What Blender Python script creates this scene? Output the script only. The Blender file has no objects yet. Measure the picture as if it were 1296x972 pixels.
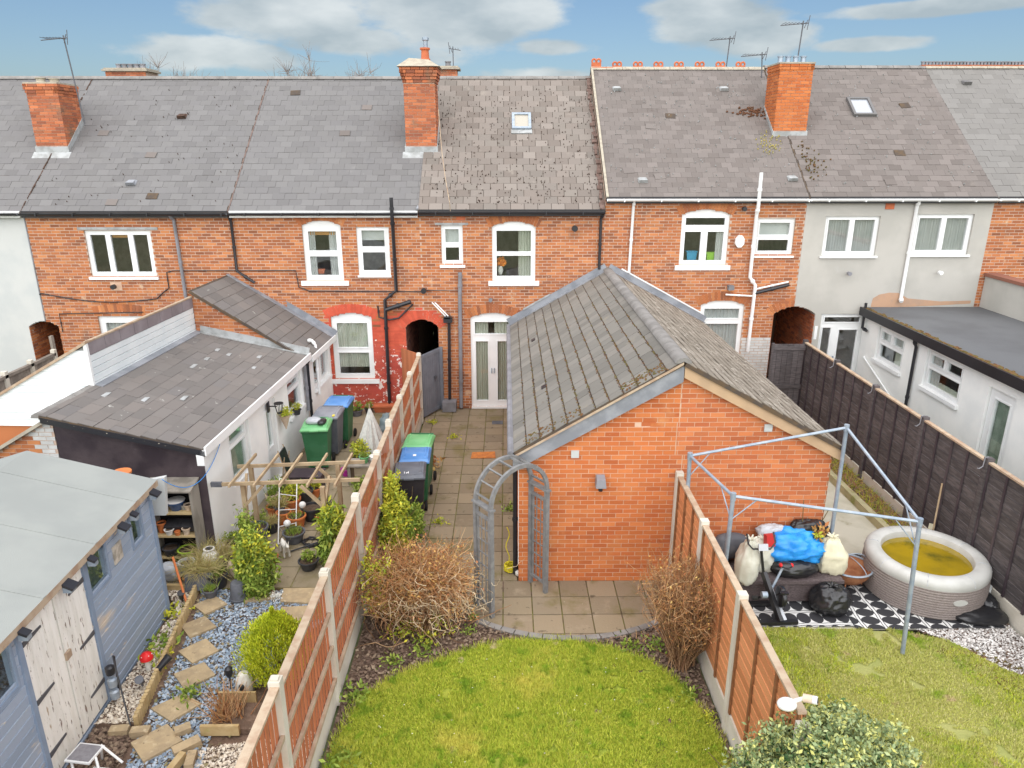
import bpy, math, random
import numpy as np
from mathutils import Matrix, Vector
SC = bpy.context.scene
R = math.radians
rnd = random.Random(7)
nr = np.random.default_rng(11)
COL = SC.collection

# ---------------------------------------------------------------- camera
cam_d = bpy.data.cameras.new('camera')
cam = bpy.data.objects.new('camera', cam_d)
COL.objects.link(cam)
cam.location = (0, 0, 6.7)
cam.rotation_euler = (R(90 - 18.2), 0, R(-0.5))
cam_d.sensor_width = 36
cam_d.lens = 915 / 1296 * 36
cam_d.clip_start = 0.1
cam_d.clip_end = 3000
SC.camera = cam

# ---------------------------------------------------------------- sky and sun
SUN_EL, SUN_AZ = 52, 184        # azimuth clockwise from +Y
world = bpy.data.worlds.new('World')
SC.world = world
world.use_nodes = True
nt = world.node_tree
nt.nodes.clear()
def wn(t, **k):
    n = nt.nodes.new(t)
    for a, b in k.items(): setattr(n, a, b)
    return n
def wl(a, b): nt.links.new(a, b)
wo = wn('ShaderNodeOutputWorld'); bg = wn('ShaderNodeBackground')
bg.inputs['Strength'].default_value = 0.10
wl(bg.outputs[0], wo.inputs[0])
sky = wn('ShaderNodeTexSky', sky_type='NISHITA')
sky.sun_disc = False
sky.sun_elevation = R(SUN_EL); sky.sun_rotation = R(SUN_AZ)
sky.altitude = 50; sky.air_density = 1.0; sky.dust_density = 1.5; sky.ozone_density = 1.5
tc = wn('ShaderNodeTexCoord')
def vm(op, a, b=None):
    n = wn('ShaderNodeVectorMath', operation=op)
    for i, q in enumerate((a, b)):
        if q is None: continue
        if isinstance(q, (tuple, list)): n.inputs[i].default_value = q
        else: wl(q, n.inputs[i])
    return n
def ma(op, a, b=0.0, clamp=False):
    n = wn('ShaderNodeMath', operation=op, use_clamp=clamp)
    for i, q in enumerate((a, b)):
        if isinstance(q, (int, float)): n.inputs[i].default_value = q
        else: wl(q, n.inputs[i])
    return n.outputs[0]
D = tc.outputs['Generated']
flat = vm('MULTIPLY', D, (1, 1, 2.6)).outputs[0]
n1 = wn('ShaderNodeTexNoise'); n1.inputs['Scale'].default_value = 7; n1.inputs['Detail'].default_value = 9; n1.inputs['Roughness'].default_value = .58
wl(flat, n1.inputs['Vector'])
n2 = wn('ShaderNodeTexNoise'); n2.inputs['Scale'].default_value = 2.2; n2.inputs['Detail'].default_value = 5
wl(flat, n2.inputs['Vector'])
# broad cloud banks (centre direction, horizontal reach, vertical reach)
def cdir(px, py):
    u = (px - 648) / 915; v = -(py - 486) / 915
    c, s = math.cos(R(18.2)), math.sin(R(18.2)); y = R(.5)
    x_, y_, z_ = u, c + v * s, -s + v * c
    q = Vector((x_ * math.cos(y) + y_ * math.sin(y), -x_ * math.sin(y) + y_ * math.cos(y), z_)).normalized()
    return tuple(q)
banks = [((700, 60), .10, .02), ((1100, 55), .08, .012), ((560, 18), .25, .07), ((385, 22), .17, .045), ((450, 48), .14, .035), ((265, 68), .14, .028), ((335, 78), .09, .022), ((910, 22), .13, .045), ((960, 45), .10, .03), ((640, -60), .4, .06), ((1180, 10), .2, .012), ((690, 95), .12, .02)]
acc = None
for (p, hr, vr) in banks:
    c = cdir(*p)
    d = vm('SUBTRACT', D, c).outputs[0]
    d = vm('MULTIPLY', d, (1 / hr, 1 / hr, 1 / vr)).outputs[0]
    L = vm('LENGTH', d).outputs[1]
    e = ma('SUBTRACT', 1.0, L, True)
    acc = e if acc is None else ma('MAXIMUM', acc, e)
cov = ma('ADD', ma('MULTIPLY', acc, .85), ma('MULTIPLY', ma('SUBTRACT', n1.outputs[0], .5), 1.3))
cov = ma('ADD', cov, ma('MULTIPLY', ma('SUBTRACT', n2.outputs[0], .56), .8))
mr = wn('ShaderNodeMapRange', interpolation_type='SMOOTHSTEP'); mr.inputs[1].default_value = .16; mr.inputs[2].default_value = .42
wl(cov, mr.inputs[0])
# cloud tone: pale tops, greyer bellies
n3 = wn('ShaderNodeTexNoise'); n3.inputs['Scale'].default_value = 9; n3.inputs['Detail'].default_value = 6
wl(vm('ADD', flat, (0, 0, .05)).outputs[0], n3.inputs['Vector'])
ct = wn('ShaderNodeValToRGB')
ct.color_ramp.elements[0].position = .35; ct.color_ramp.elements[0].color = (2.9, 3.35, 3.55, 1)
ct.color_ramp.elements[1].position = .70; ct.color_ramp.elements[1].color = (5.2, 5.45, 5.4, 1)
wl(n3.outputs[0], ct.inputs[0])
skm = wn('ShaderNodeMixRGB', blend_type='MULTIPLY'); skm.inputs[0].default_value = 1; skm.inputs[2].default_value = (.62, .70, .76, 1)
wl(sky.outputs[0], skm.inputs[1])
SKYTINT = skm.inputs[2]
mx = wn('ShaderNodeMixRGB')
wl(ma('MULTIPLY', mr.outputs[0], .85), mx.inputs[0]); wl(skm.outputs[0], mx.inputs[1]); wl(ct.outputs[0], mx.inputs[2])
wl(mx.outputs[0], bg.inputs[0])

sun_d = bpy.data.lights.new('sun', 'SUN')
sun_d.energy = 4.6
sun_d.angle = R(140)
sun_d.color = (1, .955, .90)
sun = bpy.data.objects.new('sun', sun_d)
COL.objects.link(sun)
dv = Vector((math.sin(R(SUN_AZ)) * math.cos(R(SUN_EL)), math.cos(R(SUN_AZ)) * math.cos(R(SUN_EL)), math.sin(R(SUN_EL))))
sun.rotation_euler = dv.to_track_quat('Z', 'Y').to_euler()
SC.view_settings.view_transform = 'Standard'
SC.view_settings.look = 'None'
SC.view_settings.exposure = 0.62
SC.view_settings.gamma = 1
SC.cycles.max_bounces = 6
SC.cycles.transparent_max_bounces = 10

# ---------------------------------------------------------------- materials
MATS = {}
def mat(name, c, c2=None, sc=4.0, rough=.8, bump=0.0, bs=60, pal=None, spots=(), metal=0, spec=.3, var=0.0, stretch=None, emit=None, det=4, grime=0.0):
    """c base colour; c2 mottled second colour; pal = colours picked per piece; spots = (colour, scale, threshold, softness)"""
    if name in MATS: return MATS[name]
    m = bpy.data.materials.new(name); m.use_nodes = True
    t = m.node_tree; N = t.nodes; L = t.links
    b = N['Principled BSDF']
    b.inputs['Roughness'].default_value = rough; b.inputs['Metallic'].default_value = metal
    b.inputs['Specular IOR Level'].default_value = spec
    geo = N.new('ShaderNodeNewGeometry')
    pos = geo.outputs['Position']
    if stretch:
        v = N.new('ShaderNodeVectorMath'); v.operation = 'MULTIPLY'; v.inputs[1].default_value = stretch
        L.new(pos, v.inputs[0]); pos = v.outputs[0]
    def noise(s, d=det, rg=.55):
        n = N.new('ShaderNodeTexNoise'); n.inputs['Scale'].default_value = s; n.inputs['Detail'].default_value = d; n.inputs['Roughness'].default_value = rg
        L.new(pos, n.inputs['Vector']); return n.outputs[0]
    def mixc(f, a, b_, mode='MIX'):
        x = N.new('ShaderNodeMixRGB'); x.blend_type = mode
        for i, q in enumerate((f, a, b_)):
            if isinstance(q, (int, float)): x.inputs[i].default_value = q
            elif isinstance(q, tuple): x.inputs[i].default_value = (*q[:3], 1)
            else: L.new(q, x.inputs[i])
        return x.outputs[0]
    def rng(v, a, b_):
        r = N.new('ShaderNodeMapRange'); r.interpolation_type = 'SMOOTHSTEP'; r.inputs[1].default_value = a; r.inputs[2].default_value = b_
        L.new(v, r.inputs[0]); return r.outputs[0]
    col = c
    rv = None
    if pal or var:
        oi = N.new('ShaderNodeObjectInfo')
        ad = N.new('ShaderNodeMath'); ad.operation = 'ADD'; L.new(oi.outputs['Random'], ad.inputs[0]); L.new(geo.outputs['Random Per Island'], ad.inputs[1])
        fr = N.new('ShaderNodeMath'); fr.operation = 'FRACT'; L.new(ad.outputs[0], fr.inputs[0]); rv = fr.outputs[0]
    if pal:
        cr = N.new('ShaderNodeValToRGB'); cr.color_ramp.interpolation = 'LINEAR'
        e = cr.color_ramp.elements
        e[0].position = 0; e[0].color = (*pal[0], 1); e[1].position = 1; e[1].color = (*pal[-1], 1)
        for i, q in enumerate(pal[1:-1], 1):
            z = e.new(i / (len(pal) - 1)); z.color = (*q, 1)
        L.new(rv, cr.inputs[0]); col = cr.outputs[0]
    if c2: col = mixc(rng(noise(sc), .38, .64), col, c2)
    if var:
        w = N.new('ShaderNodeTexWhiteNoise'); w.noise_dimensions = '1D'; L.new(rv, w.inputs['W'])
        r = N.new('ShaderNodeMapRange'); r.inputs[3].default_value = 1 - var; r.inputs[4].default_value = 1 + var
        L.new(w.outputs[0], r.inputs[0])
        cmb = N.new('ShaderNodeCombineColor')
        for i in range(3): L.new(r.outputs[0], cmb.inputs[i])
        col = mixc(1.0, col, cmb.outputs[0], 'MULTIPLY')
    if grime:
        col = mixc(rng(noise(1.3, 6), .45, .72), col, mixc(1.0, col, (1 - grime,) * 3, 'MULTIPLY'))
    for (sc_, s_, th, sf) in spots: col = mixc(rng(noise(s_, 5, .62), th, th + sf), col, sc_)
    if isinstance(col, tuple): b.inputs['Base Color'].default_value = (*col, 1)
    else: L.new(col, b.inputs['Base Color'])
    if bump:
        bn = N.new('ShaderNodeBump'); bn.inputs['Strength'].default_value = 1; bn.inputs['Distance'].default_value = bump
        L.new(noise(bs, 5), bn.inputs['Height']); L.new(bn.outputs[0], b.inputs['Normal'])
    if emit:
        b.inputs['Emission Color'].default_value = (*emit[0], 1); b.inputs['Emission Strength'].default_value = emit[1]
    MATS[name] = m
    return m
def M_(n): return MATS[n]
mat('brick_old', (0.372, 0.130, 0.051), pal=[(0.251, 0.098, 0.051), (0.372, 0.126, 0.050), (0.446, 0.163, 0.064), (0.512, 0.209, 0.084), (0.409, 0.140, 0.053), (0.307, 0.116, 0.060)], rough=.9, bump=.005, bs=90, var=.14, spots=[((0.223, 0.107, 0.068), 1.3, .58, .16), ((0.577, 0.372, 0.231), 3.4, .62, .12), ((0.651, 0.558, 0.428), 5.5, .70, .03)])
mat('brick_new', (0.475, 0.141, 0.042), pal=[(0.475, 0.132, 0.040), (0.532, 0.164, 0.051), (0.569, 0.191, 0.063), (0.503, 0.146, 0.043), (0.427, 0.114, 0.036), (0.541, 0.173, 0.055)], rough=.88, bump=.004, bs=110, var=.08, spots=[((0.568, 0.241, 0.096), 1.6, .56, .2), ((0.361, 0.106, 0.035), 1.1, .60, .2), ((0.583, 0.378, 0.216), 18, .70, .05)])
mat('brick_red_paint', (.58, .105, .055), c2=(.50, .085, .045), sc=3, rough=.7, bump=.004, bs=60, var=.10, spots=[((.52, .20, .11), 2.6, .60, .14)])
mat('brick_peeling', (.48, .09, .055), c2=(.42, .07, .05), sc=3, rough=.7, bump=.004, bs=60, var=.1, spots=[((.80, .68, .62), 8, .57, .035)])
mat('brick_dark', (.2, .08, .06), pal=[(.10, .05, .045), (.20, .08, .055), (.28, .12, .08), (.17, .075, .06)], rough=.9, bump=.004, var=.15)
mat('brick_stack', (.5, .15, .05), pal=[(.34, .11, .055), (.48, .15, .065), (.55, .19, .085), (.28, .10, .06), (.44, .14, .06)], rough=.9, bump=.004, var=.14, spots=[((.22, .14, .09), 1.6, .54, .2), ((.50, .36, .24), 5, .66, .1)])
mat('mortar', (0.562, 0.420, 0.328), c2=(0.453, 0.335, 0.261), sc=6, rough=.95, bump=.003, bs=150)
mat('mortar_pale', (0.620, 0.426, 0.305), c2=(0.569, 0.375, 0.262), sc=6, rough=.95, bump=.003, bs=150)
mat('render_white', (0.528, 0.537, 0.519), c2=(0.475, 0.493, 0.484), sc=1.2, rough=.85, bump=.003, bs=50, spots=[((0.370, 0.387, 0.370), 1.7, .66, .2)])
mat('render_grey', (0.455, 0.439, 0.398), c2=(0.401, 0.388, 0.351), sc=1.0, rough=.9, bump=.003, bs=70, spots=[((0.423, 0.412, 0.381), 2.0, .6, .15), ((0.313, 0.245, 0.203), 1.5, .71, .08)])
mat('wall_white', (.87, .87, .84), c2=(.80, .81, .79), sc=1.6, rough=.75, bump=.003, bs=40, spots=[((.50, .46, .38), 2.4, .70, .14)])
mat('upvc', (.80, .81, .80), rough=.35, spec=.5, grime=.12)
mat('black_plastic', (.022, .022, .026), rough=.4, spec=.5, grime=.3)
mat('grey_pipe', (.23, .23, .25), c2=(.17, .17, .18), sc=3, rough=.5, spec=.4)
mat('lead', (0.200, 0.212, 0.234), c2=(0.286, 0.297, 0.320), sc=3.0, rough=.55, spec=.5, bump=.004, bs=12)
mat('lead_white', (0.396, 0.409, 0.409), c2=(0.277, 0.284, 0.277), sc=5, rough=.6)
mat('slate_blue', (0.129, 0.129, 0.129), pal=[(0.145, 0.140, 0.138), (0.158, 0.153, 0.152), (0.170, 0.165, 0.162), (0.152, 0.147, 0.144)], rough=.8, spec=.25, bump=.003, bs=50, var=.05, spots=[((0.205, 0.199, 0.193), 1.6, .60, .2), ((0.127, 0.125, 0.126), 1.1, .62, .18), ((0.260, 0.256, 0.246), 12, .72, .03)])
mat('slate_brown', (0.126, 0.126, 0.126), pal=[(0.168, 0.142, 0.123), (0.199, 0.170, 0.149), (0.218, 0.190, 0.168), (0.180, 0.158, 0.138)], rough=.85, spec=.25, bump=.004, bs=45, var=.12, spots=[((0.267, 0.234, 0.201), 2.2, .60, .2), ((0.054, 0.034, 0.025), 8, .68, .05), ((0.343, 0.316, 0.288), 14, .75, .03)])
mat('slate_weathered', (0.125, 0.125, 0.125), pal=[(0.146, 0.126, 0.115), (0.166, 0.146, 0.134), (0.178, 0.155, 0.143)], rough=.85, spec=.25, bump=.004, bs=45, var=.09, spots=[((0.214, 0.186, 0.166), 1.7, .60, .2), ((0.345, 0.324, 0.302), 10, .71, .03), ((0.103, 0.082, 0.073), 1.5, .66, .12)])
mat('slate_pale', (0.123, 0.123, 0.123), pal=[(0.171, 0.163, 0.152), (0.183, 0.175, 0.164), (0.195, 0.187, 0.176)], rough=.75, spec=.3, bump=.003, bs=50, var=.06, spots=[((0.232, 0.220, 0.198), 2.0, .60, .2)])
mat('slate_ext', (0.170, 0.160, 0.144), pal=[(0.157, 0.148, 0.130), (0.191, 0.180, 0.158), (0.216, 0.200, 0.176)], rough=.75, spec=.3, bump=.003, bs=60, var=.07, spots=[((0.254, 0.228, 0.180), 2.2, .60, .2), ((0.110, 0.060, 0.029), 7, .70, .05), ((0.407, 0.376, 0.317), 16, .745, .03)])
mat('slate_lichen', (0.159, 0.151, 0.142), pal=[(0.206, 0.177, 0.142), (0.254, 0.219, 0.178), (0.286, 0.250, 0.206)], rough=.9, spec=.2, bump=.005, bs=40, var=.1, spots=[((0.476, 0.430, 0.369), 8, .58, .06), ((0.159, 0.132, 0.100), 3.2, .64, .1)])
mat('slate_outhouse', (0.124, 0.124, 0.124), pal=[(0.147, 0.134, 0.125), (0.166, 0.152, 0.141), (0.181, 0.161, 0.147), (0.154, 0.143, 0.137)], rough=.85, spec=.25, bump=.004, bs=50, var=.07, spots=[((0.345, 0.334, 0.306), 5, .67, .03), ((0.067, 0.050, 0.039), 9, .72, .04)])
mat('underlay', (.075, .06, .05), c2=(.11, .075, .045), sc=5, rough=.95)
mat('moss', (.12, .10, .03), c2=(.16, .075, .03), sc=9, rough=1, bump=.02, bs=30)
mat('moss_dark', (.055, .035, .025), c2=(.10, .06, .045), sc=9, rough=1, bump=.02, bs=30)
mat('ridge_grey', (0.250, 0.237, 0.222), c2=(0.193, 0.182, 0.169), sc=4, rough=.85, bump=.004, var=.08)
mat('terracotta', (.55, .16, .07), c2=(.46, .13, .06), sc=6, rough=.8, var=.08)
mat('mortar_ridge', (.42, .38, .30), c2=(.34, .30, .24), sc=8, rough=.95, bump=.006, bs=40)
mat('curtain_cream', (0.500, 0.508, 0.432), c2=(0.465, 0.471, 0.396), sc=3, rough=.9)
mat('curtain_grey', (0.524, 0.524, 0.512), c2=(0.473, 0.480, 0.473), sc=3, rough=.9)
mat('blind_orange', (.50, .24, .07), rough=.8)
mat('near_black', (.015, .013, .012), rough=.95)  # near-black, for the passage vault and end and the shelf rack back
mat('asphalt', (.06, .06, .06), c2=(.08, .075, .07), sc=3, rough=.95)
mat('flat_felt', (0.123, 0.127, 0.132), c2=(0.103, 0.105, 0.109), sc=.8, rough=.85, bump=.003, bs=30, spots=[((0.062, 0.053, 0.043), 1.1, .70, .1)])
mat('shed_felt', (.31, .325, .305), c2=(.275, .29, .275), sc=1.0, rough=.9, bump=.004, bs=120, spots=[((.27, .29, .27), .8, .6, .2)])
mat('slab', (0.220, 0.180, 0.125), pal=[(0.235, 0.184, 0.121), (0.257, 0.202, 0.135), (0.272, 0.217, 0.141), (0.228, 0.184, 0.125)], rough=.9, bump=.006, bs=45, var=.10, spots=[((0.323, 0.260, 0.180), 2.2, .56, .2), ((0.177, 0.145, 0.066), 1.2, .52, .16), ((0.147, 0.115, 0.076), 5, .60, .08), ((0.336, 0.289, 0.210), 22, .66, .05)])
mat('joint_moss', (0.196, 0.184, 0.057), c2=(0.138, 0.103, 0.057), sc=5, rough=1, bump=.01, bs=50)
mat('concrete', (.60, .56, .48), c2=(.52, .48, .40), sc=2, rough=.9, bump=.003, bs=60, spots=[((.36, .34, .26), 2.5, .65, .1)])
mat('concrete_path', (.52, .50, .41), c2=(.44, .42, .33), sc=2, rough=.9, bump=.004, bs=60, spots=[((.28, .26, .17), 1.6, .63, .1)])
mat('panel_wood', (.3, .1, .05), pal=[(.42, .145, .065), (.50, .18, .085), (.46, .16, .07)], rough=.85, bump=.003, bs=50, stretch=(8, 8, 1), var=.12)
mat('panel_wood_far', (.3, .1, .05), pal=[(.54, .22, .09), (.62, .27, .12), (.58, .24, .10)], rough=.85, bump=.003, bs=50, stretch=(1, 1, 8), var=.1)
mat('rail_wood', (.44, .35, .25), c2=(.36, .25, .17), sc=6, rough=.9, bump=.004, bs=40, var=.08)
mat('fence_black', (0.073, 0.064, 0.065), c2=(0.116, 0.101, 0.101), sc=5, rough=.75, bump=.003, stretch=(1, 1, 6), var=.18)
mat('fence_grey', (.22, .19, .16), c2=(.30, .26, .22), sc=5, rough=.9, bump=.003, var=.15)
mat('gate_grey', (.145, .155, .18), c2=(.17, .18, .205), sc=5, rough=.7, var=.06)
mat('arch_grey', (.17, .17, .17), c2=(.22, .22, .215), sc=10, rough=.7, spots=[((.32, .31, .28), 14, .72, .05)])
mat('galv', (.27, .33, .40), c2=(.36, .41, .46), sc=9, rough=.45, metal=.3, spec=.5)
mat('soil', (.13, .085, .06), c2=(.19, .125, .09), sc=7, rough=1, bump=.03, bs=22, det=8, spots=[((.32, .25, .17), 26, .64, .05)])
mat('turf', (.26, .32, .04), c2=(.36, .38, .05), sc=1.4, rough=1, bump=.02, bs=40, spots=[((.34, .32, .07), 1.2, .60, .15)])
mat('turf_dry', (.30, .32, .10), c2=(.38, .37, .14), sc=1.3, rough=1, bump=.02, bs=40)
G1 = [(.22, .31, .035), (.37, .46, .045), (.52, .58, .06), (.66, .64, .11), (.42, .51, .045)]
mat('grass_blade', (.2, .3, .05), pal=G1, rough=.75, spec=.15, spots=[((.68, .62, .12), 1.0, .52, .2), ((.23, .36, .03), 2.4, .55, .12), ((.66, .58, .30), 3.7, .63, .1), ((.32, .46, .04), 7, .58, .08)])
mat('grass_dry', (.3, .3, .1), pal=[(.40, .46, .08), (.56, .56, .16), (.50, .50, .14), (.68, .62, .30)], rough=.8, spec=.1, spots=[((.30, .42, .04), 1.1, .54, .13), ((.60, .46, .28), 2.6, .62, .08)])
mat('land', (.10, .12, .05), c2=(.14, .14, .07), sc=.4, rough=1)
mat('glass_edge', (.3, .35, .36), rough=.3)
def glass():
    m = bpy.data.materials.new('window_glass'); m.use_nodes = True; t = m.node_tree; t.nodes.clear()
    o = t.nodes.new('ShaderNodeOutputMaterial'); x = t.nodes.new('ShaderNodeMixShader')
    f = t.nodes.new('ShaderNodeFresnel'); f.inputs[0].default_value = 1.55
    a = t.nodes.new('ShaderNodeBsdfTransparent'); a.inputs[0].default_value = (.96, .98, .97, 1)
    g = t.nodes.new('ShaderNodeBsdfGlossy'); g.inputs['Roughness'].default_value = .03; g.inputs[0].default_value = (.95, .97, 1, 1)
    gm = t.nodes.new('ShaderNodeNewGeometry'); io = t.nodes.new('ShaderNodeMapRange'); io.inputs[3].default_value = 1.55; io.inputs[4].default_value = 1 / 1.55   # same reflection from both sides of a thin pane
    t.links.new(gm.outputs['Backfacing'], io.inputs[0]); t.links.new(io.outputs[0], f.inputs[0])
    ad = t.nodes.new('ShaderNodeMath'); ad.operation = 'ADD'; ad.inputs[1].default_value = .04
    t.links.new(f.outputs[0], ad.inputs[0]); t.links.new(ad.outputs[0], x.inputs[0])
    t.links.new(a.outputs[0], x.inputs[1]); t.links.new(g.outputs[0], x.inputs[2]); t.links.new(x.outputs[0], o.inputs[0])
    MATS['glass'] = m
glass()

# ---------------------------------------------------------------- mesh helpers
ORG = {}
def tag(o, label=None, cat=None, group=None, kind=None):
    if label: o['label'] = label
    if cat: o['category'] = cat
    if group: o['group'] = group
    if kind: o['kind'] = kind
    return o
def thing(name, label, cat, loc=(0, 0, 0), rz=0.0, group=None, local=False):
    o = bpy.data.objects.new(name, None); COL.objects.link(o)
    o.empty_display_size = .2
    o.location = loc; o.rotation_euler = (0, 0, rz)
    ORG[o.name] = Vector((0, 0, 0)) if (local or rz) else Vector(loc)
    return tag(o, label, cat, group)
def frame(o, u=(1, 0, 0), v=(0, 0, 1)):
    u = Vector(u).normalized(); v = Vector(v).normalized(); y = v.cross(u)
    m = Matrix.Identity(4)
    for i in range(3): m[i][0] = u[i]; m[i][1] = y[i]; m[i][2] = v[i]; m[i][3] = o[i]
    return m
class MB:
    def __init__(s, T=None): s.v = []; s.f = []; s.mi = []; s.m = 0; s.T = T
    def add(s, vs, fs):
        k = len(s.v)
        s.v += [tuple(s.T @ Vector(q)) for q in vs] if s.T is not None else [tuple(q) for q in vs]
        for f in fs: s.f.append(tuple(i + k for i in f)); s.mi.append(s.m)
        return s
    def hexa(s, p): return s.add(p, [(0, 3, 2, 1), (4, 5, 6, 7), (0, 1, 5, 4), (1, 2, 6, 5), (2, 3, 7, 6), (3, 0, 4, 7)])
    def box(s, x0, x1, y0, y1, z0, z1): return s.hexa([(x0, y0, z0), (x1, y0, z0), (x1, y1, z0), (x0, y1, z0), (x0, y0, z1), (x1, y0, z1), (x1, y1, z1), (x0, y1, z1)])
    def obox(s, c, d, rz=0, rx=0, ry=0):
        m = Matrix.Translation(c) @ Matrix.Rotation(rz, 4, 'Z') @ Matrix.Rotation(ry, 4, 'Y') @ Matrix.Rotation(rx, 4, 'X')
        a, b, e = d[0] / 2, d[1] / 2, d[2] / 2
        return s.hexa([tuple(m @ Vector(q)) for q in [(-a, -b, -e), (a, -b, -e), (a, b, -e), (-a, b, -e), (-a, -b, e), (a, -b, e), (a, b, e), (-a, b, e)]])
    def bar(s, a, b, w, h=None, up=(0, 0, 1)):
        a = Vector(a); b = Vector(b); d = (b - a); h = h or w
        x = d.normalized(); up = Vector(up)
        if abs(x.dot(up)) > .98: up = Vector((0, 1, 0))
        y = up.cross(x).normalized(); z = x.cross(y)
        y *= w / 2; z *= h / 2
        return s.hexa([a - y - z, b - y - z, b + y - z, a + y - z, a - y + z, b - y + z, b + y + z, a + y + z])
    def prism(s, poly, y0, y1):
        """polygon in the x,z plane (counter-clockwise seen from -y), from y0 to y1"""
        n = len(poly)
        vs = [(x, y0, z) for x, z in poly] + [(x, y1, z) for x, z in poly]
        return s.add(vs, [tuple(range(n)), tuple(range(2 * n - 1, n - 1, -1))] + [((i + 1) % n, i, i + n, (i + 1) % n + n) for i in range(n)])
    def slabp(s, poly, z0, z1):
        """polygon in the x,y plane (counter-clockwise from above)"""
        n = len(poly)
        vs = [(x, y, z1) for x, y in poly] + [(x, y, z0) for x, y in poly]
        return s.add(vs, [tuple(range(n)), tuple(range(2 * n - 1, n - 1, -1))] + [(i, i + n, (i + 1) % n + n, (i + 1) % n) for i in range(n)])
    def tube(s, pts, r, n=8, cap=True, r2=None):
        pts = [Vector(p) for p in pts]; k = len(pts); vs = []
        prev = None
        for i, p in enumerate(pts):
            d = (pts[min(i + 1, k - 1)] - pts[max(i - 1, 0)]).normalized()
            if prev is None:
                a = Vector((0, 0, 1)) if abs(d.z) < .9 else Vector((1, 0, 0))
                x = d.cross(a).normalized()
            else: x = (prev - d * prev.dot(d)).normalized()
            prev = x; y = d.cross(x)
            rr = r if r2 is None else r + (r2 - r) * i / (k - 1)
            vs += [p + (x * math.cos(2 * math.pi * j / n) + y * math.sin(2 * math.pi * j / n)) * rr for j in range(n)]
        fs = [(i * n + j, i * n + (j + 1) % n, (i + 1) * n + (j + 1) % n, (i + 1) * n + j) for i in range(k - 1) for j in range(n)]
        if cap: fs += [tuple(range(n - 1, -1, -1)), tuple(range((k - 1) * n, k * n))]
        return s.add(vs, fs)
    def lathe(s, prof, n=20, c=(0, 0, 0), T=None):
        vs = []; k = len(prof)
        for r, z in prof:
            for j in range(n):
                a = 2 * math.pi * j / n; q = Vector((r * math.cos(a), r * math.sin(a), z))
                if T is not None: q = T @ q
                vs.append((c[0] + q[0], c[1] + q[1], c[2] + q[2]))
        fs = [(i * n + j, i * n + (j + 1) % n, (i + 1) * n + (j + 1) % n, (i + 1) * n + j) for i in range(k - 1) for j in range(n)]
        if prof[0][0] > 1e-4: fs.append(tuple(range(n - 1, -1, -1)))
        if prof[-1][0] > 1e-4: fs.append(tuple(range((k - 1) * n, k * n)))
        return s.add(vs, fs)
    def ell(s, c, r, n=12, k=8, jit=0.0, T=None):
        vs = []
        for i in range(k + 1):
            ph = math.pi * i / k
            for j in range(n):
                a = 2 * math.pi * j / n; q = 1 + (rnd.uniform(-jit, jit) if 0 < i < k else 0)
                p = Vector((r[0] * math.sin(ph) * math.cos(a) * q, r[1] * math.sin(ph) * math.sin(a) * q, -r[2] * math.cos(ph) * q))
                if T is not None: p = T @ p
                vs.append((c[0] + p[0], c[1] + p[1], c[2] + p[2]))
        return s.add(vs, [(i * n + j, i * n + (j + 1) % n, (i + 1) * n + (j + 1) % n, (i + 1) * n + j) for i in range(k) for j in range(n)])
    def holed(s, x0, x1, z0, z1, holes, y0, y1):
        """rectangle in x,z with rectangular holes, from y0 to y1 (cells)"""
        xs = sorted({x0, x1, *[min(max(h[i], x0), x1) for h in holes for i in (0, 1)]}); zs = sorted({z0, z1, *[min(max(h[i], z0), z1) for h in holes for i in (2, 3)]})
        for i in range(len(zs) - 1):
            run = None
            for j in range(len(xs) - 1):
                cx, cz = (xs[j] + xs[j + 1]) / 2, (zs[i] + zs[i + 1]) / 2
                solid = not any(h[0] < cx < h[1] and h[2] < cz < h[3] for h in holes)
                if solid and run is None: run = xs[j]
                if run is not None and (not solid or j == len(xs) - 2):
                    s.box(run, xs[j + 1] if solid else xs[j], y0, y1, zs[i], zs[i + 1]); run = None
        return s
    def build(s, name, mats, parent=None, loc=None, smooth=False, kind=None, label=None, cat=None, group=None):
        if isinstance(mats, str): mats = [mats]
        off = ORG[parent.name] if parent else Vector(loc or (0, 0, 0))
        me = bpy.data.meshes.new(name)
        me.from_pydata([(a - off.x, b - off.y, c - off.z) for a, b, c in s.v], [], s.f)
        for q in mats: me.materials.append(MATS[q])
        if len(mats) > 1: me.polygons.foreach_set('material_index', s.mi)
        if smooth:
            me.polygons.foreach_set('use_smooth', [True] * len(me.polygons)); me.update()
            me.set_sharp_from_angle(angle=R(38))
        me.update()
        o = bpy.data.objects.new(name, me); COL.objects.link(o)
        if parent: o.parent = parent; ORG[o.name] = off
        else: o.location = off; ORG[o.name] = off
        return tag(o, label, cat, group, kind)
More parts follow.
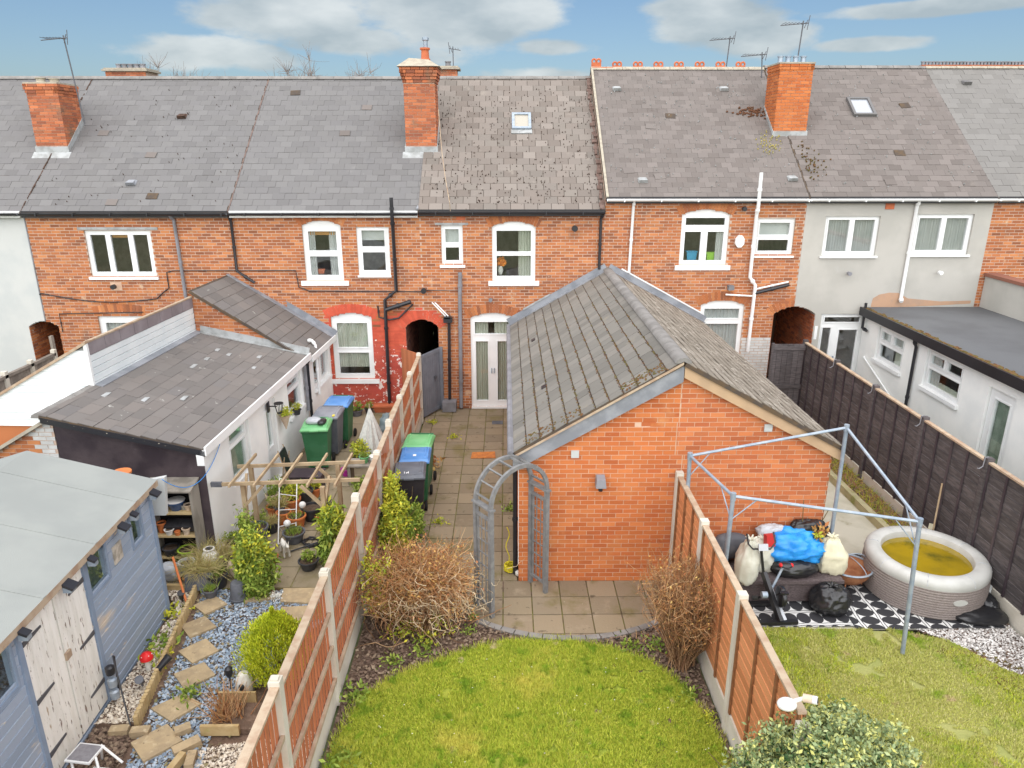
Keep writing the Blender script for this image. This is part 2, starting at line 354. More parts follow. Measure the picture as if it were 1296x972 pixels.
def npmesh(name, V, F, mats, parent=None, kind=None, mi=None, smooth=False, loc=None):
    V = np.asarray(V, dtype=np.float32).reshape(-1, 3); F = np.asarray(F, dtype=np.int32)
    k = F.shape[1]
    off = ORG[parent.name] if parent else Vector(loc or (0, 0, 0))
    V = V - np.array(off, dtype=np.float32)
    me = bpy.data.meshes.new(name)
    me.vertices.add(len(V)); me.vertices.foreach_set('co', V.ravel())
    me.loops.add(F.size); me.loops.foreach_set('vertex_index', F.ravel())
    me.polygons.add(len(F)); me.polygons.foreach_set('loop_start', np.arange(0, F.size, k, dtype=np.int32)); me.polygons.foreach_set('loop_total', np.full(len(F), k, dtype=np.int32))
    if isinstance(mats, str): mats = [mats]
    for q in mats: me.materials.append(MATS[q])
    if mi is not None: me.polygons.foreach_set('material_index', np.asarray(mi, dtype=np.int32))
    if smooth: me.polygons.foreach_set('use_smooth', np.ones(len(F), dtype=bool))
    me.update(calc_edges=True)
    o = bpy.data.objects.new(name, me); COL.objects.link(o)
    if parent: o.parent = parent; ORG[o.name] = off
    else: o.location = off; ORG[o.name] = off
    if kind: o['kind'] = kind
    return o
# shared unit box meshes for bricks, slates, boards
UNIT = {}
def unit(m, name):
    k = (m, name)
    if k not in UNIT:
        mb = MB().box(-.5, .5, -.5, .5, -.5, .5)
        me = bpy.data.meshes.new(name); me.from_pydata(mb.v, [], mb.f); me.materials.append(MATS[m]); UNIT[k] = me
    return UNIT[k]
def piece(name, m, parent, T, c, d, rx=0.0, ry=0.0, rz=0.0):
    """one brick / slate / board: a scaled unit box in frame T, centre c, size d"""
    o = bpy.data.objects.new(name, unit(m, name)); COL.objects.link(o); o.parent = parent
    off = ORG[parent.name]
    Q = Matrix.Translation(-off) @ (T if T is not None else Matrix.Identity(4)) @ Matrix.Translation(c)
    if rz: Q = Q @ Matrix.Rotation(rz, 4, 'Z')
    if rx: Q = Q @ Matrix.Rotation(rx, 4, 'X')
    if ry: Q = Q @ Matrix.Rotation(ry, 4, 'Y')
    o.matrix_basis = Q @ Matrix.Diagonal((*d, 1))
    ORG[o.name] = off
    return o
# intervals of a 2-D outline minus holes at height v
def cut(poly, holes=()):
    def f(v):
        xs = []
        n = len(poly)
        for i in range(n):
            (a, b), (c, d) = poly[i], poly[(i + 1) % n]
            if (b <= v < d) or (d <= v < b): xs.append(a + (c - a) * (v - b) / (d - b))
        xs.sort(); iv = [(xs[i], xs[i + 1]) for i in range(0, len(xs) - 1, 2)]
        for h in holes:
            q = h(v)
            if q is None: continue
            out = []
            for a, b in iv:
                if q[1] <= a or q[0] >= b: out.append((a, b)); continue
                if q[0] > a: out.append((a, q[0]))
                if q[1] < b: out.append((q[1], b))
            iv = out
        return iv
    return f
def hrect(x0, x1, z0, z1): return lambda v: (x0, x1) if z0 < v < z1 else None
def harch(x0, x1, z0, z1, rise, grow=0.0):
    """opening with a segmental arched head: z1 is the crown"""
    def f(v):
        if v < z0 or v >= z1 + grow: return None
        w = (x1 - x0) / 2; cx = (x0 + x1) / 2
        rad = (w * w + rise * rise) / (2 * rise) + grow; cz = z1 + grow - rad
        sp = z1 - rise
        if v < sp: return (x0, x1)
        hw = math.sqrt(max(rad * rad - (v - cz) ** 2, 0))
        lim = w + grow * .35
        return (cx - min(hw, lim), cx + min(hw, lim))
    return f
def strips(mb, iv, z0, z1, y0, y1, st=.025):
    """solid backing that follows iv(v), made of merged horizontal strips"""
    n = max(1, round((z1 - z0) / st)); st = (z1 - z0) / n; cur = None; zs = z0
    for i in range(n + 1):
        q = None if i == n else tuple((round(a, 3), round(b, 3)) for a, b in iv(z0 + (i + .5) * st))
        if q != cur:
            if cur:
                for a, b in cur:
                    if b - a > .003: mb.box(a, b, y0, y1, zs, z0 + i * st)
            cur = q; zs = z0 + i * st
def courses(iv, z0, z1, bw, bh, gap, seed=0, minw=.035, stag=.5):
    r = random.Random(seed); out = []
    n = int(math.ceil((z1 - z0) / bh - .3)); off0 = r.random() * bw
    for i in range(n):
        za = z0 + i * bh; zb = min(za + bh - gap, z1)
        if zb - za < bh * .3: continue
        off = off0 + (bw * stag if i % 2 else 0)
        for a, b in iv((za + zb) / 2):
            k = math.floor((a - off) / bw)
            while True:
                x0 = off + k * bw; x1 = x0 + bw - gap; k += 1
                if x0 > b: break
                p, q = max(x0, a), min(x1, b)
                if q - p > minw: out.append((p, q, za, zb, i))
    return out
def lay(parent, T, cells, m, name, stuffname, proud=.008, th=.03, tilt=0.0, maxn=300, pick=None, jit=.0015, seed=1, mfun=None, skew=0.0):
    """cells -> up to maxn individual pieces under parent, the rest one joined 'stuff' mesh"""
    r = random.Random(seed)
    pick = pick or (lambda c: 0)
    order = sorted(range(len(cells)), key=lambda i: (pick(cells[i]), i)); solo = set(order[:maxn])
    rest = {}
    for i, c in enumerate(cells):
        x0, x1, z0, z1 = c[:4]
        cc = ((x0 + x1) / 2, th / 2 - proud + r.uniform(-jit, jit), (z0 + z1) / 2); d = (x1 - x0, th, z1 - z0)
        mm = mfun(*cc) if mfun else m
        rx = tilt + r.uniform(-1, 1) * skew; ry = r.uniform(-1, 1) * skew
        if i in solo: piece(name, mm, parent, T, cc, d, rx, ry)
        else:
            mb = rest.setdefault('x', MB(T)); ml = rest.setdefault('m', [])
            if mm not in ml: ml.append(mm)
            mb.m = ml.index(mm); mb.obox(cc, d, 0, rx, ry)
    if rest: rest['x'].build(stuffname, rest['m'], parent, kind='stuff')

def arch_prism(mb, x0, x1, spring, rise, y0, y1, n=12):
    w = (x1 - x0) / 2; cx = (x0 + x1) / 2; rad = (w * w + rise * rise) / (2 * rise); cz = spring + rise - rad
    a = math.asin(min(1, w / rad)); p = [(cx + rad * math.sin(t), cz + rad * math.cos(t)) for t in [a - 2 * a * i / n for i in range(n + 1)]]
    mb.prism(p, y0, y1)
def voussoirs(parent, T, x0, x1, spring, rise, m, h=.23, w=.078, y0=-.010, y1=.02):
    W = (x1 - x0) / 2; cx = (x0 + x1) / 2; rad = (W * W + rise * rise) / (2 * rise); cz = spring + rise - rad
    a = math.asin(min(1, W / rad)) * 1.12; n = max(6, round(2 * a * (rad + h / 2) / w)); mb = MB(T)
    for i in range(n):
        t0 = -a + 2 * a * (i + .07) / n; t1 = -a + 2 * a * (i + .93) / n
        mb.prism([(cx + rad * math.sin(t0), cz + rad * math.cos(t0)), (cx + rad * math.sin(t1), cz + rad * math.cos(t1)), (cx + (rad + h) * math.sin(t1), cz + (rad + h) * math.cos(t1)), (cx + (rad + h) * math.sin(t0), cz + (rad + h) * math.cos(t0))], y0, y1)
    return mb.build('brick_arch', m, parent, kind='stuff')
def drape(T, x0, x1, z0, z1, y, folds, amp, m, parent, name='curtain', gather=0.0):
    n = max(8, int(folds * 6)); V = []; F = []
    for i in range(n + 1):
        t = i / n
        for k, z in enumerate((z0, (z0 + z1) / 2, z1)):
            g = gather * (1 if k == 0 else .5 if k == 1 else 0)
            V.append(tuple(T @ Vector((x0 + (x1 - x0) * (t * (1 - g)), y + amp * math.sin(t * folds * 6.283 + .4 * math.sin(9 * t)), z))))
    for i in range(n):
        for k in (0, 1): F.append((i * 3 + k, (i + 1) * 3 + k, (i + 1) * 3 + k + 1, i * 3 + k + 1))
    mb = MB(); mb.v = V; mb.f = F; mb.mi = [0] * len(F)
    return mb.build(name, m, parent, smooth=True)
def window(parent, T, W, H, panes, arch=0.0, curtains=(), sill=(.06, .09), name='window', setback=.05, fm='upvc', bar=.045, tint='glass', handle=None):
    """window or glazed door in frame T (x right, z up, y into the wall); panes as (x0,x1,z0,z1) of the glazed holes in metres"""
    hol = [tuple(p[:4]) for p in panes]
    mb = MB(T); mb.holed(0, W, 0, H, hol, setback, setback + .07)
    for (a, b, c, d) in hol:
        mb.holed(a - .018, b + .018, c - .018, d + .018, [(a + .012, b - .012, c + .012, d - .012)], setback - .014, setback + .04)
    if arch: arch_prism(mb, 0, W, H, arch, setback, setback + .07)
    o = mb.build(name, fm, parent)
    for (a, b, c, d) in hol: MB(T).box(a, b, setback + .028, setback + .034, c, d).build('pane', tint, o)
    for q in curtains: drape(T, *q[:4], setback + .075, q[4], q[5], q[6], o, q[7] if len(q) > 7 else 'curtain', q[8] if len(q) > 8 else 0.0)
    if sill: MB(T).box(-sill[0], W + sill[0], -.06, setback + .02, -sill[1], -.002).build('sill', fm, o)
    if handle: MB(T).box(handle[0], handle[0] + .025, setback - .05, setback - .015, handle[1], handle[1] + .13).build('handle', 'galv', o)
    return o
# ---------------------------------------------------------------- the terrace
FY = 18.3
RY = 22.6
TF = frame((0, FY, 0))
mat('brick_white_paint', (.62, .62, .60), c2=(.52, .52, .50), sc=4, rough=.8, bump=.004, var=.05)
def campick(T):
    cp = Vector((0, 0, 6.7))
    return lambda c: ((T @ Vector(((c[0] + c[1]) / 2, 0, (c[2] + c[3]) / 2))) - cp).length + rnd.random() * 1.5
def slates(par, T, iv, L, w, h, m, seed, th=.012, gap=.006, maxn=300, lift=.012, pick=None, jit=.004, minw=.05, skew=.011, vg=.008):
    cells = courses(iv, 0, L, w, h, 0, seed, minw)
    cells = [(a, b - gap, c + vg, d, i) for (a, b, c, d, i) in cells]  # open course gaps bare the dark deck, standing in for lap shadows
    lay(par, T, cells, m, 'slate', 'slate_courses', proud=lift, th=th, tilt=math.atan2(lift, h) * 1.0, maxn=maxn, pick=pick or campick(T), jit=jit, seed=seed, skew=skew)
def gutter(par, x0, x1, z, y=FY - .2, m='black_plastic', fascia='black_plastic', rz=0):
    mb = MB(); n = 8
    pr = [(.055 * math.cos(math.pi + math.pi * i / n), .055 * math.sin(math.pi + math.pi * i / n)) for i in range(n + 1)]
    vs = [(x, y + a, z + b) for x in (x0, x1) for a, b in pr]
    mb.add(vs, [(i, i + 1, i + n + 2, i + n + 1) for i in range(n)])
    mb.add([(x, y + a * 1.12, z + b * 1.12) for x in (x0, x1) for a, b in pr], [(i + n + 1, i + n + 2, i + 1, i) for i in range(n)])
    k = x0 + .4
    while k < x1: mb.box(k, k + .03, y - .068, y + .068, z - .066, z + .004); k += .9
    g = mb.build('gutter', m, par)
    MB().box(x0, x1, FY - .14, FY - .115, z - .11, z + .05).build('fascia', fascia, par)
    return g
def pipe(par, pts, m='black_plastic', r=.036, clips=True, name='downpipe'):
    mb = MB(); mb.tube(pts, r, 8)
    a, b = Vector(pts[0]), Vector(pts[-1])
    for i in range(len(pts) - 1):
        a, b = Vector(pts[i]), Vector(pts[i + 1]); L = (b - a).length
        for k in range(max(1, int(L / 1.2))):
            q = a + (b - a) * ((k + .5) / max(1, int(L / 1.2))); d = (b - a).normalized() * .03
            mb.tube([q - d, q + d], r * 1.3, 8)
    return mb.build(name, m, par, smooth=True)
def tunnel(par, x0, x1, crown, rise, L=7.0, z0=0, m='brick_dark'):
    for s, x in ((1, x0), (-1, x1)):
        MB().box(x - .1 if s > 0 else x + .012, x - .012 if s > 0 else x + .1, FY + .12, FY + L, z0, crown - rise + .02).build('passage_wall', 'mortar', par)
        T = frame((x - .012 * s, FY + .02, 0), (0, 1, 0) if s < 0 else (0, -1, 0))
        iv = cut([(0, z0), (2.6, z0), (2.6, crown - rise), (0, crown - rise)]) if s < 0 else cut([(-2.6, z0), (0, z0), (0, crown - rise), (-2.6, crown - rise)])
        # bricks of the side wall, facing into the passage
        T = frame((x, FY, 0), (0, 1, 0)) if s < 0 else frame((x, FY, 0), (0, -1, 0))
        mb = MB(T)
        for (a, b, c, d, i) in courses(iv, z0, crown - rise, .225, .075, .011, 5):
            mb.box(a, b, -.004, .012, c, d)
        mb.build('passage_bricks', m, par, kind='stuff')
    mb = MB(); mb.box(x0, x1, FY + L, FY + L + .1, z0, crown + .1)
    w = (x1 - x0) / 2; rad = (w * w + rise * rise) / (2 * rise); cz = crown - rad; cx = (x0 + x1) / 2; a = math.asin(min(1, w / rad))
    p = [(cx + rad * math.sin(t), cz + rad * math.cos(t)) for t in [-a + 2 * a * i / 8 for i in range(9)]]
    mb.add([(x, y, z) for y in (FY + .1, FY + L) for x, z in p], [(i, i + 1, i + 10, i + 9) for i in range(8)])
    mb.build('passage_vault', 'near_black', par)

def house(x0, x1, ez, rz, label, front, roofmat, holes=(), cells=None, roofargs=(.30, .225), mfun=None, brick='brick_old', mortar='mortar', render=None, gut=('black_plastic', 'black_plastic'), pick=None, lift=.012, rth=.012, ridge='ridge_grey', gaps=(.004, .019)):
    h = thing('terraced_house', label, 'house', ((x0 + x1) / 2, FY, 0), group='houses of the terrace')
    iv = cut([(x0, 0), (x1, 0), (x1, ez + .05), (x0, ez + .05)], holes)
    w = MB(TF)
    if render:
        strips(w, iv, 0, ez + .05, -.01, .22)
        wall = w.build('wall', render, h)
    else:
        strips(w, iv, 0, ez + .05, 0, .22)
        wall = w.build('wall', mortar, h)
        cl = courses(iv, 0, ez + .04, .225, .075, .0155, int(x0 * 7) & 1023)
        lay(wall, TF, cl, brick, 'brick', 'brick_courses', proud=.005, th=.02, pick=pick or campick(TF), mfun=mfun, seed=3)
    # plain rear of the house: back wall and party walls, seen by nobody but closing the body
    b = MB(); b.box(x0, x1, 26.7, 26.9, 0, ez)
    b.box(x0 + .03, x1 - .03, FY + 2.6, FY + 2.7, 2.9, ez).box(x0 + 1.1, x1 - 1.2, FY + 2.6, FY + 2.7, 0, 2.9)
    b.box(x0 + .02, x0 + .03, FY + .22, 26.7, 2.9, ez).box(x1 - .03, x1 - .02, FY + .22, 26.7, 2.9, ez)
    b.build('inner_wall', 'mortar', h)
    th = math.atan2(rz - ez, RY - FY); Ls = math.hypot(rz - ez, RY - FY) + .18
    T = frame((0, FY - .18 * math.cos(th), ez - .18 * math.sin(th) + .10), (1, 0, 0), (0, math.cos(th), math.sin(th)))
    r = MB(T); r.box(x0, x1, .0, .09, 0, Ls)
    r2 = MB(frame((0, 26.9, ez + .06), (-1, 0, 0), (0, -math.cos(th), math.sin(th)))); r2.box(-x1, -x0, 0, .09, 0, 4.3 / math.cos(th) - .05)
    r.v += r2.v; k = len(r.v) - len(r2.v); r.f += [tuple(i + k for i in f) for f in r2.f]; r.mi += r2.mi
    g = MB()
    for xx in (x0 + .004, x1 - .014): g.add([(xx, FY, ez), (xx, 26.8, ez), (xx, RY, rz), (xx + .01, FY, ez), (xx + .01, 26.8, ez), (xx + .01, RY, rz)], [(0, 2, 1), (3, 4, 5), (0, 3, 5, 2), (1, 2, 5, 4)])
    roof = r.build('roof', 'underlay', h)
    g.build('loft_wall', 'mortar', h, kind='stuff')
    slates(roof, T, cut([(x0, 0), (x1, 0), (x1, Ls), (x0, Ls)]), Ls, roofargs[0], roofargs[1], roofmat, int(x0 * 3) & 255, lift=lift, th=rth, gap=gaps[0], vg=gaps[1])
    if ridge:
        n = round((x1 - x0) / .45)
        for i in range(n):
            a = x0 + (x1 - x0) * i / n; mb = MB(); k = 6; vs = []
            for xx, rr in ((a + .004, .115), (a + (x1 - x0) / n - .004, .108)):
                for sgn in range(k + 1):
                    q = math.pi * sgn / k; vs.append((xx, RY + rr * math.cos(q) * 1.15, rz + .05 + rr * math.sin(q) * .8))
            mb.add(vs, [(j, j + 1, j + k + 2, j + k + 1) for j in range(k)] + [tuple(range(k, -1, -1)), tuple(range(k + 1, 2 * k + 2))])
            mb.build('ridge_tile', ridge, roof, smooth=True)
    gutter(h, x0 + .02, x1 - .02, ez - .02, m=gut[0], fascia=gut[1])
    h['_T'] = 0; del h['_T']
    return h, wall, roof, T, th, Ls

def chimney(h, x0, x1, y0, y1, z0, z1, brick='brick_stack', cap=3, n=300, pots=(), flash='lead_white', rise=.8):
    cx, cy = (x0 + x1) / 2, (y0 + y1) / 2
    c = MB().box(x0 + .008, x1 - .008, y0 + .008, y1 - .008, z0, z1 - .01).build('chimney', 'mortar', h)
    for (o, u, L) in (((x0, y0, 0), (1, 0, 0), x1 - x0), ((x1, y0, 0), (0, 1, 0), y1 - y0), ((x0, y1, 0), (0, -1, 0), y1 - y0)):
        T = frame(o, u)
        front = u[0] == 1
        topz = z1 - cap * .075
        cl = courses(cut([(0, z0), (L, z0), (L, topz), (0, topz)]), z0, topz, .225, .075, .011, int(x0 * 5) & 255)
        lay(c, T, cl, brick, 'brick', 'brick_courses', proud=.004, th=.02, maxn=150 if front else 75, pick=lambda q: -q[2], seed=4)
    # corbelled head courses
    for i in range(cap):
        g = .02 + .022 * (i if i < cap - 1 else i - 1); za = z1 - (cap - i) * .075
        for (o, u, L) in (((x0 - g, y0 - g, 0), (1, 0, 0), x1 - x0 + 2 * g), ((x1 + g, y0 - g, 0), (0, 1, 0), y1 - y0 + 2 * g), ((x0 - g, y1 + g, 0), (0, -1, 0), y1 - y0 + 2 * g)):
            T = frame(o, u)
            for (a, b, p, q, k) in courses(cut([(0, za), (L, za), (L, za + .074), (0, za + .074)]), za, za + .074, .225, .075, .010, i + 3):
                piece('brick', brick, c, T, ((a + b) / 2, .05, (p + q) / 2), (b - a, .1, q - p))
    MB().box(x0 - .03, x1 + .03, y0 - .03, y1 + .03, z1 - .008, z1 + .03).build('flaunching', 'mortar_ridge', c)
    if flash:
        f = MB(); zf = z0 + .02
        f.box(x0 - .03, x1 + .03, y0 - .03, y0 - .004, z0 + .0, z0 + .20)
        f.hexa([(x0 - .10, y0 - .24, z0 - .16), (x1 + .10, y0 - .24, z0 - .16), (x1 + .10, y0 - .02, z0 + .03), (x0 - .10, y0 - .02, z0 + .03), (x0 - .08, y0 - .23, z0 - .13), (x1 + .08, y0 - .23, z0 - .13), (x1 + .08, y0 - .02, z0 + .06), (x0 - .08, y0 - .02, z0 + .06)])
        for xs, s in ((x1 + .004, 1), (x0 - .024, -1)):
            L = (y1 - y0)
            f.hexa([(xs, y0, z0), (xs + .02, y0, z0), (xs + .02, y1, z0 + L * rise), (xs, y1, z0 + L * rise), (xs, y0, z0 + .2), (xs + .02, y0, z0 + .2), (xs + .02, y1, z0 + .2 + L * rise), (xs, y1, z0 + .2 + L * rise)])
        f.build('flashing', flash, c)
    for (px, py, r, hh, m) in pots:
        MB().lathe([(r, 0), (r * 1.05, .03), (r * .86, hh * .4), (r * .9, hh * .85), (r * 1.12, hh * .88), (r * 1.12, hh), (r * .8, hh), (r * .75, hh * .3)], 14, (px, py, z1 + .02)).build('chimney_pot', m, c, smooth=True)
    return c

# --- far left: white rendered house
HA = house(-16.6, -11.85, 5.17, 8.48, 'white rendered house at the left end, only its edge in view beside the brick entry', None, 'slate_blue',
           holes=[harch(-12.31, -11.54, 0, 2.42, .14)], render='render_white', gut=('black_plastic', 'upvc'))
# --- brick house with the three-pane window
hB = [hrect(-10.46, -8.82, 3.57, 4.73), hrect(-10.5, -9.35, 1.2, 2.55), harch(-12.31, -11.54, 0, 2.42, .14)]
HB = house(-11.85, -6.79, 5.17, 8.48, 'brick house with a white three-pane upstairs window and a slack black cable across its wall', None, 'slate_blue', holes=hB)
# --- brick house with the red painted ground floor
hC = [harch(-5.06, -4.10, 3.46, 4.96, .12, .0), hrect(-3.72, -2.91, 3.60, 4.82), harch(-4.52, -3.47, .84, 2.62, .11), harch(-2.60, -1.75, 0, 2.45, .2)]
def redpaint(x, y, z):
    if -4.66 < x < -1.66:
        top = 2.86 - .5 * abs(x + 4.0) ** 2 if x < -3.4 else 2.74 - .35 * abs(x + 2.2) ** 2.2
        if z < top and x < (-1.66 if z > 2.28 else -1.74 if z > 2.2 else -2.1):
            return 'brick_peeling' if z < 1.75 + .25 * math.sin(x * 5) and x > -3.7 or z < .72 else 'brick_red_paint'
    return 'brick_old'
HC = house(-6.79, -2.14, 5.17, 8.48, 'brick house with its ground floor wall painted bright red, flaking beside the downpipe', None, 'slate_blue', holes=hC, mfun=redpaint, gut=('black_plastic', 'upvc'))
# --- middle house
hD = [hrect(-1.61, -1.07, 3.86, 4.84), harch(-.34, .75, 3.45, 4.93, .12), harch(-.92, .23, .06, 2.62, .12), hC[3]]
HD = house(-2.14, 2.46, 5.2, 8.49, 'middle brick house with white french doors and a mossy brown slate roof', None, 'slate_brown', holes=hD, mfun=redpaint,
           roofargs=(.335, .245), lift=.022, rth=.018, gaps=(.012, .026))
# --- brick house right of it
hE = [harch(4.38, 5.58, 3.84, 5.22, .12), harch(5.03, 6.16, 1.30, 2.94, .12), hrect(6.24, 7.22, 4.08, 5.0), harch(6.93, 8.02, 0, 2.77, .2)]
HE = house(2.46, 7.45, 5.5, 8.74, 'brick house with a white downpipe and a red crested ridge', None, 'slate_weathered', holes=hE,
           mfun=lambda x, y, z: 'brick_white_paint' if x > 6.22 and z < 1.95 else 'brick_old', roofargs=(.27, .19), lift=.012, gaps=(.004, .015), gut=('upvc', 'black_plastic'), ridge='mortar_ridge')
# --- grey rendered house
hF = [hrect(7.97, 9.33, 4.07, 5.06), hrect(10.24, 11.67, 4.10, 5.10), hrect(8.19, 9.34, .35, 2.58), hE[3]]
HF = house(7.45, 12.1, 5.5, 8.78, 'grey rendered house with two white upstairs windows of vertical blinds', None, 'slate_weathered', holes=hF, render='render_grey',
           roofargs=(.30, .205), gut=('upvc', 'black_plastic'))
HG = house(12.1, 17.0, 5.5, 8.78, 'brick house at the right end with a paler slate roof', None, 'slate_pale', gut=('upvc', 'black_plastic'), ridge='mortar_ridge')

# passages
tunnel(HB[0], -12.31, -11.54, 2.42, .14, m='brick_old')
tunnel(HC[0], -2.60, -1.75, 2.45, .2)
tunnel(HE[0], 6.93, 8.02, 2.77, .2, m='brick_stack')
MB(TF).box(-11.862, -11.838, -.02, .0, 2.42, 5.1).build('edge_trim', 'grey_pipe', HB[0])
# brick arches over the openings
for (hh, x0, x1, sp, ri, m) in ((HC, -5.06, -4.10, 4.84, .12, 'brick_old'), (HC, -4.56, -3.43, 2.51, .12, 'brick_red_paint'), (HC, -2.60, -1.75, 2.25, .2, 'brick_red_paint'),
                                (HD, -.34, .75, 4.81, .12, 'brick_old'), (HD, -.92, .23, 2.50, .12, 'brick_old'), (HE, 4.38, 5.58, 5.10, .12, 'brick_old'), (HE, 5.03, 6.16, 2.82, .12, 'brick_old'),
                                (HE, 6.93, 8.02, 2.57, .2, 'brick_old'), (HB, -10.5, -9.35, 2.58, .06, 'brick_old')):
    voussoirs(hh[0], TF, x0, x1, sp, ri, m, y0=-.006 if x0 == 6.93 else -.010)

# windows of the facades (frame origin at the lower left of each opening)
def FT(x, z): return frame((x, FY, z))
CG, CC = 'curtain_grey', 'curtain_cream'
# brick house, three panes
window(HB[0], FT(-10.46, 3.57), 1.64, 1.16, [(.10, .50, .10, 1.05), (.60, 1.06, .10, 1.05), (1.16, 1.54, .10, 1.05)], sill=(.05, .07), curtains=[(.62, 1.04, .96, 1.04, 1, .004, 'blind_orange', 'blind')])
MB(TF).box(-10.6, -8.62, -.025, .05, 4.735, 4.80).build('lintel', 'lead_white', HB[0])
window(HB[0], FT(-10.5, 1.2), 1.15, 1.35, [(.14, 1.01, .12, 1.18)], curtains=[(.14, 1.01, .12, 1.18, 9, .015, CG)])
# red-painted house
window(HC[0], FT(-5.06, 3.46), .96, 1.38, [(.12, .84, .12, .62), (.12, .84, .74, 1.24)], arch=.12, sill=(.12, .12), curtains=[(.1, .28, .1, 1.26, 3, .02, CG), (.62, .86, .1, 1.26, 4, .02, CG), (.1, .86, 1.13, 1.25, 1, .003, 'blind_orange', 'blind')])
window(HC[0], FT(-3.72, 3.60), .81, 1.22, [(.11, .70, .10, .58), (.11, .70, .70, 1.12)], sill=(.02, .05), curtains=[(.1, .7, .86, 1.12, 2, .003, CG, 'blind')])
window(HC[0], FT(-4.52, .84), 1.05, 1.67, [(.12, .93, .12, .72), (.12, .93, .84, 1.52)], arch=.11, sill=(.12, .12), curtains=[(.1, .95, .30, 1.52, 14, .012, CC, 'blind')])
# middle house
window(HD[0], FT(-1.61, 3.86), .54, .98, [(.09, .45, .09, .44), (.09, .45, .54, .89)], sill=(.05, .07), curtains=[(.08, .46, .54, .9, 3, .005, CG, 'blind')])
MB(TF).box(-1.75, -.93, -.025, .05, 4.845, 4.90).build('lintel', 'lead_white', HD[0])
window(HD[0], FT(-.34, 3.45), 1.09, 1.36, [(.10, .99, .10, .64), (.10, .99, .72, 1.26)], arch=.12, sill=(.10, .12), curtains=[(.66, 1.0, .1, 1.26, 5, .03, CC)])
fd = window(HD[0], FT(-.92, .06), 1.15, 2.44, [(.10, 1.05, 1.98, 2.32), (.12, .46, .14, 1.80), (.69, 1.03, .14, 1.80)], arch=.12, sill=(0, .05), name='french_door',
            curtains=[(.1, .48, .12, 1.8, 6, .025, CC), (.72, 1.04, .12, 1.8, 6, .025, CC, 'curtain', -.0), (.1, .46, 1.98, 2.32, 5, .02, CC), (.62, 1.04, 1.98, 2.32, 5, .02, CC)])
MB(FT(-.92, .06)).box(.53, .555, .01, .036, .92, 1.06).box(.60, .625, .01, .036, .92, 1.06).build('handle', 'galv', fd)
# right brick house
window(HE[0], FT(4.38, 3.84), 1.20, 1.26, [(.10, 1.10, .98, 1.18), (.10, .53, .10, .84), (.67, 1.10, .10, .84)], arch=.12, sill=(.10, .12), curtains=[(.92, 1.1, .1, .86, 3, .02, CG)])
window(HE[0], FT(5.03, 1.30), 1.13, 1.52, [(.10, 1.03, 1.14, 1.42), (.10, 1.03, .10, 1.02)], arch=.12, curtains=[(.08, 1.05, .08, 1.44, 11, .02, CG)])
window(HE[0], FT(6.24, 4.08), .98, .92, [(.10, .88, .10, .40), (.10, .88, .50, .82)], sill=(.04, .05), curtains=[(.1, .88, .50, .82, 3, .004, CG, 'blind')])
# grey house
window(HF[0], FT(7.97, 4.07), 1.36, .99, [(.09, .64, .09, .90), (.74, 1.27, .09, .90)], sill=(.05, .05), curtains=[(.08, .66, .08, .92, 9, .03, CG, 'blind'), (.73, 1.28, .08, .92, 9, .03, CG, 'blind')])
window(HF[0], FT(10.24, 4.10), 1.43, 1.0, [(.09, .67, .09, .91), (.77, 1.34, .09, .91)], sill=(.05, .05), curtains=[(.08, .69, .08, .93, 9, .03, CG, 'blind'), (.76, 1.35, .08, .93, 9, .03, CG, 'blind')])
window(HF[0], FT(8.19, .35), 1.15, 2.23, [(.10, 1.05, 1.98, 2.14), (.08, .32, .9, 1.86), (.52, 1.02, .14, 1.80)], sill=None, name='door', handle=(.44, .95))
# odd pieces on the walls
def vent(h, x, z, r=.06, m='black_plastic', y=-.05, nm='vent_pipe'): MB(TF).lathe([(r, 0), (r, .10), (r * .7, .10), (r * .66, .02)], 14, (0, 0, 0), None) if False else MB(frame((x, FY - .09, z)) @ Matrix.Rotation(R(-90), 4, 'X')).lathe([(r, -.1), (r, .0), (r * .72, .0), (r * .7, -.06)], 14).build(nm, m, h, smooth=True)
vent(HD[0], 1.71, 4.77, .075); vent(HD[0], -.39, 2.98, .05, 'grey_pipe'); vent(HD[0], -2.08, 3.22, .07)
vent(HE[0], 5.87, 5.24, .055); vent(HB[0], -9.89, 3.33, .06); vent(HF[0], 8.69, 3.64, .05, 'grey_pipe'); vent(HF[0], 11.0, 3.66, .05, 'upvc')
MB(TF).box(-10.02, -9.74, -.012, .01, 3.22, 3.43).build('vent_plate', 'mortar_pale', HB[0])
MB(TF).box(9.40, 9.62, -.03, .01, 5.22, 5.38).build('air_brick', 'terracotta', HF[0])
MB(TF).box(-1.22, -1.0, -.03, .01, 4.96, 5.05).build('air_brick', 'terracotta', HD[0])
p = [(.12 * math.cos(a * math.pi / 4 + .39), .16 * math.sin(a * math.pi / 4 + .39)) for a in range(8)]
MB(frame((5.86, FY, 4.44))).prism(p, -.07, 0).build('alarm_box', 'upvc', HE[0])
MB(TF).box(5.66, 5.80, -.16, -.0, 3.22, 3.34).build('floodlight', 'grey_pipe', HE[0])
# render patch above the flat roof
rp = [(9.42, 2.72), (10.9, 2.78), (12.0, 2.84), (12.0, 2.92), (11.2, 2.9), (10.35, 2.98), (10.1, 3.12), (9.85, 3.13), (9.6, 3.08), (9.45, 2.98)]
mat('patch_render', (.46, .29, .19), c2=(.40, .27, .19), sc=5, rough=.95)
MB(TF).prism(rp, -.014, .0).build('bare_patch', 'patch_render', HF[0])
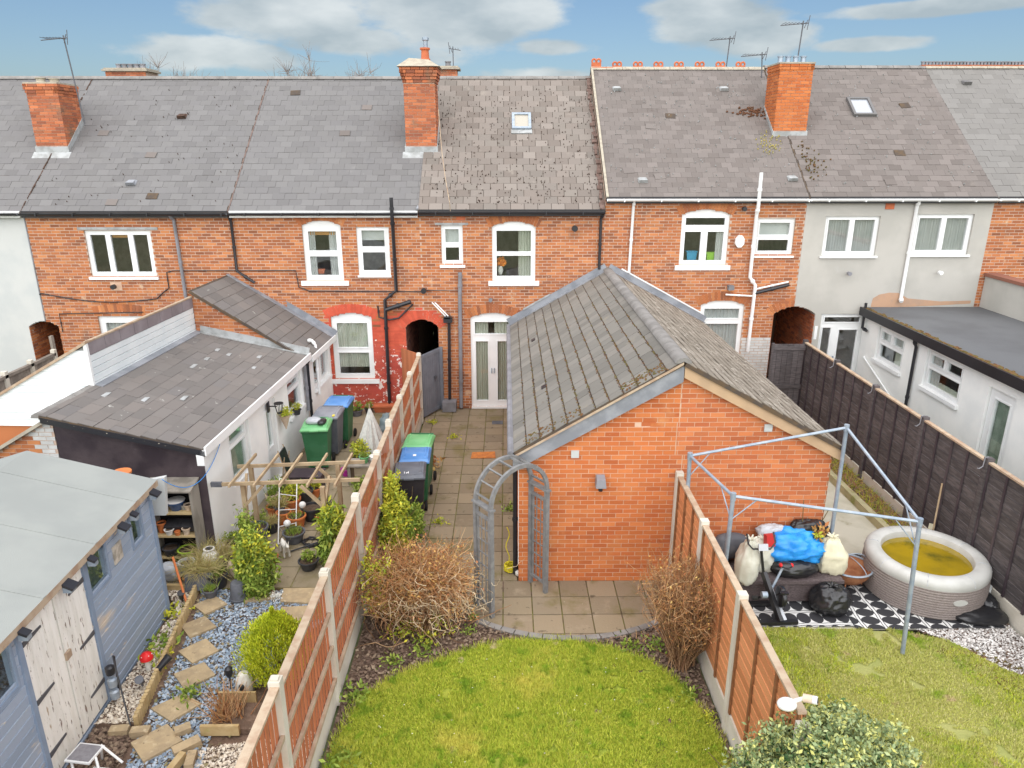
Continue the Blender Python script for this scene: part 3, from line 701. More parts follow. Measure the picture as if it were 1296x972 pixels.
# gutters' downpipes
pipe(HB[0], [(-8.22, FY - .16, 5.10), (-8.17, FY - .06, 4.98), (-8.14, FY - .06, 2.9)], 'grey_pipe', .04)
pipe(HC[0], [(-6.77, FY - .12, 5.12), (-6.77, FY - .06, 4.9), (-6.77, FY - .06, 3.72), (-6.35, FY - .07, 3.42)], 'black_plastic', .036)
pipe(HC[0], [(-2.77, FY - .24, 5.52), (-2.77, FY - .24, 5.0), (-2.78, FY - .14, 4.8), (-2.78, FY - .10, 3.22), (-3.08, FY - .10, 2.98), (-3.11, FY - .10, .02)], 'black_plastic', .045, name='soil_pipe')
pipe(HC[0], [(-3.08, FY - .10, 2.72), (-2.42, FY - .12, 2.94)], 'black_plastic', .055, name='soil_pipe')
pipe(HC[0], [(-3.28, FY - .05, 2.82), (-3.26, FY - .05, 2.52), (-3.0, FY - .05, 2.45), (-2.75, FY - .05, 2.5), (-2.38, FY - .05, 2.86)], 'black_plastic', .02, name='waste_pipe')
pipe(HD[0], [(-1.15, FY - .09, 3.68), (-1.17, FY - .09, 3.0), (-1.2, FY - .09, .05)], 'grey_pipe', .05, name='soil_pipe')
pipe(HD[0], [(-1.46, FY - .10, 2.5), (-1.50, FY - .10, .30)], 'black_plastic', .04)
MB().box(-1.60, -1.38, FY - .2, FY - .01, 2.40, 2.53).build('hopper', 'black_plastic', HD[0])
MB().box(-1.68, -1.32, FY - .34, FY - .02, .02, .28).build('drain_box', 'grey_pipe', HD[0])
pipe(HD[0], [(2.40, FY - .16, 5.12), (2.36, FY - .06, 5.0), (2.36, FY - .06, 3.75)], 'black_plastic', .036)
pipe(HE[0], [(3.15, FY - .14, 5.44), (3.15, FY - .06, 5.3), (3.12, FY - .06, 3.66)], 'upvc', .036)
pipe(HE[0], [(6.16, FY - .24, 6.10), (6.17, FY - .24, 5.3), (6.19, FY - .12, 5.1), (6.19, FY - .10, 3.55), (6.35, FY - .10, 3.34), (6.33, FY - .10, 1.6)], 'upvc', .045, name='soil_pipe')
pipe(HE[0], [(5.62, FY - .08, 3.10), (6.3, FY - .08, 3.06)], 'upvc', .022, name='waste_pipe')
pipe(HE[0], [(6.36, FY - .10, 3.14), (7.2, FY - .12, 3.36)], 'black_plastic', .045, name='soil_pipe')
pipe(HE[0], [(6.36, FY - .10, 3.24), (7.2, FY - .06, 3.42)], 'upvc', .022, name='waste_pipe')
pipe(HF[0], [(10.15, FY - .14, 5.44), (10.16, FY - .06, 5.3), (10.15, FY - .06, 3.0), (10.12, FY - .16, 2.92)], 'upvc', .045)
# cables clipped along the walls
pipe(HB[0], [(-11.85, FY - .03, 3.12)] + [(-11.8 + t * 2.9, FY - .03, 3.15 - .16 * math.sin(t * 3.0) - .12 * t) for t in [i / 10 for i in range(11)]] + [(-8.7, FY - .03, 3.18), (-8.55, FY - .03, 3.28), (-8.55, FY - .03, 3.68), (-8.4, FY - .03, 3.72), (-6.8, FY - .03, 3.72)], 'black_plastic', .013, name='cable')
pipe(HC[0], [(-6.78, FY - .03, 3.72), (-5.3, FY - .03, 3.72), (-5.26, FY - .03, 3.30), (-5.0, FY - .03, 3.2), (-2.15, FY - .03, 3.18)], 'black_plastic', .013, name='cable')
pipe(HB[0], [(-11.45, FY - .03, 2.15), (-11.45, FY - .03, 2.62), (-9.3, FY - .03, 2.66)], 'black_plastic', .012, name='cable')

# lamp tube leaning out of the hopper pole: the white strip light over the gate
tl = thing('strip_light', 'bare white twin tube light tilted above the thin black pipe by the grey gate', 'light', (-1.5, FY - .12, 2.5))
MB().box(-1.58, -1.42, FY - .2, FY - .04, 2.5, 2.56).build('bracket', 'black_plastic', tl)
for d in (0, .07): MB().tube([(-1.55 + d, FY - .12, 2.56), (-1.88 + d, FY - .14, 2.92)], .018, 8).build('tube', 'upvc', tl, smooth=True)

# chimneys
chimney(HB[0], -12.22, -11.42, 19.95, 20.85, 6.50, 8.22, pots=[(-12.0, 20.3, .12, .14, 'mortar_ridge'), (-11.65, 20.3, .12, .12, 'mortar_ridge')], cap=3)
cD = chimney(HD[0], -2.60, -1.80, 19.95, 20.75, 6.50, 8.62, cap=5, rise=.77)
MB().add([(-2.74, 19.8, 8.62), (-1.66, 19.8, 8.62), (-1.66, 20.9, 8.62), (-2.74, 20.9, 8.62), (-2.45, 20.1, 8.84), (-1.95, 20.1, 8.80), (-1.95, 20.6, 8.80), (-2.45, 20.6, 8.84)], [(0, 1, 5, 4), (1, 2, 6, 5), (2, 3, 7, 6), (3, 0, 4, 7), (4, 5, 6, 7), (3, 2, 1, 0)]).build('flaunching', 'mortar_ridge', cD)
pp = MB().lathe([(.13, 0), (.13, .05), (.105, .08), (.095, .26), (.13, .28), (.13, .32), (.08, .32)], 16, (-2.06, 20.35, 8.78)).build('chimney_pot', 'terracotta', cD, smooth=True)
MB().lathe([(.05, 0), (.06, .16), (.085, .18), (.085, .24), (.03, .26)], 12, (-2.04, 20.35, 9.10)).build('cowl', 'galv', cD, smooth=True)
chimney(HE[0], 7.06, 7.92, 20.1, 21.0, 6.88, 8.72, brick='brick_new', cap=2, rise=.75, pots=[(7.2 + i * .2, 20.55, .075, .2, 'galv') for i in range(4)])

# crested ridge tiles on the right brick house
def ring(mb, c, R0, r0, n=12, k=6):
    vs = []; 
    for i in range(n):
        a = 2 * math.pi * i / n
        for j in range(k):
            b = 2 * math.pi * j / k; vs.append((c[0] + (R0 + r0 * math.cos(b)) * math.cos(a), c[1] + r0 * 1.2 * math.sin(b), c[2] + (R0 + r0 * math.cos(b)) * math.sin(a)))
    mb.add(vs, [(i * k + j, i * k + (j + 1) % k, ((i + 1) % n) * k + (j + 1) % k, ((i + 1) % n) * k + j) for i in range(n) for j in range(k)])
for i, x in enumerate([2.62, 3.22, 3.82, 4.41, 5.0, 5.6, 6.2, 6.78]):
    mb = MB(); z = 8.84 + (.08 if i == 0 else 0); ring(mb, (x - .065, RY, z + .10), .058, .026); ring(mb, (x + .065, RY, z + .10), .058, .026)
    mb.box(x - .14, x + .14, RY - .03, RY + .03, z - .06, z + .05).build('crest_tile', 'terracotta', HE[2], smooth=True)
MB().box(2.48, 3.1, RY - .1, RY + .1, 8.80, 8.86).build('ridge_cap', 'terracotta', HE[2])
# low crested ridge of the end house
mb = MB(); mb.box(12.0, 17.0, RY - .08, RY + .08, 8.84, 8.93).build('ridge_cap', 'brick_stack', HG[2])
mb = MB(); x = 12.02
while x < 17: mb.box(x, x + .05, RY - .03, RY + .03, 8.93, 9.0); x += .10
mb.box(12.0, 17, RY - .035, RY + .035, 9.0, 9.03); mb.build('crest', 'grey_pipe', HG[2])

# seams between the roofs: mossy verge on the taller neighbour, thin mortar lines elsewhere
mat('batten_brown0', (.17, .12, .10), c2=(.14, .10, .09), sc=8, rough=.9)
mat('seam_moss', (.13, .085, .07), c2=(.19, .13, .11), sc=12, rough=1)
def seam(h, x, ez, rz, w, t, m, jit=0.0, nm='verge'):
    th = math.atan2(rz - ez, RY - FY); L = math.hypot(rz - ez, RY - FY) + .15
    T = frame((0, FY - .16 * math.cos(th), ez - .16 * math.sin(th) + .10), (1, 0, 0), (0, math.cos(th), math.sin(th))); mb = MB(T)
    n = int(L / .12)
    for i in range(n):
        a = w * (1 + rnd.uniform(-jit, jit)); b = t * (1 + rnd.uniform(-jit, jit)); s = rnd.uniform(-jit, jit) * w * .5
        mb.box(x - a / 2 + s, x + a / 2 + s, -b, .0, i * L / n, (i + 1.02) * L / n)
    return mb.build(nm, m, h)
seam(HD[2], 2.38, 5.2, 8.49, .09, .05, 'seam_moss', .6)
seam(HE[2], 2.49, 5.5, 8.74, .06, .045, 'mortar_ridge')
seam(HC[2], -6.79, 5.17, 8.48, .03, .022, 'batten_brown0', .3)
seam(HB[2], -11.83, 5.17, 8.48, .025, .025, 'moss_dark', .5)
seam(HC[2], -2.16, 5.17, 6.3, .05, .028, 'lead', .1)
seam(HE[2], 7.45, 5.5, 8.74, .028, .022, 'underlay', .1)
# roof lights and roof vents
def rooflight(h, T, x, v, w, hh, m='glass_pale', nm='roof_light', fr='grey_pipe'):
    mb = MB(T); mb.holed(x, x + w, v, v + hh, [(x + .07, x + w - .07, v + .07, v + hh - .07)], -.09, -.0); o = mb.build(nm, fr, h)
    MB(T).box(x + .065, x + w - .065, -.055, -.045, v + .065, v + hh - .065).build('pane', m, o)
    return o
mat('glass_pale', (.36, .33, .27), rough=.15, spec=.6); mat('glass_sky', (.33, .35, .38), rough=.12, spec=.7)
def vz(H, z): return (z - H[3].translation.z) / math.sin(H[4])
rooflight(HD[2], HD[3], .18, vz(HD, 7.10), .52, .68, fr='galv')
MB(HD[3]).box(.16, .72, -.04, -.02, vz(HD, 7.10) - .16, vz(HD, 7.10) - .005).build('flashing', 'lead_white', HD[2])
rooflight(HF[2], HF[3], 9.40, vz(HF, 7.45), .62, .78, 'glass_sky', fr='slate_blue')
for (H, x, z, m) in ((HB, -8.95, 7.4, 'moss_dark'), (HB, -9.55, 5.75, 'lead'), (HE, 3.0, 8.15, 'lead_white'), (HE, 6.0, 8.15, 'lead_white'), (HE, 3.3, 5.82, 'lead_white'), (HE, 7.05, 5.86, 'lead_white'), (HG, 12.9, 8.33, 'slate_blue')):
    v = vz(H, z); MB(H[3]).hexa([(x, -.02, v), (x + .24, -.02, v), (x + .24, -.01, v + .2), (x, -.01, v + .2), (x + .02, -.11, v), (x + .22, -.11, v), (x + .2, -.05, v + .18), (x + .04, -.05, v + .18)]).build('roof_vent', m, H[2])
# moss clumps lying on the slates
mat('rust_moss', (.17, .075, .04), c2=(.11, .06, .035), sc=12, rough=1)
def clumps(h, T, pts, m, s=.05):
    mb = MB(T)
    for x, v in pts: mb.ell((x, -.03, v), (s * rnd.uniform(.6, 1.5), .03, s * rnd.uniform(.5, 1.2)), 6, 4, .3)
    return mb.build('moss', m, h, kind='stuff')
clumps(HE[2], HE[3], [(6.65 + abs(rnd.gauss(0, .22)) * (1 if rnd.random() < .6 else -1), vz(HE, 7.55) + rnd.gauss(0, .12)) for _ in range(90)], 'rust_moss', .028)
clumps(HD[2], HD[3], [(rnd.uniform(-1.9, 2.3), rnd.uniform(.1, 1) ** 1.4 * 5.0) for _ in range(500)], 'moss_dark', .011)
clumps(HF[2], HF[3], [(7.6 + abs(rnd.gauss(0, .25)), vz(HF, 6.3) + rnd.gauss(0, .35)) for _ in range(60)], 'moss', .018)

# objects on the window sills, indoors
mat('petal', (.75, .22, .02), rough=.6); mat('white_ceramic', (.72, .70, .66), rough=.3); mat('plastic_blue', (.05, .30, .50), rough=.4); mat('plastic_lime', (.30, .55, .06), rough=.4)
fv = thing('vase_of_flowers', 'white vase of orange flowers behind the upstairs window of the middle house', 'vase', (-.14, FY + .22, 3.57))
MB().lathe([(.04, 0), (.08, .1), (.06, .2), (.07, .22)], 12, (-.14, FY + .24, 3.57)).build('vase', 'white_ceramic', fv, smooth=True)
mb = MB()
for i in range(40):
    a = rnd.uniform(0, 6.28); q = rnd.uniform(0, .13); mb.ell((-.12 + q * math.cos(a), FY + .24 + q * math.sin(a) * .6, 3.88 + rnd.uniform(-.08, .12)), (.035, .02, .035), 5, 3, .3)
mb.build('petals', 'petal', fv)
def tub(x, y, z, w, d, h, m, lab, nm='storage_tub'):
    t = thing(nm, lab, 'tub', (x, y, z)); mb = MB()
    mb.hexa([(x - w * .42, y - d * .4, z), (x + w * .42, y - d * .4, z), (x + w * .42, y + d * .4, z), (x - w * .42, y + d * .4, z), (x - w / 2, y - d / 2, z + h), (x + w / 2, y - d / 2, z + h), (x + w / 2, y + d / 2, z + h), (x - w / 2, y + d / 2, z + h)]).build('body', m, t)
    MB().box(x - w / 2 - .015, x + w / 2 + .015, y - d / 2 - .01, y + d / 2 + .01, z + h, z + h + .03).build('rim', m, t)
tub(4.74, FY + .24, 3.94, .26, .16, .20, 'plastic_blue', 'turquoise tub behind the left pane of the upstairs window by the alarm box')
tub(5.26, FY + .24, 3.94, .30, .16, .17, 'plastic_lime', 'lime green tub behind the right pane of the upstairs window by the alarm box')
tub(-4.72, FY + .24, 3.60, .16, .10, .09, 'terracotta', 'orange pot behind the lower pane of the upstairs window above the red arch', 'flower_pot')

# ---------------------------------------------------------------- aerials
mat('aerial_metal', (.12, .12, .13), rough=.5, metal=.4)
def aerial(x, y, z0, z1, bx, bz, label, boom=.7, lean=0.0, dirx=-1, els=7, tail=True):
    t = thing('tv_aerial', label, 'aerial', (x, y, z0))
    MB().tube([(x, y, z0), (x + lean, y, z1)], .016, 6).build('mast', 'aerial_metal', t)
    mb = MB(); xb = x + lean; mb.tube([(xb + .12 * -dirx, y - .05, z1 - .06), (xb + boom * dirx, y - .05, z1 - .06 - .06)], .012, 6)
    for i in range(els):
        q = xb + dirx * (boom * i / els) ; mb.tube([(q, y - .22, z1 - .07), (q, y + .12, z1 - .07)], .006, 4)
    mb.tube([(xb - .10 * dirx, y - .05, z1 - .22), (xb - .14 * dirx, y - .05, z1 + .12)], .01, 5); mb.tube([(xb - .02 * dirx, y - .05, z1 - .18), (xb - .10 * dirx, y - .05, z1 + .02)], .01, 5)
    mb.build('antenna', 'aerial_metal', t)
    return t
aerial(-10.95, 20.1, 7.25, 9.35, 0, 0, 'tall aerial leaning beside the leftmost brick chimney', .55, -.16)
aerial(6.45, 22.9, 8.7, 9.72, 0, 0, 'aerial with a long boom on the crested ridge, left of the other roof aerials', .6, .05)
aerial(7.30, 22.2, 8.5, 9.22, 0, 0, 'low aerial with twin booms just left of the orange chimney', .6, -.06)
aerial(7.66, 20.6, 8.7, 9.78, 0, 0, 'aerial standing on top of the orange chimney, highest of all', .6, .05)
aerial(-1.68, 25.5, 8.6, 9.75, 0, 0, 'small aerial behind the tall middle chimney', .25, 0, 1, 3)

# ---------------------------------------------------------------- beyond the ridge
def backstack(x0, x1, y, z1, label, n, w=.9):
    t = thing('chimney_stack', label, 'chimney', ((x0 + x1) / 2, y, 7.5))
    MB().box(x0 + .01, x1 - .01, y + .01, y + w, 7.2, z1 - .02).build('shaft', 'mortar', t)
    T = frame((x0, y, 0)); mb = MB(T)
    for (a, b, c, d, i) in courses(cut([(0, 7.2), (x1 - x0, 7.2), (x1 - x0, z1 - .1), (0, z1 - .1)]), 7.2, z1 - .1, .225, .075, .01, 9): mb.box(a, b, -.003, .02, c, d)
    mb.build('brick_courses', 'brick_stack', t, kind='stuff')
    MB().box(x0 - .08, x1 + .08, y - .08, y + w + .08, z1 - .10, z1 - .04).box(x0 - .03, x1 + .03, y - .03, y + w + .03, z1 - .04, z1).build('cap', 'mortar_ridge', t)
    for i in range(n): MB().lathe([(.09, 0), (.08, .12), (.10, .13), (.10, .16), (.06, .16)], 10, (x0 + (x1 - x0) * (i + 1.3) / (n + 1.6), y + w / 2, z1)).build('chimney_pot', 'grey_pipe', t, smooth=True)
backstack(-13.0, -11.7, 25.6, 9.12, 'wide chimney stack with a row of small pots, rising behind the left roofs', 5)
backstack(-2.1, -1.5, 24.5, 9.08, 'stub of a street side chimney peeping out right of the tall middle chimney', 1, .6)
# gable peak at the extreme right
gp = thing('street_gable', 'orange brick gable peak just showing above the right end of the roofs', 'gable', (16.9, 27, 7))
mb = MB(); mb.prism([(17.6, 7), (20.5, 7), (20.5, 8.9), (19.4, 9.9), (18.2, 8.75), (17.6, 8.75)], 26.5, 26.8); mb.build('wall', 'brick_stack', gp)
MB().hexa([(18.0, 26.2, 8.7), (19.4, 26.2, 10.0), (19.4, 27.2, 10.0), (18.0, 27.2, 8.7), (17.95, 26.2, 8.8), (19.4, 26.2, 10.12), (19.4, 27.2, 10.12), (17.95, 27.2, 8.8)]).build('verge', 'slate_blue', gp)

# red paint also covers the joints of the painted wall
mb = MB(TF); strips(mb, cut([(-4.62, 1.75), (-2.14, 1.75), (-2.14, 2.66), (-2.7, 2.68), (-3.3, 2.70), (-3.9, 2.80), (-4.55, 2.66)], hC), 1.75, 2.80, -.003, .001); mb.build('painted_joints', 'brick_red_paint', HC[0], kind='stuff')
mb = MB(TF); strips(mb, cut([(-4.62, .0), (-2.14, .0), (-2.14, 1.75), (-4.62, 1.75)], hC), 0, 1.75, -.003, .001); mb.build('painted_joints', 'brick_peeling', HC[0], kind='stuff')

for pts, lb, mm in (([(-1.72, 19.9, 7.6), (-1.62, 19.4, 6.55), (-1.50, 18.75, 5.95), (-1.36, 18.1, 5.40), (-1.34, 18.24, 4.95)], 'pale aerial cable trailing from the tall chimney down the mossy roof', 'rail_wood'), ([(-2.14, 18.26, 3.22), (-1.2, 18.24, 3.2), (-1.12, 18.26, 3.4)], 'thin black cable along the wall above the strip light', 'black_plastic')):
    MB().tube(pts, .010, 5).build('cable', mm, None, pts[-1], smooth=True, label=lb, cat='cable')
# yellow lichen round the foot of the right hand chimney
mat('lichen', (.45, .36, .08), c2=(.40, .38, .18), sc=14, rough=1)
clumps(HE[2], HE[3], [(6.9 + rnd.gauss(0, .18), vz(HE, 6.75) + rnd.gauss(0, .22)) for _ in range(70)], 'lichen', .014)
clumps(HE[2], HE[3], [(rnd.uniform(2.6, 7.3), rnd.uniform(.2, 5.2)) for _ in range(160)], 'lead_white', .012)
clumps(HF[2], HF[3], [(rnd.uniform(7.6, 11.9), rnd.uniform(.2, 5.2)) for _ in range(110)], 'lead_white', .012)
clumps(HB[2], HB[3], [(rnd.uniform(-11.6, -6.9), rnd.uniform(.2, 5.2)) for _ in range(60)], 'moss_dark', .010)
# slipped and broken slates
for H, n_ in ((HB, 4), (HC, 3), (HE, 4), (HF, 4), (HG, 1)):
    for _ in range(n_):
        x = H[0].location.x + rnd.uniform(-1.9, 1.9); v = .12 + .225 * rnd.randint(1, 21)
        piece('slate', 'slate_weathered' if rnd.random() < .6 else 'underlay', H[2], H[3], (x, -.024, v), (.27, .010, .20), rx=R(3), ry=R(rnd.uniform(-7, 7)))
# ---------------------------------------------------------------- ground
def inpoly(P, x, y):
    c = np.zeros(len(x), dtype=bool); n = len(P)
    for i in range(n):
        (a, b), (d, e) = P[i], P[(i + 1) % n]
        if b == e: continue
        t = ((b > y) != (e > y)) & (x < (d - a) * (y - b) / (e - b) + a)
        c ^= t
    return c
def scatter(P, n):
    xs = [p[0] for p in P]; ys = [p[1] for p in P]; x = nr.uniform(min(xs), max(xs), n); y = nr.uniform(min(ys), max(ys), n)
    k = inpoly(P, x, y); return x[k], y[k]
def vnoise(x, y, s, seed=0):
    """cheap smooth value noise 0..1"""
    g = np.random.default_rng(seed).random((64, 64)); X = (x * s) % 63; Y = (y * s) % 63
    i = X.astype(int); j = Y.astype(int); u = X - i; v = Y - j; u = u * u * (3 - 2 * u); v = v * v * (3 - 2 * v)
    return (g[i, j] * (1 - u) + g[(i + 1) % 64, j] * u) * (1 - v) + (g[i, (j + 1) % 64] * (1 - u) + g[(i + 1) % 64, (j + 1) % 64] * u) * v
def sheet(name, m, x0, x1, y0, y1, z, step=.08, amp=.0, sc=6, kind='structure', poly=None, seed=1):
    nx = max(2, int((x1 - x0) / step)); ny = max(2, int((y1 - y0) / step))
    X, Y = np.meshgrid(np.linspace(x0, x1, nx + 1), np.linspace(y0, y1, ny + 1), indexing='ij'); x = X.ravel(); y = Y.ravel()
    zz = z + amp * (vnoise(x, y, sc, seed) - .5) + amp * .5 * (vnoise(x, y, sc * 3.1, seed + 1) - .5)
    idx = (np.arange(nx)[:, None] * (ny + 1) + np.arange(ny)[None, :]).ravel()
    F = np.stack([idx, idx + ny + 1, idx + ny + 2, idx + 1], 1)
    if poly is not None:
        cx = x[idx] + step / 2; cy = y[idx] + step / 2; F = F[inpoly(poly, cx, cy)]
    return npmesh(name, np.stack([x, y, zz], 1), F, m, kind=kind, smooth=True)
g = MB().add([(-900, -300, -.12), (900, -300, -.12), (900, 1600, -.12), (-900, 1600, -.12)], [(0, 1, 2, 3)]).build('ground', 'land', kind='structure')

def clip_poly(P, f):
    """keep the part of convex polygon P where f(x,y) >= 0 (f affine-ish)"""
    out = []
    for i in range(len(P)):
        a, b = P[i], P[(i + 1) % len(P)]; fa, fb = f(*a), f(*b)
        if fa >= 0: out.append(a)
        if (fa >= 0) != (fb >= 0):
            t = fa / (fa - fb); out.append((a[0] + (b[0] - a[0]) * t, a[1] + (b[1] - a[1]) * t))
    return out
# --- the middle garden
sheet('flower_bed', 'soil', -2.12, 2.62, 3.0, 10.4, -.035, .06, .05, 4)
arc_c = (.95, 11.15); arc_r = 2.50      # edge of the patio
def arc_y(x): return arc_c[1] - math.sqrt(max(arc_r ** 2 - (x - arc_c[0]) ** 2, 0))
pb = [(.18, 18.28), (-2.12, 18.28), (-2.12, 11.3), (-1.25, 10.9), (-.62, 9.75)] + [(arc_c[0] + arc_r * math.sin(t), arc_c[1] - arc_r * math.cos(t)) for t in [-.62 + i * .104 for i in range(13)]] + [(2.6, 9.6), (2.6, 10.14), (.18, 10.14)]
patio = MB().slabp([p for p in pb], -.06, -.018).build('patio', 'joint_moss', kind='structure')
nslab = 0
def in_patio(x, y): return bool(inpoly(pb, np.array([x]), np.array([y]))[0])
rows = [10.14 - .447 * i for i in range(-19, 5)]
for i, yt in enumerate(rows):
    for k in range(12):
        xl = -2.30 + .447 * k + (0 if yt > 10.2 else .02)
        q = [(xl, yt - .428), (xl + .428, yt - .428), (xl + .428, yt), (xl, yt)]
        if yt > 10.2: q = clip_poly(q, lambda x, y: .17 - x)
        q = clip_poly(q, lambda x, y: x + 2.10) if q else q
        q = clip_poly(q, lambda x, y: 2.58 - x) if q else q
        q = clip_poly(q, lambda x, y: 18.27 - y) if q else q
        if not q or len(q) < 3: continue
        if yt < 10.2:
            cx = sum(p[0] for p in q) / len(q); cy = sum(p[1] for p in q) / len(q); dx, dy = cx - arc_c[0], cy - arc_c[1]; L = math.hypot(dx, dy)
            if L > 1.2: q = clip_poly(q, lambda x, y: (arc_r - .11) - ((x - arc_c[0]) * dx + (y - arc_c[1]) * dy) / L)
            if q and cx < -.2: q = clip_poly(q, lambda x, y: x + .62)
        elif yt < 11.3: q = clip_poly(q, lambda x, y: (x + 1.35) * 1.0 + (y - 10.6) * .55)
        if not q or len(q) < 3: continue
        ar = abs(sum(q[j][0] * q[(j + 1) % len(q)][1] - q[(j + 1) % len(q)][0] * q[j][1] for j in range(len(q)))) / 2
        if ar < .012: continue
        h = rnd.uniform(-.003, .004); MB().slabp(q, -.03, h).build('paving_slab', 'slab', patio)
# curved edging of narrow stones
for i in range(15):
    t0, t1 = -.60 + i * .085, -.60 + (i + .93) * .085
    MB().slabp([(arc_c[0] + r * math.sin(t), arc_c[1] - r * math.cos(t)) for r, t in ((arc_r, t0), (arc_r, t1), (arc_r - .10, t1), (arc_r - .10, t0))], -.05, .012).build('edging_stone', 'ridge_grey', patio)
lawn_p = [(-2.06, 3.0), (-2.05, 6.0), (-2.0, 6.9), (-1.84, 7.55), (-1.45, 7.95), (-.88, 8.26), (-.4, 8.5), (0, 8.63), (.9, 8.62), (1.45, 8.48), (1.95, 8.2), (2.25, 7.8), (2.42, 7.3), (2.52, 6.8), (2.5, 6.3), (2.45, 5.0), (2.5, 3.0)]
lawn = sheet('lawn', 'turf', -2.1, 2.6, 3.0, 8.72, -.012, .03, .02, 3, poly=lawn_p)

def grass(name, P, n, m, h=(.02, .05), w=.006, mask=None, z=.0, label=None, cat=None):
    x, y = scatter(P, n)
    if mask is not None: k = mask(x, y); x, y = x[k], y[k]
    n = len(x); a = nr.uniform(0, 6.283, n); hh = nr.uniform(*h, n) * (.6 + .8 * vnoise(x, y, 1.7, 5)); le = nr.uniform(.1, .9, n) * hh; la = nr.uniform(0, 6.283, n)
    ww = nr.uniform(.6, 1.3, n) * w
    V = np.empty((n, 3, 3), dtype=np.float32)
    V[:, 0] = np.stack([x - ww * np.cos(a), y - ww * np.sin(a), np.full(n, z)], 1)
    V[:, 1] = np.stack([x + ww * np.cos(a), y + ww * np.sin(a), np.full(n, z)], 1)
    V[:, 2] = np.stack([x + le * np.cos(la), y + le * np.sin(la), z + hh], 1)
    o = npmesh(name, V, np.arange(n * 3).reshape(-1, 3), m, kind='stuff')
    return tag(o, label, cat)
grass('grass', [p if p[1] > 4.2 else (p[0], 4.2) for p in lawn_p] , 460000, 'grass_blade', (.02, .055), .0055, label='bright green mown grass of the middle garden lawn', cat='grass', mask=lambda x, y: (vnoise(x, y, 9, 3) > .12) & ~((np.abs(x - (.52 + .12 * (8.6 - y) + .06 * np.sin(y * 4))) < .07 * vnoise(x, y, 5, 21) * 2) & (nr.random(len(x)) < .55)))
worn = [(.40, 8.55), (.62, 8.55), (.80, 7.4), (.98, 6.2), (1.1, 5.2), (.88, 5.2), (.72, 6.4), (.56, 7.4)]
grass('grass', worn, 6500, 'grass_dry', (.015, .035), .005, label='faint pale worn track running up the middle lawn', cat='grass', mask=lambda x, y: vnoise(x, y, 6, 33) > .35)
# fringe of longer grass along the lawn edge
e = []
for i in range(1, len(lawn_p) - 2):
    (a, b), (c, d) = lawn_p[i], lawn_p[i + 1]; L = math.hypot(c - a, d - b)
    for _ in range(int(L * 700)): t = rnd.random(); e.append((a + (c - a) * t + rnd.gauss(0, .045), b + (d - b) * t + rnd.gauss(0, .045)))
e = np.array(e); n = len(e); a = nr.uniform(0, 6.283, n); V = np.empty((n, 3, 3)); hh = nr.uniform(.03, .09, n)
V[:, 0] = np.stack([e[:, 0] - .005 * np.cos(a), e[:, 1] - .005 * np.sin(a), np.full(n, -.03)], 1); V[:, 1] = np.stack([e[:, 0] + .005 * np.cos(a), e[:, 1] + .005 * np.sin(a), np.full(n, -.03)], 1); V[:, 2] = np.stack([e[:, 0] + nr.normal(0, .03, n), e[:, 1] + nr.normal(0, .03, n), hh], 1)
tag(npmesh('grass', V, np.arange(n * 3).reshape(-1, 3), 'grass_blade', kind='stuff'), 'longer tufts along the curved edge of the middle lawn', 'grass')

# --- right garden
rl = [(2.75, 3.0), (2.75, 8.92), (5.6, 8.86), (6.3, 8.6), (6.7, 8.0), (7.4, 7.4), (7.4, 3.0)]
sheet('lawn', 'turf_dry', 2.74, 7.42, 3.0, 8.95, -.015, .05, .02, 3, poly=rl, seed=4)
RLV = [p if p[1] > 4.2 else (p[0], 4.2) for p in rl]
grass('grass', RLV, 300000, 'grass_dry', (.015, .04), .0055, label='patchy yellowing grass of the right garden lawn', cat='grass', mask=lambda x, y: vnoise(x, y, 2.6, 8) + .5 * vnoise(x, y, 9, 3) > .42)
grass('grass', RLV, 120000, 'grass_blade', (.02, .05), .006, label='greener grass tufts across the right garden lawn', cat='grass', mask=lambda x, y: (vnoise(x, y, 1.1, 12) + .35 * vnoise(x, y, 5, 3) > .74) | ((x < 3.3 + .5 * vnoise(x, y, 4, 2)) & (y < 7.9)))
sheet('ground', 'concrete_path', 2.72, 7.42, 8.86, 18.28, -.012, .3, .004, 2, poly=[(2.72, 8.9), (7.42, 8.9), (7.42, 18.28), (5.02, 18.28), (5.02, 10.14), (2.72, 10.14)])
# chippings in the corner by the fence
def chips(name, m, P, n, s=(.008, .02), z=-.01, label=None, cat=None, flat=.5):
    x, y = scatter(P, n); n = len(x); a = nr.uniform(0, 6.283, n); r = nr.uniform(*s, n); t = nr.uniform(-.6, .6, (n, 2))
    V = np.empty((n, 4, 3)); 
    for j in range(4):
        q = a + j * 1.5708 + nr.uniform(-.3, .3, n); rr = r * nr.uniform(.7, 1.2, n)
        dx, dy = rr * np.cos(q), rr * np.sin(q); V[:, j] = np.stack([x + dx, y + dy, z + r * flat + dx * t[:, 0] + dy * t[:, 1]], 1)
    return tag(npmesh(name, V, np.arange(n * 4).reshape(-1, 4), m, kind='stuff'), label, cat)
mat('clod_brown', (.2, .14, .09), pal=[(.10, .075, .05), (.20, .15, .09), (.30, .24, .15), (.16, .15, .06)], rough=1)
mat('chip_white', (.6, .58, .55), pal=[(.30, .27, .25), (.62, .60, .57), (.78, .76, .73), (.45, .40, .37)], rough=.9)
mat('chip_blue', (.2, .3, .42), pal=[(.15, .19, .25), (.24, .31, .39), (.34, .42, .50), (.48, .52, .56), (.20, .26, .33)], rough=.8)
mat('chip_cream', (.6, .5, .38), pal=[(.42, .34, .25), (.66, .58, .46), (.72, .66, .56), (.50, .40, .30)], rough=.9)
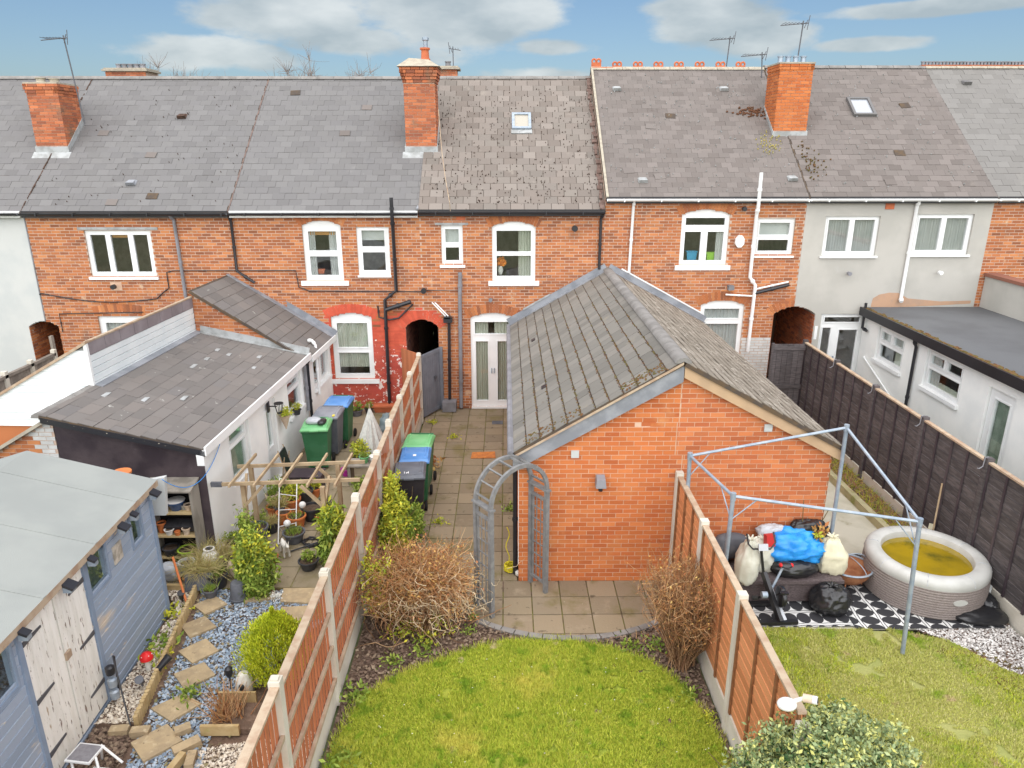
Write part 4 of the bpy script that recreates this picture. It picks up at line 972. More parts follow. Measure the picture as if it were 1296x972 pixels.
gp = [(5.9, 8.95), (6.4, 8.5), (6.75, 7.9), (7.4, 7.2), (7.4, 9.1)]
sheet('gravel', 'soil', 5.8, 7.42, 7.2, 9.1, -.02, .05, .03, 5, poly=gp)
chips('gravel_chips', 'chip_white', gp, 11000, label='white and grey stone chippings in the corner by the black fence', cat='gravel')
chips('leaf_litter', 'moss', [(5.9, 8.5), (6.6, 7.4), (7.3, 6.6), (7.4, 7.6), (6.6, 8.4)], 2500, (.01, .03), label='mossy brown litter between the right lawn and the chippings', cat='litter')

# --- left garden
sheet('ground', 'soil', -8.4, -2.24, 3.0, 10.0, -.03, .09, .03, 4, seed=6)
mat('left_slab', (0.258, 0.215, 0.155), pal=[(0.249, 0.202, 0.133), (0.301, 0.249, 0.168), (0.275, 0.224, 0.146)], rough=.9, bump=.006, bs=45, var=.08, spots=[((0.181, 0.150, 0.077), 1.1, .50, .2), ((0.378, 0.318, 0.215), 2.6, .58, .2), ((0.172, 0.138, 0.086), 6, .62, .08)])
lp = MB().box(-8.4, -2.24, 9.98, 18.28, -.10, -.012).build('patio', 'joint_moss', kind='structure')
for i in range(14):
    for k in range(5 if i > 4 else 9):
        x0 = -2.26 - .60 * (k + 1); y0 = 10.0 + .60 * i + (.0 if k % 2 else .0)
        MB().box(x0 + .008, x0 + .592, y0 + .008, min(y0 + .592, 18.28), -.03, rnd.uniform(-.006, .006)).build('paving_slab', 'left_slab', lp)
chips('slate_chippings', 'chip_blue', [(-4.85, 9.95), (-4.62, 9.0), (-4.42, 7.0), (-4.2, 5.6), (-3.4, 5.6), (-3.55, 7.0), (-3.2, 8.0), (-2.4, 9.95)], 26000, (.010, .026), -.02, 'blue slate chippings round the stepping stones of the left garden', 'chippings')
chips('soil_patch', 'clod_brown', [(-4.85, 9.9), (-4.4, 7.0), (-4.2, 5.6), (-3.4, 5.6), (-3.2, 8.0), (-2.4, 9.9)], 2000, (.010, .03), -.008, 'brown leaf litter strewn over the blue chippings', 'litter')
chips('cream_gravel', 'chip_cream', [(-3.65, 6.75), (-3.6, 5.6), (-2.3, 5.6), (-2.3, 7.0)], 6000, (.008, .022), -.02, 'cream pebbles at the foot of the fence in the left garden', 'gravel')
mat('stone_tan', (.42, .32, .19), c2=(.34, .26, .16), sc=6, rough=.9, bump=.008, bs=25, var=.12, spots=[((.52, .42, .27), 9, .56, .15), ((.25, .19, .12), 14, .62, .08)])
stones = [[(-4.80, 9.51), (-4.57, 9.76), (-4.30, 9.55), (-4.53, 9.28)], [(-4.79, 9.02), (-4.52, 9.24), (-4.25, 8.99), (-4.54, 8.74)], [(-4.58, 8.45), (-4.30, 8.72), (-4.02, 8.46), (-4.28, 8.2)],
          [(-4.44, 7.99), (-4.13, 8.22), (-3.88, 7.97), (-4.18, 7.70)], [(-4.46, 7.37), (-4.15, 7.63), (-3.86, 7.45), (-4.11, 7.15)], [(-4.44, 6.82), (-4.14, 7.11), (-3.84, 6.85), (-4.16, 6.54)],
          [(-4.13, 9.97), (-4.05, 9.6), (-3.6, 9.68), (-3.7, 9.98)], [(-3.55, 9.95), (-3.5, 9.6), (-3.05, 9.55), (-2.95, 9.96)], [(-3.45, 9.45), (-3.1, 9.1), (-2.75, 9.2), (-2.9, 9.5)]]
wh = ['furthest stepping stone of the straight run, beside the upturned bucket', 'tan stepping stone second from the house end, left of the yellow conifer', 'tan stepping stone third from the house end of the run', 'tan stepping stone beside the green weed tuft', 'tan stepping stone beside the bare dead plant box', 'nearest stepping stone, its corner by the folding stool', 'broken paving piece left of the pair at the patio step', 'broken paving piece right of the pair at the patio step', 'broken paving piece behind the yellow conifer']
for P, lb in zip(stones, wh):
    c = (sum(p[0] for p in P) / len(P), sum(p[1] for p in P) / len(P)); P = P if sum(P[j][0] * P[(j + 1) % 4][1] - P[(j + 1) % 4][0] * P[j][1] for j in range(4)) > 0 else P[::-1]
    MB().slabp(P, -.04, .02).build('stepping_stone', 'stone_tan', None, (c[0], c[1], 0), label=lb, cat='stepping stone', group='stepping stones of the left garden')

# ---------------------------------------------------------------- middle extension with a gable
ext = thing('rear_extension', 'orange brick extension with a mossy slate roof and a gable end facing the lawn', 'extension', (2.6, 10.15, 0))
GY = 10.15; RX, RZ = 2.58, 3.74; LX, LZ = .20, 2.33; QX, QZ = 5.0, 2.40
gT = frame((0, GY, 0))
outl = [(LX, 0), (QX, 0), (QX, QZ - .04), (RX, RZ - .08), (LX, LZ - .04)]
w = MB(); w.prism([(a, b) for a, b in outl], GY, GY + .2)
w.box(LX, LX + .2, GY + .2, 18.28, 0, LZ - .04).box(QX - .2, QX, GY + .2, 18.28, 0, QZ - .04)
wall = w.build('wall', 'mortar_pale', ext, kind='stuff'); del wall['kind']
jn = lambda v: (2.60, 2.615) if v > 2.75 else (2.575, 2.59) if v > 2.2 else (2.69, 2.705)
cl = courses(cut(outl, [jn]), 0, RZ, .225, .0765, .011, 21, .02)
cl = [c for c in cl if not any(abs((c[0] + c[1]) / 2 - a) < .13 and abs((c[2] + c[3]) / 2 - b) < .03 for a, b in ((2.11, 3.2), (2.15, 2.72)))]
mat('brick_new2', (.5, .16, .06), pal=[(.44, .125, .045), (.52, .165, .06), (.57, .20, .075), (.40, .115, .045), (.50, .15, .055)], rough=.88, bump=.003, bs=110, var=.08)
lay(wall, gT, cl, 'brick_new', 'brick', 'brick_courses', proud=.005, th=.02, pick=lambda c: -(c[2]) + (.2 if c[0] > 2.6 else 0) * 0, maxn=300, seed=8, mfun=lambda x, y, z: 'brick_new2' if x > 2.6 else 'brick_new')
for a, b in ((2.11, 3.2), (2.15, 2.72)): MB().box(a - .11, a + .11, GY - .001, GY + .01, b - .034, b + .034).build('recessed_brick', 'brick_new2', wall)
for (X0, u, q0, q1, h) in ((LX, (0, -1, 0), -18.28, -GY, LZ - .05), (QX, (0, 1, 0), GY, 18.28, QZ - .05)):
    T = frame((X0, 0, 0), u); mb = MB(T)
    for (a, b, c, d, i) in courses(cut([(q0, 0), (q1, 0), (q1, h), (q0, h)]), 0, h, .225, .0765, .011, 31): mb.box(a, b, -.005, .01, c, d)
    mb.build('side_bricks', 'brick_new', wall, kind='stuff')
# roofs
def pitch(par, xe, ze, xr, zr, ya, yb, m, left, w, h, seed, over=.0, **k):
    dx, dz = abs(xr - xe), zr - ze; th = math.atan2(dz, dx); L = math.hypot(dx, dz)
    if left: T = frame((xe, 0, ze), (0, -1, 0), (math.cos(th), 0, math.sin(th))); u0, u1 = -yb, -ya
    else: T = frame((xe, 0, ze), (0, 1, 0), (-math.cos(th), 0, math.sin(th))); u0, u1 = ya, yb
    roof = MB(T).box(u0, u1, .0, .06, 0, L).build('roof', 'underlay', par)
    slates(roof, T, cut([(u0, 0), (u1, 0), (u1, L), (u0, L)]), L, w, h, m, seed, **k)
    return roof, T, L, u0, u1
r1 = pitch(ext, LX - .10, LZ - .02, RX, RZ, GY - .13, 18.26, 'slate_ext', True, .25, .235, 5, vg=.015, lift=.013, gap=.008, skew=.010)
r2 = pitch(ext, QX + .12, QZ - .03, RX, RZ, GY - .13, 18.26, 'slate_lichen', False, .27, .19, 6, vg=.006, skew=.008)
def linemoss(par, T, L, u0, u1, h, n, m, s=.012):
    mb = MB(T)
    for _ in range(n):
        v = round(rnd.uniform(.3, L) / h) * h + rnd.gauss(0, .008); u = u1 - abs(rnd.gauss(0, .45)) * (u1 - u0); 
        if u < u0 or v > L - .05: continue
        mb.ell((u, -.014, v), (s * rnd.uniform(.6, 2.4), .012, s * rnd.uniform(.5, 1.1)), 5, 3, .3)
    mb.build('moss', m, par, kind='stuff')
linemoss(r1[0], r1[1], r1[2], r1[3], r1[4], .235, 1500, 'moss', .014)
linemoss(r1[0], r1[1], r1[2], r1[3], r1[4], .235, 1400, 'moss_dark', .013)
mb = MB(r1[1]); 
for _ in range(160): mb.ell((r1[4] - rnd.uniform(.02, .35), -.015, rnd.choice([rnd.uniform(.2, 1.2), rnd.uniform(1.9, 2.6)])), (.022 * rnd.uniform(.4, 1.3), .014, .018), 5, 3, .3)
mb.build('moss', 'moss', r1[0], kind='stuff')
# missing slate patches showing the dark underlay
for (u, v) in ((-15.6, .55), (-12.2, .62)): MB(r1[1]).box(u, u + .16, -.03, -.012, v, v + .09).build('slipped_slate', 'black_plastic', r1[0])
n = 18
for i in range(n):
    a = GY - .13 + (18.26 - GY + .13) * i / n; b = GY - .13 + (18.26 - GY + .13) * (i + 1) / n - .012; k = 6; vs = []
    for yy in (a, b):
        for j in range(k + 1): q = math.pi * j / k; vs.append((RX + .12 * math.cos(q), yy, RZ - .03 + .085 * math.sin(q)))
    MB().add(vs, [(j + 1, j, j + k + 1, j + k + 2) for j in range(k)] + [tuple(range(k + 1)), tuple(range(2 * k + 1, k, -1))]).build('ridge_tile', 'ridge_grey', r1[0], smooth=True)
def sl(x): return LZ + (RZ - LZ) * (x - LX) / (RX - LX)
def sr(x): return QZ + (RZ - QZ) * (QX - x) / (QX - RX)
MB().prism([(LX - .10, sl(LX - .1) - .28), (RX + .02, sl(RX) - .32), (RX + .02, sl(RX) - .04), (LX - .10, sl(LX - .1) - .05)], GY - .10, GY - .004).build('verge_lead', 'lead', ext)
MB().prism([(LX - .11, sl(LX - .11) - .05), (RX, sl(RX) - .05), (RX, sl(RX) - .01), (LX - .11, sl(LX - .11) - .012)], GY - .135, GY - .09).build('verge_batten', 'rail_wood', ext)
mat('barge', (.48, .33, .20), c2=(.42, .29, .18), sc=3, rough=.7)
MB().prism([(RX + .03, sr(RX + .03) - .24), (QX + .14, sr(QX + .14) - .20), (QX + .14, sr(QX + .14) - .02), (RX + .03, sr(RX + .03) - .03)], GY - .10, GY - .004).build('bargeboard', 'barge', ext)
# flashings against the house wall
def flash(par, T, u0, u1, L, m, d=.12, ux=None): pass
MB(r1[1]).box(r1[3] - .0, r1[3] + .16, -.03, -.012, 0, r1[2]).build('flashing', 'lead', r1[0])
MB(r2[1]).box(r2[4] - .16, r2[4], -.03, -.012, 0, r2[2]).build('flashing', 'lead', r2[0])
MB(r1[1]).box(r1[3] - .01, r1[3] + .012, -.17, -.03, 0, r1[2]).build('upstand', 'lead', r1[0])
MB(r2[1]).box(r2[4] - .012, r2[4] + .01, -.16, -.03, 0, r2[2]).build('upstand', 'lead', r2[0])
MB(r1[1]).box(r1[3] + .012, r1[3] + .03, -.20, -.16, .5, 1.3).build('trim', 'lead_white', r1[0])
MB(r2[1]).box(r2[4] - .02, r2[4] - .005, -.20, -.165, .2, r2[2] - .3).build('trim', 'upvc', r2[0])
# gutter and black downpipe at the left corner
mb = MB(); mb.tube([(LX - .13, 10.02, LZ - .04), (LX - .13, 18.2, LZ - .04)], .055, 8); mb.build('gutter', 'grey_pipe', ext, smooth=True)
pipe(ext, [(LX - .12, 10.3, LZ - .06), (LX - .06, 10.32, LZ - .3), (LX - .06, 10.32, .03)], 'black_plastic', .036)
MB().box(LX - .015, LX - .002, 10.16, 10.24, .3, 2.1).build('corner_trim', 'upvc', ext)
MB().box(.99, 1.11, GY - .03, GY + .0, 2.18, 2.30).build('air_vent', 'render_white', ext)
mb = MB(); mb.box(3.90, 4.02, GY - .03, GY, 2.60, 2.72); mb.box(3.915, 4.005, GY - .04, GY - .03, 2.615, 2.63); mb.build('air_vent', 'render_white', ext)
fl = thing('floodlight', 'small black lantern floodlight fixed in the middle of the orange brick gable', 'light', (1.45, GY - .1, 1.7))
MB().hexa([(1.37, GY - .17, 1.73), (1.53, GY - .17, 1.73), (1.53, GY - .02, 1.76), (1.37, GY - .02, 1.76), (1.385, GY - .15, 1.86), (1.515, GY - .15, 1.86), (1.515, GY - .02, 1.9), (1.385, GY - .02, 1.9)]).build('housing', 'grey_pipe', fl)
MB().tube([(1.45, GY - .1, 1.73), (1.45, GY - .1, 1.66)], .035, 8).build('sensor', 'black_plastic', fl)
MB().box(1.42, 1.48, GY - .04, GY, 1.68, 1.8).build('bracket', 'black_plastic', fl)

# ---------------------------------------------------------------- left outhouse range
mat('glass_green', (.34, .40, .33), c2=(.22, .28, .22), sc=3, rough=.5)
oh = thing('rear_extension', 'low white walled extension with two lean-to slate roofs beside the wheelie bins', 'extension', (-4.6, 14.5, 0))
XW = -4.6; W1 = frame((XW, 0, 0), (0, 1, 0))
ohh = [hrect(11.84, 12.76, .84, 1.90), hrect(13.53, 14.17, .02, 1.80), hrect(14.93, 15.87, .96, 1.88), hrect(16.80, 18.1, 1.0, 1.92)]
w = MB(W1); strips(w, cut([(10.9, 0), (18.28, 0), (18.28, 2.12), (10.9, 2.12)], ohh), 0, 2.12, 0, .18); w.build('wall', 'wall_white', oh)
mat('bitumen', (.045, .033, .04), c2=(.085, .065, .07), sc=1.6, rough=.6, bump=.006, bs=14, spots=[((.14, .11, .12), 2.2, .60, .18)])
MB().prism([(-7.0, 0), (-4.605, 0), (-4.605, 2.10), (-7.0, 2.58)], 10.88, 11.06).build('end_wall', 'bitumen', oh)
T15 = frame((0, 16.10, 0)); MB().prism([(-7, 0), (-4.62, 0), (-4.62, 2.02), (-7, 3.5)], 16.10, 16.28).build('step_wall', 'mortar', oh)
sw = oh.children[-1]
lay(sw, T15, courses(cut([(-7, 2.3), (-4.62, 2.1), (-4.62, 2.12), (-7, 3.48)]), 2.15, 3.5, .225, .075, .012, 7), 'brick_old', 'brick', 'brick_courses', proud=.005, th=.02, maxn=100)
q2 = pitch(oh, -4.44, 2.13, -7.02, 2.66, 10.62, 16.10, 'slate_outhouse', False, .40, .25, 12, vg=.018, lift=.014, skew=.014, maxn=200)
q1 = pitch(oh, -4.44, 2.02, -7.02, 3.62, 16.04, 18.26, 'slate_outhouse', False, .40, .27, 13, vg=.018, lift=.014, skew=.01, maxn=100)
MB(q1[1]).box(q1[4] - .20, q1[4], -.03, -.012, 0, q1[2]).build('flashing', 'lead', q1[0])
MB(q1[1]).box(q1[4] - .012, q1[4] + .01, -.16, -.03, 0, q1[2]).build('upstand', 'lead', q1[0])
mb = MB(q2[1]); mb.box(q2[4] - .10, q2[4] + .0, -.035, -.014, 0, q2[2]).box(q2[4] - .012, q2[4] + .0, -.17, -.035, 0, q2[2] - .1); mb.build('flashing', 'lead_white', q2[0])
MB(q2[1]).box(q2[3] + 1.5, q2[4], -.035, -.014, q2[2] - .16, q2[2]).build('flashing', 'lead', q2[0])
MB().box(-4.50, -4.42, 10.6, 16.15, 2.03, 2.11).box(-4.43, -4.40, 10.6, 16.14, 2.02, 2.17).build('fascia', 'upvc', oh)
MB().box(-4.50, -4.42, 16.22, 18.26, 1.93, 2.0).box(-4.43, -4.40, 16.22, 18.26, 1.92, 2.06).build('fascia', 'upvc', oh)
MB().prism([(-7.0, 2.54), (-4.42, 2.01), (-4.42, 2.10), (-7.0, 2.63)], 10.60, 10.64).build('verge_batten', 'black_plastic', oh)
mb = MB()
for i in range(13): x = -6.9 + i * .19; z = 2.60 - (x + 7) * .206; mb.ell((x + rnd.uniform(-.05, .05), 10.61, z), (.018 * rnd.uniform(.5, 1.5), .012, .012), 6, 4, .3)
mb.build('mortar_dabs', 'mortar_ridge', oh, kind='stuff')
window(oh, frame((XW, 11.87, .86), (0, 1, 0)), .86, 1.02, [(.08, .77, .08, .68), (.08, .77, .76, .95)], sill=None, curtains=[(.04, .81, .04, .98, 3, .006, 'glass_green', 'blind')])  # green sheet added behind the panes to lighten dark glass
window(oh, frame((XW, 13.55, .04), (0, 1, 0)), .60, 1.74, [(.17, .43, .75, 1.56)], sill=None, name='door', curtains=[(.14, .46, .7, 1.6, 2, .01, 'glass_green', 'blind')])
window(oh, frame((XW, 14.95, 1.02), (0, 1, 0)), .90, .82, [(.08, .82, .08, .50), (.08, .82, .58, .74)], sill=(.05, .08))
window(oh, frame((XW, 16.83, 1.04), (0, 1, 0)), 1.24, .86, [(.08, .55, .08, .78), (.69, 1.16, .08, .78)], sill=(.05, .07))
pipe(oh, [(-4.50, 16.18, 2.02), (-4.53, 16.2, 1.9), (-4.54, 16.2, .03)], 'black_plastic', .036)
pipe(oh, [(-4.54, 16.02, 1.9), (-4.54, 16.02, .8)], 'grey_pipe', .04)
pipe(oh, [(-4.53, 16.9, .9), (-4.53, 16.9, 2.15), (-4.60, 16.9, 2.26), (-4.70, 16.9, 2.26)], 'upvc', .035, name='flue_pipe')
MB().box(-4.57, -4.45, 10.6, 10.72, 1.85, 2.06).build('corner_trim', 'upvc', oh)

mb = MB(q2[1])
for _ in range(9):
    u, v = rnd.uniform(q2[3] + .3, q2[4] - .3), rnd.uniform(.3, q2[2] - .3); w_ = rnd.uniform(.12, .3); mb.hexa([(u, -.022, v), (u + w_, -.022, v + .02), (u + w_ * .9, -.018, v + .10), (u + .03, -.018, v + .09), (u + .01, -.028, v + .01), (u + w_ - .01, -.028, v + .025), (u + w_ * .85, -.024, v + .09), (u + .04, -.024, v + .08)])
mb.build('mortar_patches', 'lead_white', q2[0], kind='stuff')
# neighbour's clad extension behind the slate roofs
cx = thing('rear_extension', 'white plastic clad extension with a dark slate band along its top edge', 'extension', (-9, 14.5, 0))
def ctop(x): return 3.42 + (x + 7.04) * .555
MB().prism([(-10.9, 0), (-7.06, 0), (-7.06, ctop(-7.06) - .03), (-10.9, ctop(-10.9) - .03)], 12.14, 18.2).build('body', 'brick_old', cx)
mat('clad_white', (.76, .80, .80), c2=(.70, .75, .76), sc=2, rough=.45, spec=.5, var=.04)
mat('clad_slate', (.22, .19, .20), c2=(.27, .24, .25), sc=3, rough=.6, var=.08)
MB().prism([(-10.9, 1.88), (-7.06, 1.88), (-7.06, ctop(-7.06) - .02), (-9.75, 1.90)], 12.125, 12.139).build('cladding_base', 'lead_white', cx)
z = 1.88; i = 0
while z < 3.45:      # boards of the end wall
    z1 = z + .128; xr = -7.05; xl = max(-10.9, -7.04 + (z1 - 3.42) / .555)
    xl = max(-10.9, -7.04 + (z - 3.42) / .555); xt = max(-10.9, -7.04 + (z1 - 3.42) / .555)
    if xr - xt > .1: MB().add([(xl, 12.10, z + .006), (xr, 12.10, z + .006), (xr, 12.115, z1), (xt, 12.115, z1), (xl, 12.13, z + .006), (xr, 12.13, z + .006), (xr, 12.13, z1), (xt, 12.13, z1)], [(0, 1, 2, 3), (4, 7, 6, 5), (0, 4, 5, 1), (1, 5, 6, 2), (2, 6, 7, 3), (3, 7, 4, 0)]).build('cladding_board', 'clad_white', cx)
    z += .13
for i in range(5):   # boards of the side wall
    z = 2.60 + i * .125; piece('cladding_board', 'clad_white', cx, None, (-7.02, 14.11, z + .06), (.03, 3.96, .112), ry=R(5), rx=0)
for i in range(8): piece('slate', 'clad_slate', cx, None, (-7.01, 12.13 + .495 * (i + .5), 3.335), (.035, .483, .22))
mb = MB(); mb.box(-7.05, -6.985, 12.09, 16.10, 3.45, 3.48).build('coping', 'rail_wood', cx)
MB().hexa([(-10.9, 12.06, ctop(-10.9)), (-7.0, 12.06, 3.44), (-7.0, 12.16, 3.44), (-10.9, 12.16, ctop(-10.9)), (-10.9, 12.06, ctop(-10.9) + .05), (-7.0, 12.06, 3.49), (-7.0, 12.16, 3.49), (-10.9, 12.16, ctop(-10.9) + .05)]).build('coping', 'rail_wood', cx)
MB().hexa([(-11, 12.16, ctop(-11) - .02), (-7.02, 12.16, 3.42), (-7.02, 18.25, 3.42), (-11, 18.25, ctop(-11) - .02), (-11, 12.16, ctop(-11) + .03), (-7.02, 12.16, 3.46), (-7.02, 18.25, 3.46), (-11, 18.25, ctop(-11) + .03)]).build('roof', 'slate_outhouse', cx)
MB().box(-7.06, -7.0, 12.08, 12.14, 1.88, 3.44).build('corner_trim', 'upvc', cx)
# brick gable half on the party line with its sloping coping
pg = thing('outhouse', 'rough brick outhouse end with sloping stone coping between the clad extension and the shed', 'outhouse', (-7.7, 10.9, 0))
MB().prism([(-9.6, 0), (-7.03, 0), (-7.03, 2.50), (-9.6, 1.02)], 10.9, 11.9).build('wall', 'mortar', pg)
TT = frame((0, 10.9, 0)); lay(pg.children[-1], TT, courses(cut([(-9.6, 0), (-7.03, 0), (-7.03, 2.48), (-9.6, 1.0)]), 1.0, 2.5, .225, .075, .012, 5), 'brick_old', 'brick', 'brick_courses', proud=.006, th=.03, maxn=80, mfun=lambda x, y, z: 'brick_white_paint' if x > -7.4 else 'brick_old')
MB().hexa([(-9.6, 10.8, 1.02), (-7.0, 10.8, 2.52), (-7.0, 12.05, 2.52), (-9.6, 12.05, 1.02), (-9.6, 10.8, 1.08), (-7.0, 10.8, 2.58), (-7.0, 12.05, 2.58), (-9.6, 12.05, 1.08)]).build('roof', 'mortar_ridge', pg)
for i in range(11):
    y0 = 10.66 + i * .45; y1 = y0 + .43; k = 5; vs = []
    for yy in (y0, y1):
        for j in range(k + 1): q = math.pi * j / k; vs.append((-7.06 + .13 * math.cos(q), yy, 2.60 + .09 * math.sin(q)))
    if y0 < 12.1: MB().add(vs, [(j + 1, j, j + k + 1, j + k + 2) for j in range(k)] + [tuple(range(k + 1)), tuple(range(2 * k + 1, k, -1))]).build('ridge_tile', 'ridge_grey', pg, smooth=True)

# ---------------------------------------------------------------- right flat roofed extension
fx = thing('rear_extension', 'white rendered extension with a grey felt flat roof behind the black fence', 'extension', (10.8, 14, 0))
W2 = frame((9.3, 0, 0), (0, -1, 0))
fh = [hrect(-17.48, -16.22, 1.60, 2.44), hrect(-15.30, -13.95, 1.60, 2.47), hrect(-13.12, -12.34, .05, 2.32)]
w = MB(W2); strips(w, cut([(-18.28, 0), (-8.0, 0), (-8.0, 2.62), (-18.28, 2.62)], fh), 0, 2.62, 0, .2); w.build('wall', 'wall_white', fx)
MB().box(9.5, 12.2, 8.0, 8.2, 0, 2.6).build('end_wall', 'wall_white', fx)
rf = MB().box(9.18, 12.24, 7.9, 18.26, 2.64, 2.76).build('roof', 'flat_felt', fx)
MB().box(9.14, 9.18, 7.9, 18.26, 2.56, 2.77).build('fascia', 'black_plastic', rf)
mb = MB()
for _ in range(700): mb.ell((9.20 + abs(rnd.gauss(0, .05)), rnd.uniform(8, 18.2), 2.765), (.04 * rnd.uniform(.3, 1), .07 * rnd.uniform(.4, 1.3), .014), 5, 3, .3)
mb.build('moss', 'moss', rf, kind='stuff')
window(fx, frame((9.3, 17.46, 1.62), (0, -1, 0)), 1.22, .82, [(.08, .56, .52, .74), (.66, 1.14, .52, .74), (.08, 1.14, .08, .42)], sill=(.06, .08), curtains=[(.7, 1.1, .06, .45, 4, .02, CC), (.08, 1.14, .5, .76, 5, .01, CG)])
window(fx, frame((9.3, 15.28, 1.62), (0, -1, 0)), 1.31, .84, [(.08, .60, .54, .76), (.70, 1.23, .54, .76), (.08, 1.23, .08, .44)], sill=(.06, .08), curtains=[(.08, 1.23, .06, .2, 12, .02, CC), (.08, .4, .06, .8, 3, .02, CG)])
window(fx, frame((9.3, 13.10, .07), (0, -1, 0)), .74, 2.24, [(.15, .60, .2, 2.06)], sill=None, name='door', curtains=[(.12, .62, .1, 2.1, 3, .01, 'glass_green', 'blind')])  # sheet added behind the door pane so its black glass reads paler
pipe(fx, [(9.16, 15.65, 2.60), (9.24, 15.65, 2.4), (9.24, 15.65, .03)], 'black_plastic', .036)
pipe(fx, [(9.2, 18.1, 2.9), (9.2, 18.1, 2.25), (9.22, 17.9, 2.22)], 'black_plastic', .036)
pipe(fx, [(9.26, 17.9, 1.55), (9.26, 17.86, 1.5), (9.26, 16.2, .9)], 'upvc', .022, name='waste_pipe')
MB().box(12.24, 12.46, 7.9, 18.28, 0, 3.56).build('parapet_wall', 'render_grey', fx)
MB().box(12.19, 12.52, 7.85, 18.27, 3.56, 3.64).build('coping', 'brick_dark', fx)
# white boiler box etc on the wall by the entry
MB().box(8.05, 8.12, FY - .03, FY, 1.9, 2.25).build('meter_box', 'upvc', HF[0])

# ---------------------------------------------------------------- garden shed at the lower left
mat('shed_blue', (.2, .27, .38), pal=[(.30, .365, .455), (.33, .39, .48), (.36, .42, .50)], rough=.85, bump=.005, bs=40, var=.06, stretch=(1, .5, 2.2), spots=[((.62, .53, .42), 1.5, .57, .16), ((.56, .49, .40), 6, .64, .06)])
mat('shed_trim', (.22, .28, .37), c2=(.25, .31, .40), sc=5, rough=.7)
mat('flaky_white', (.84, .82, .76), c2=(.76, .74, .67), sc=4, rough=.8, bump=.004, bs=50, stretch=(1, 3, .6), var=.04, spots=[((.24, .18, .14), 7, .60, .04), ((.46, .36, .25), 3, .66, .05)])
sh = thing('garden_shed', 'blue boarded shed with peeling white double doors and a grey felt roof', 'shed', (-5, 7, 0))
SX = -5.0; WS = frame((SX, 0, 0), (0, 1, 0)); Y0, Y1 = 2.5, 9.38
shh = [hrect(7.6, 8.03, 1.50, 2.0), hrect(8.74, 9.02, 1.50, 2.0), hrect(5.5, 6.08, 1.48, 2.0), hrect(6.26, 7.48, .06, 2.04)]
w = MB(WS); strips(w, cut([(Y0, -.1), (Y1, -.1), (Y1, 2.12), (Y0, 2.12)], shh), -.1, 2.12, .01, .06)
w.T = None; w.box(-8.2, -5.02, Y1 - .05, Y1 - .0, -.1, 2.1).box(-8.2, -8.15, Y0, Y1, -.1, 2.1); w.prism([(-8.2, 2.1), (-5.02, 2.1), (-6.6, 2.55)], Y1 - .05, Y1)
sw_ = w.build('wall', 'shed_trim', sh, kind='stuff'); del sw_['kind']
cl = [(a, b, c, d, i) for (a, b, c, d, i) in courses(cut([(Y0, -.1), (Y1, -.1), (Y1, 2.1), (Y0, 2.1)], shh), -.1, 2.1, 6.0, .125, .004, 3, .05)]
lay(sw_, WS, cl, 'shed_blue', 'board', 'boards', proud=.012, th=.02, tilt=R(4))
mb = MB(WS)
for y in (6.19, 7.50, 9.33): mb.box(y, y + .07, -.035, .0, -.1, 2.1)
mb.build('trim', 'shed_trim', sh, kind='stuff')
for (a, b, c, d) in ((7.6, 8.03, 1.50, 2.0), (8.74, 9.02, 1.50, 2.0), (5.5, 6.08, 1.48, 2.0)):
    f = MB(WS).holed(a - .04, b + .04, c - .04, d + .04, [(a, b, c, d)], -.03, .01).build('window', 'shed_trim', sh); MB(WS).box(a, b, .01, .015, c, d).build('pane', 'glass', f)
for s, (a, b) in enumerate(((6.27, 6.86), (6.88, 7.47))):
    dr = MB(WS).box(a, b, .0, .02, .08, 2.03).build('door', 'flaky_white', sh); n = 5
    for i in range(n): p, q = a + (b - a) * i / n, a + (b - a) * (i + 1) / n; piece('board', 'flaky_white', dr, WS, ((p + q) / 2, -.012, 1.055), (q - p - .005, .022, 1.95))
    for z in (.38, 1.08, 1.82):
        x0, x1 = (a, a + .32) if s == 0 else (b - .32, b)
        MB(WS).hexa([(x0, -.035, z - (.03 if s == 0 else .012)), (x1, -.035, z - (.012 if s == 0 else .03)), (x1, -.024, z - (.012 if s == 0 else .03)), (x0, -.024, z - (.03 if s == 0 else .012)), (x0, -.035, z + (.03 if s == 0 else .012)), (x1, -.035, z + (.012 if s == 0 else .03)), (x1, -.024, z + (.012 if s == 0 else .03)), (x0, -.024, z + (.03 if s == 0 else .012))]).build('hinge', 'aerial_metal', dr)
MB(WS).box(6.86, 6.96, -.05, -.023, 1.15, 1.24).build('latch', 'rail_wood', sh)
rf = MB().hexa([(-4.9, Y0, 2.12), (-4.9, Y1 + .1, 2.12), (-6.6, Y1 + .1, 2.60), (-6.6, Y0, 2.60), (-4.88, Y0, 2.15), (-4.88, Y1 + .1, 2.15), (-6.6, Y1 + .1, 2.64), (-6.6, Y0, 2.64)]).build('roof', 'shed_felt', sh)
MB().hexa([(-6.6, Y0, 2.60), (-6.6, Y1 + .1, 2.60), (-8.4, Y1 + .1, 2.06), (-8.4, Y0, 2.06), (-6.6, Y0, 2.64), (-6.6, Y1 + .1, 2.64), (-8.4, Y1 + .1, 2.10), (-8.4, Y0, 2.10)]).build('roof', 'shed_felt', sh)
mb = MB()
for y in (4.4, 5.5, 6.6, 7.7, 8.8): mb.hexa([(-4.88, y, 2.152), (-4.88, y + .05, 2.152), (-6.6, y + .05, 2.642), (-6.6, y, 2.642), (-4.88, y, 2.158), (-4.88, y + .05, 2.158), (-6.6, y + .05, 2.648), (-6.6, y, 2.648)])
mb.build('felt_lap', 'shed_felt', sh, kind='stuff')
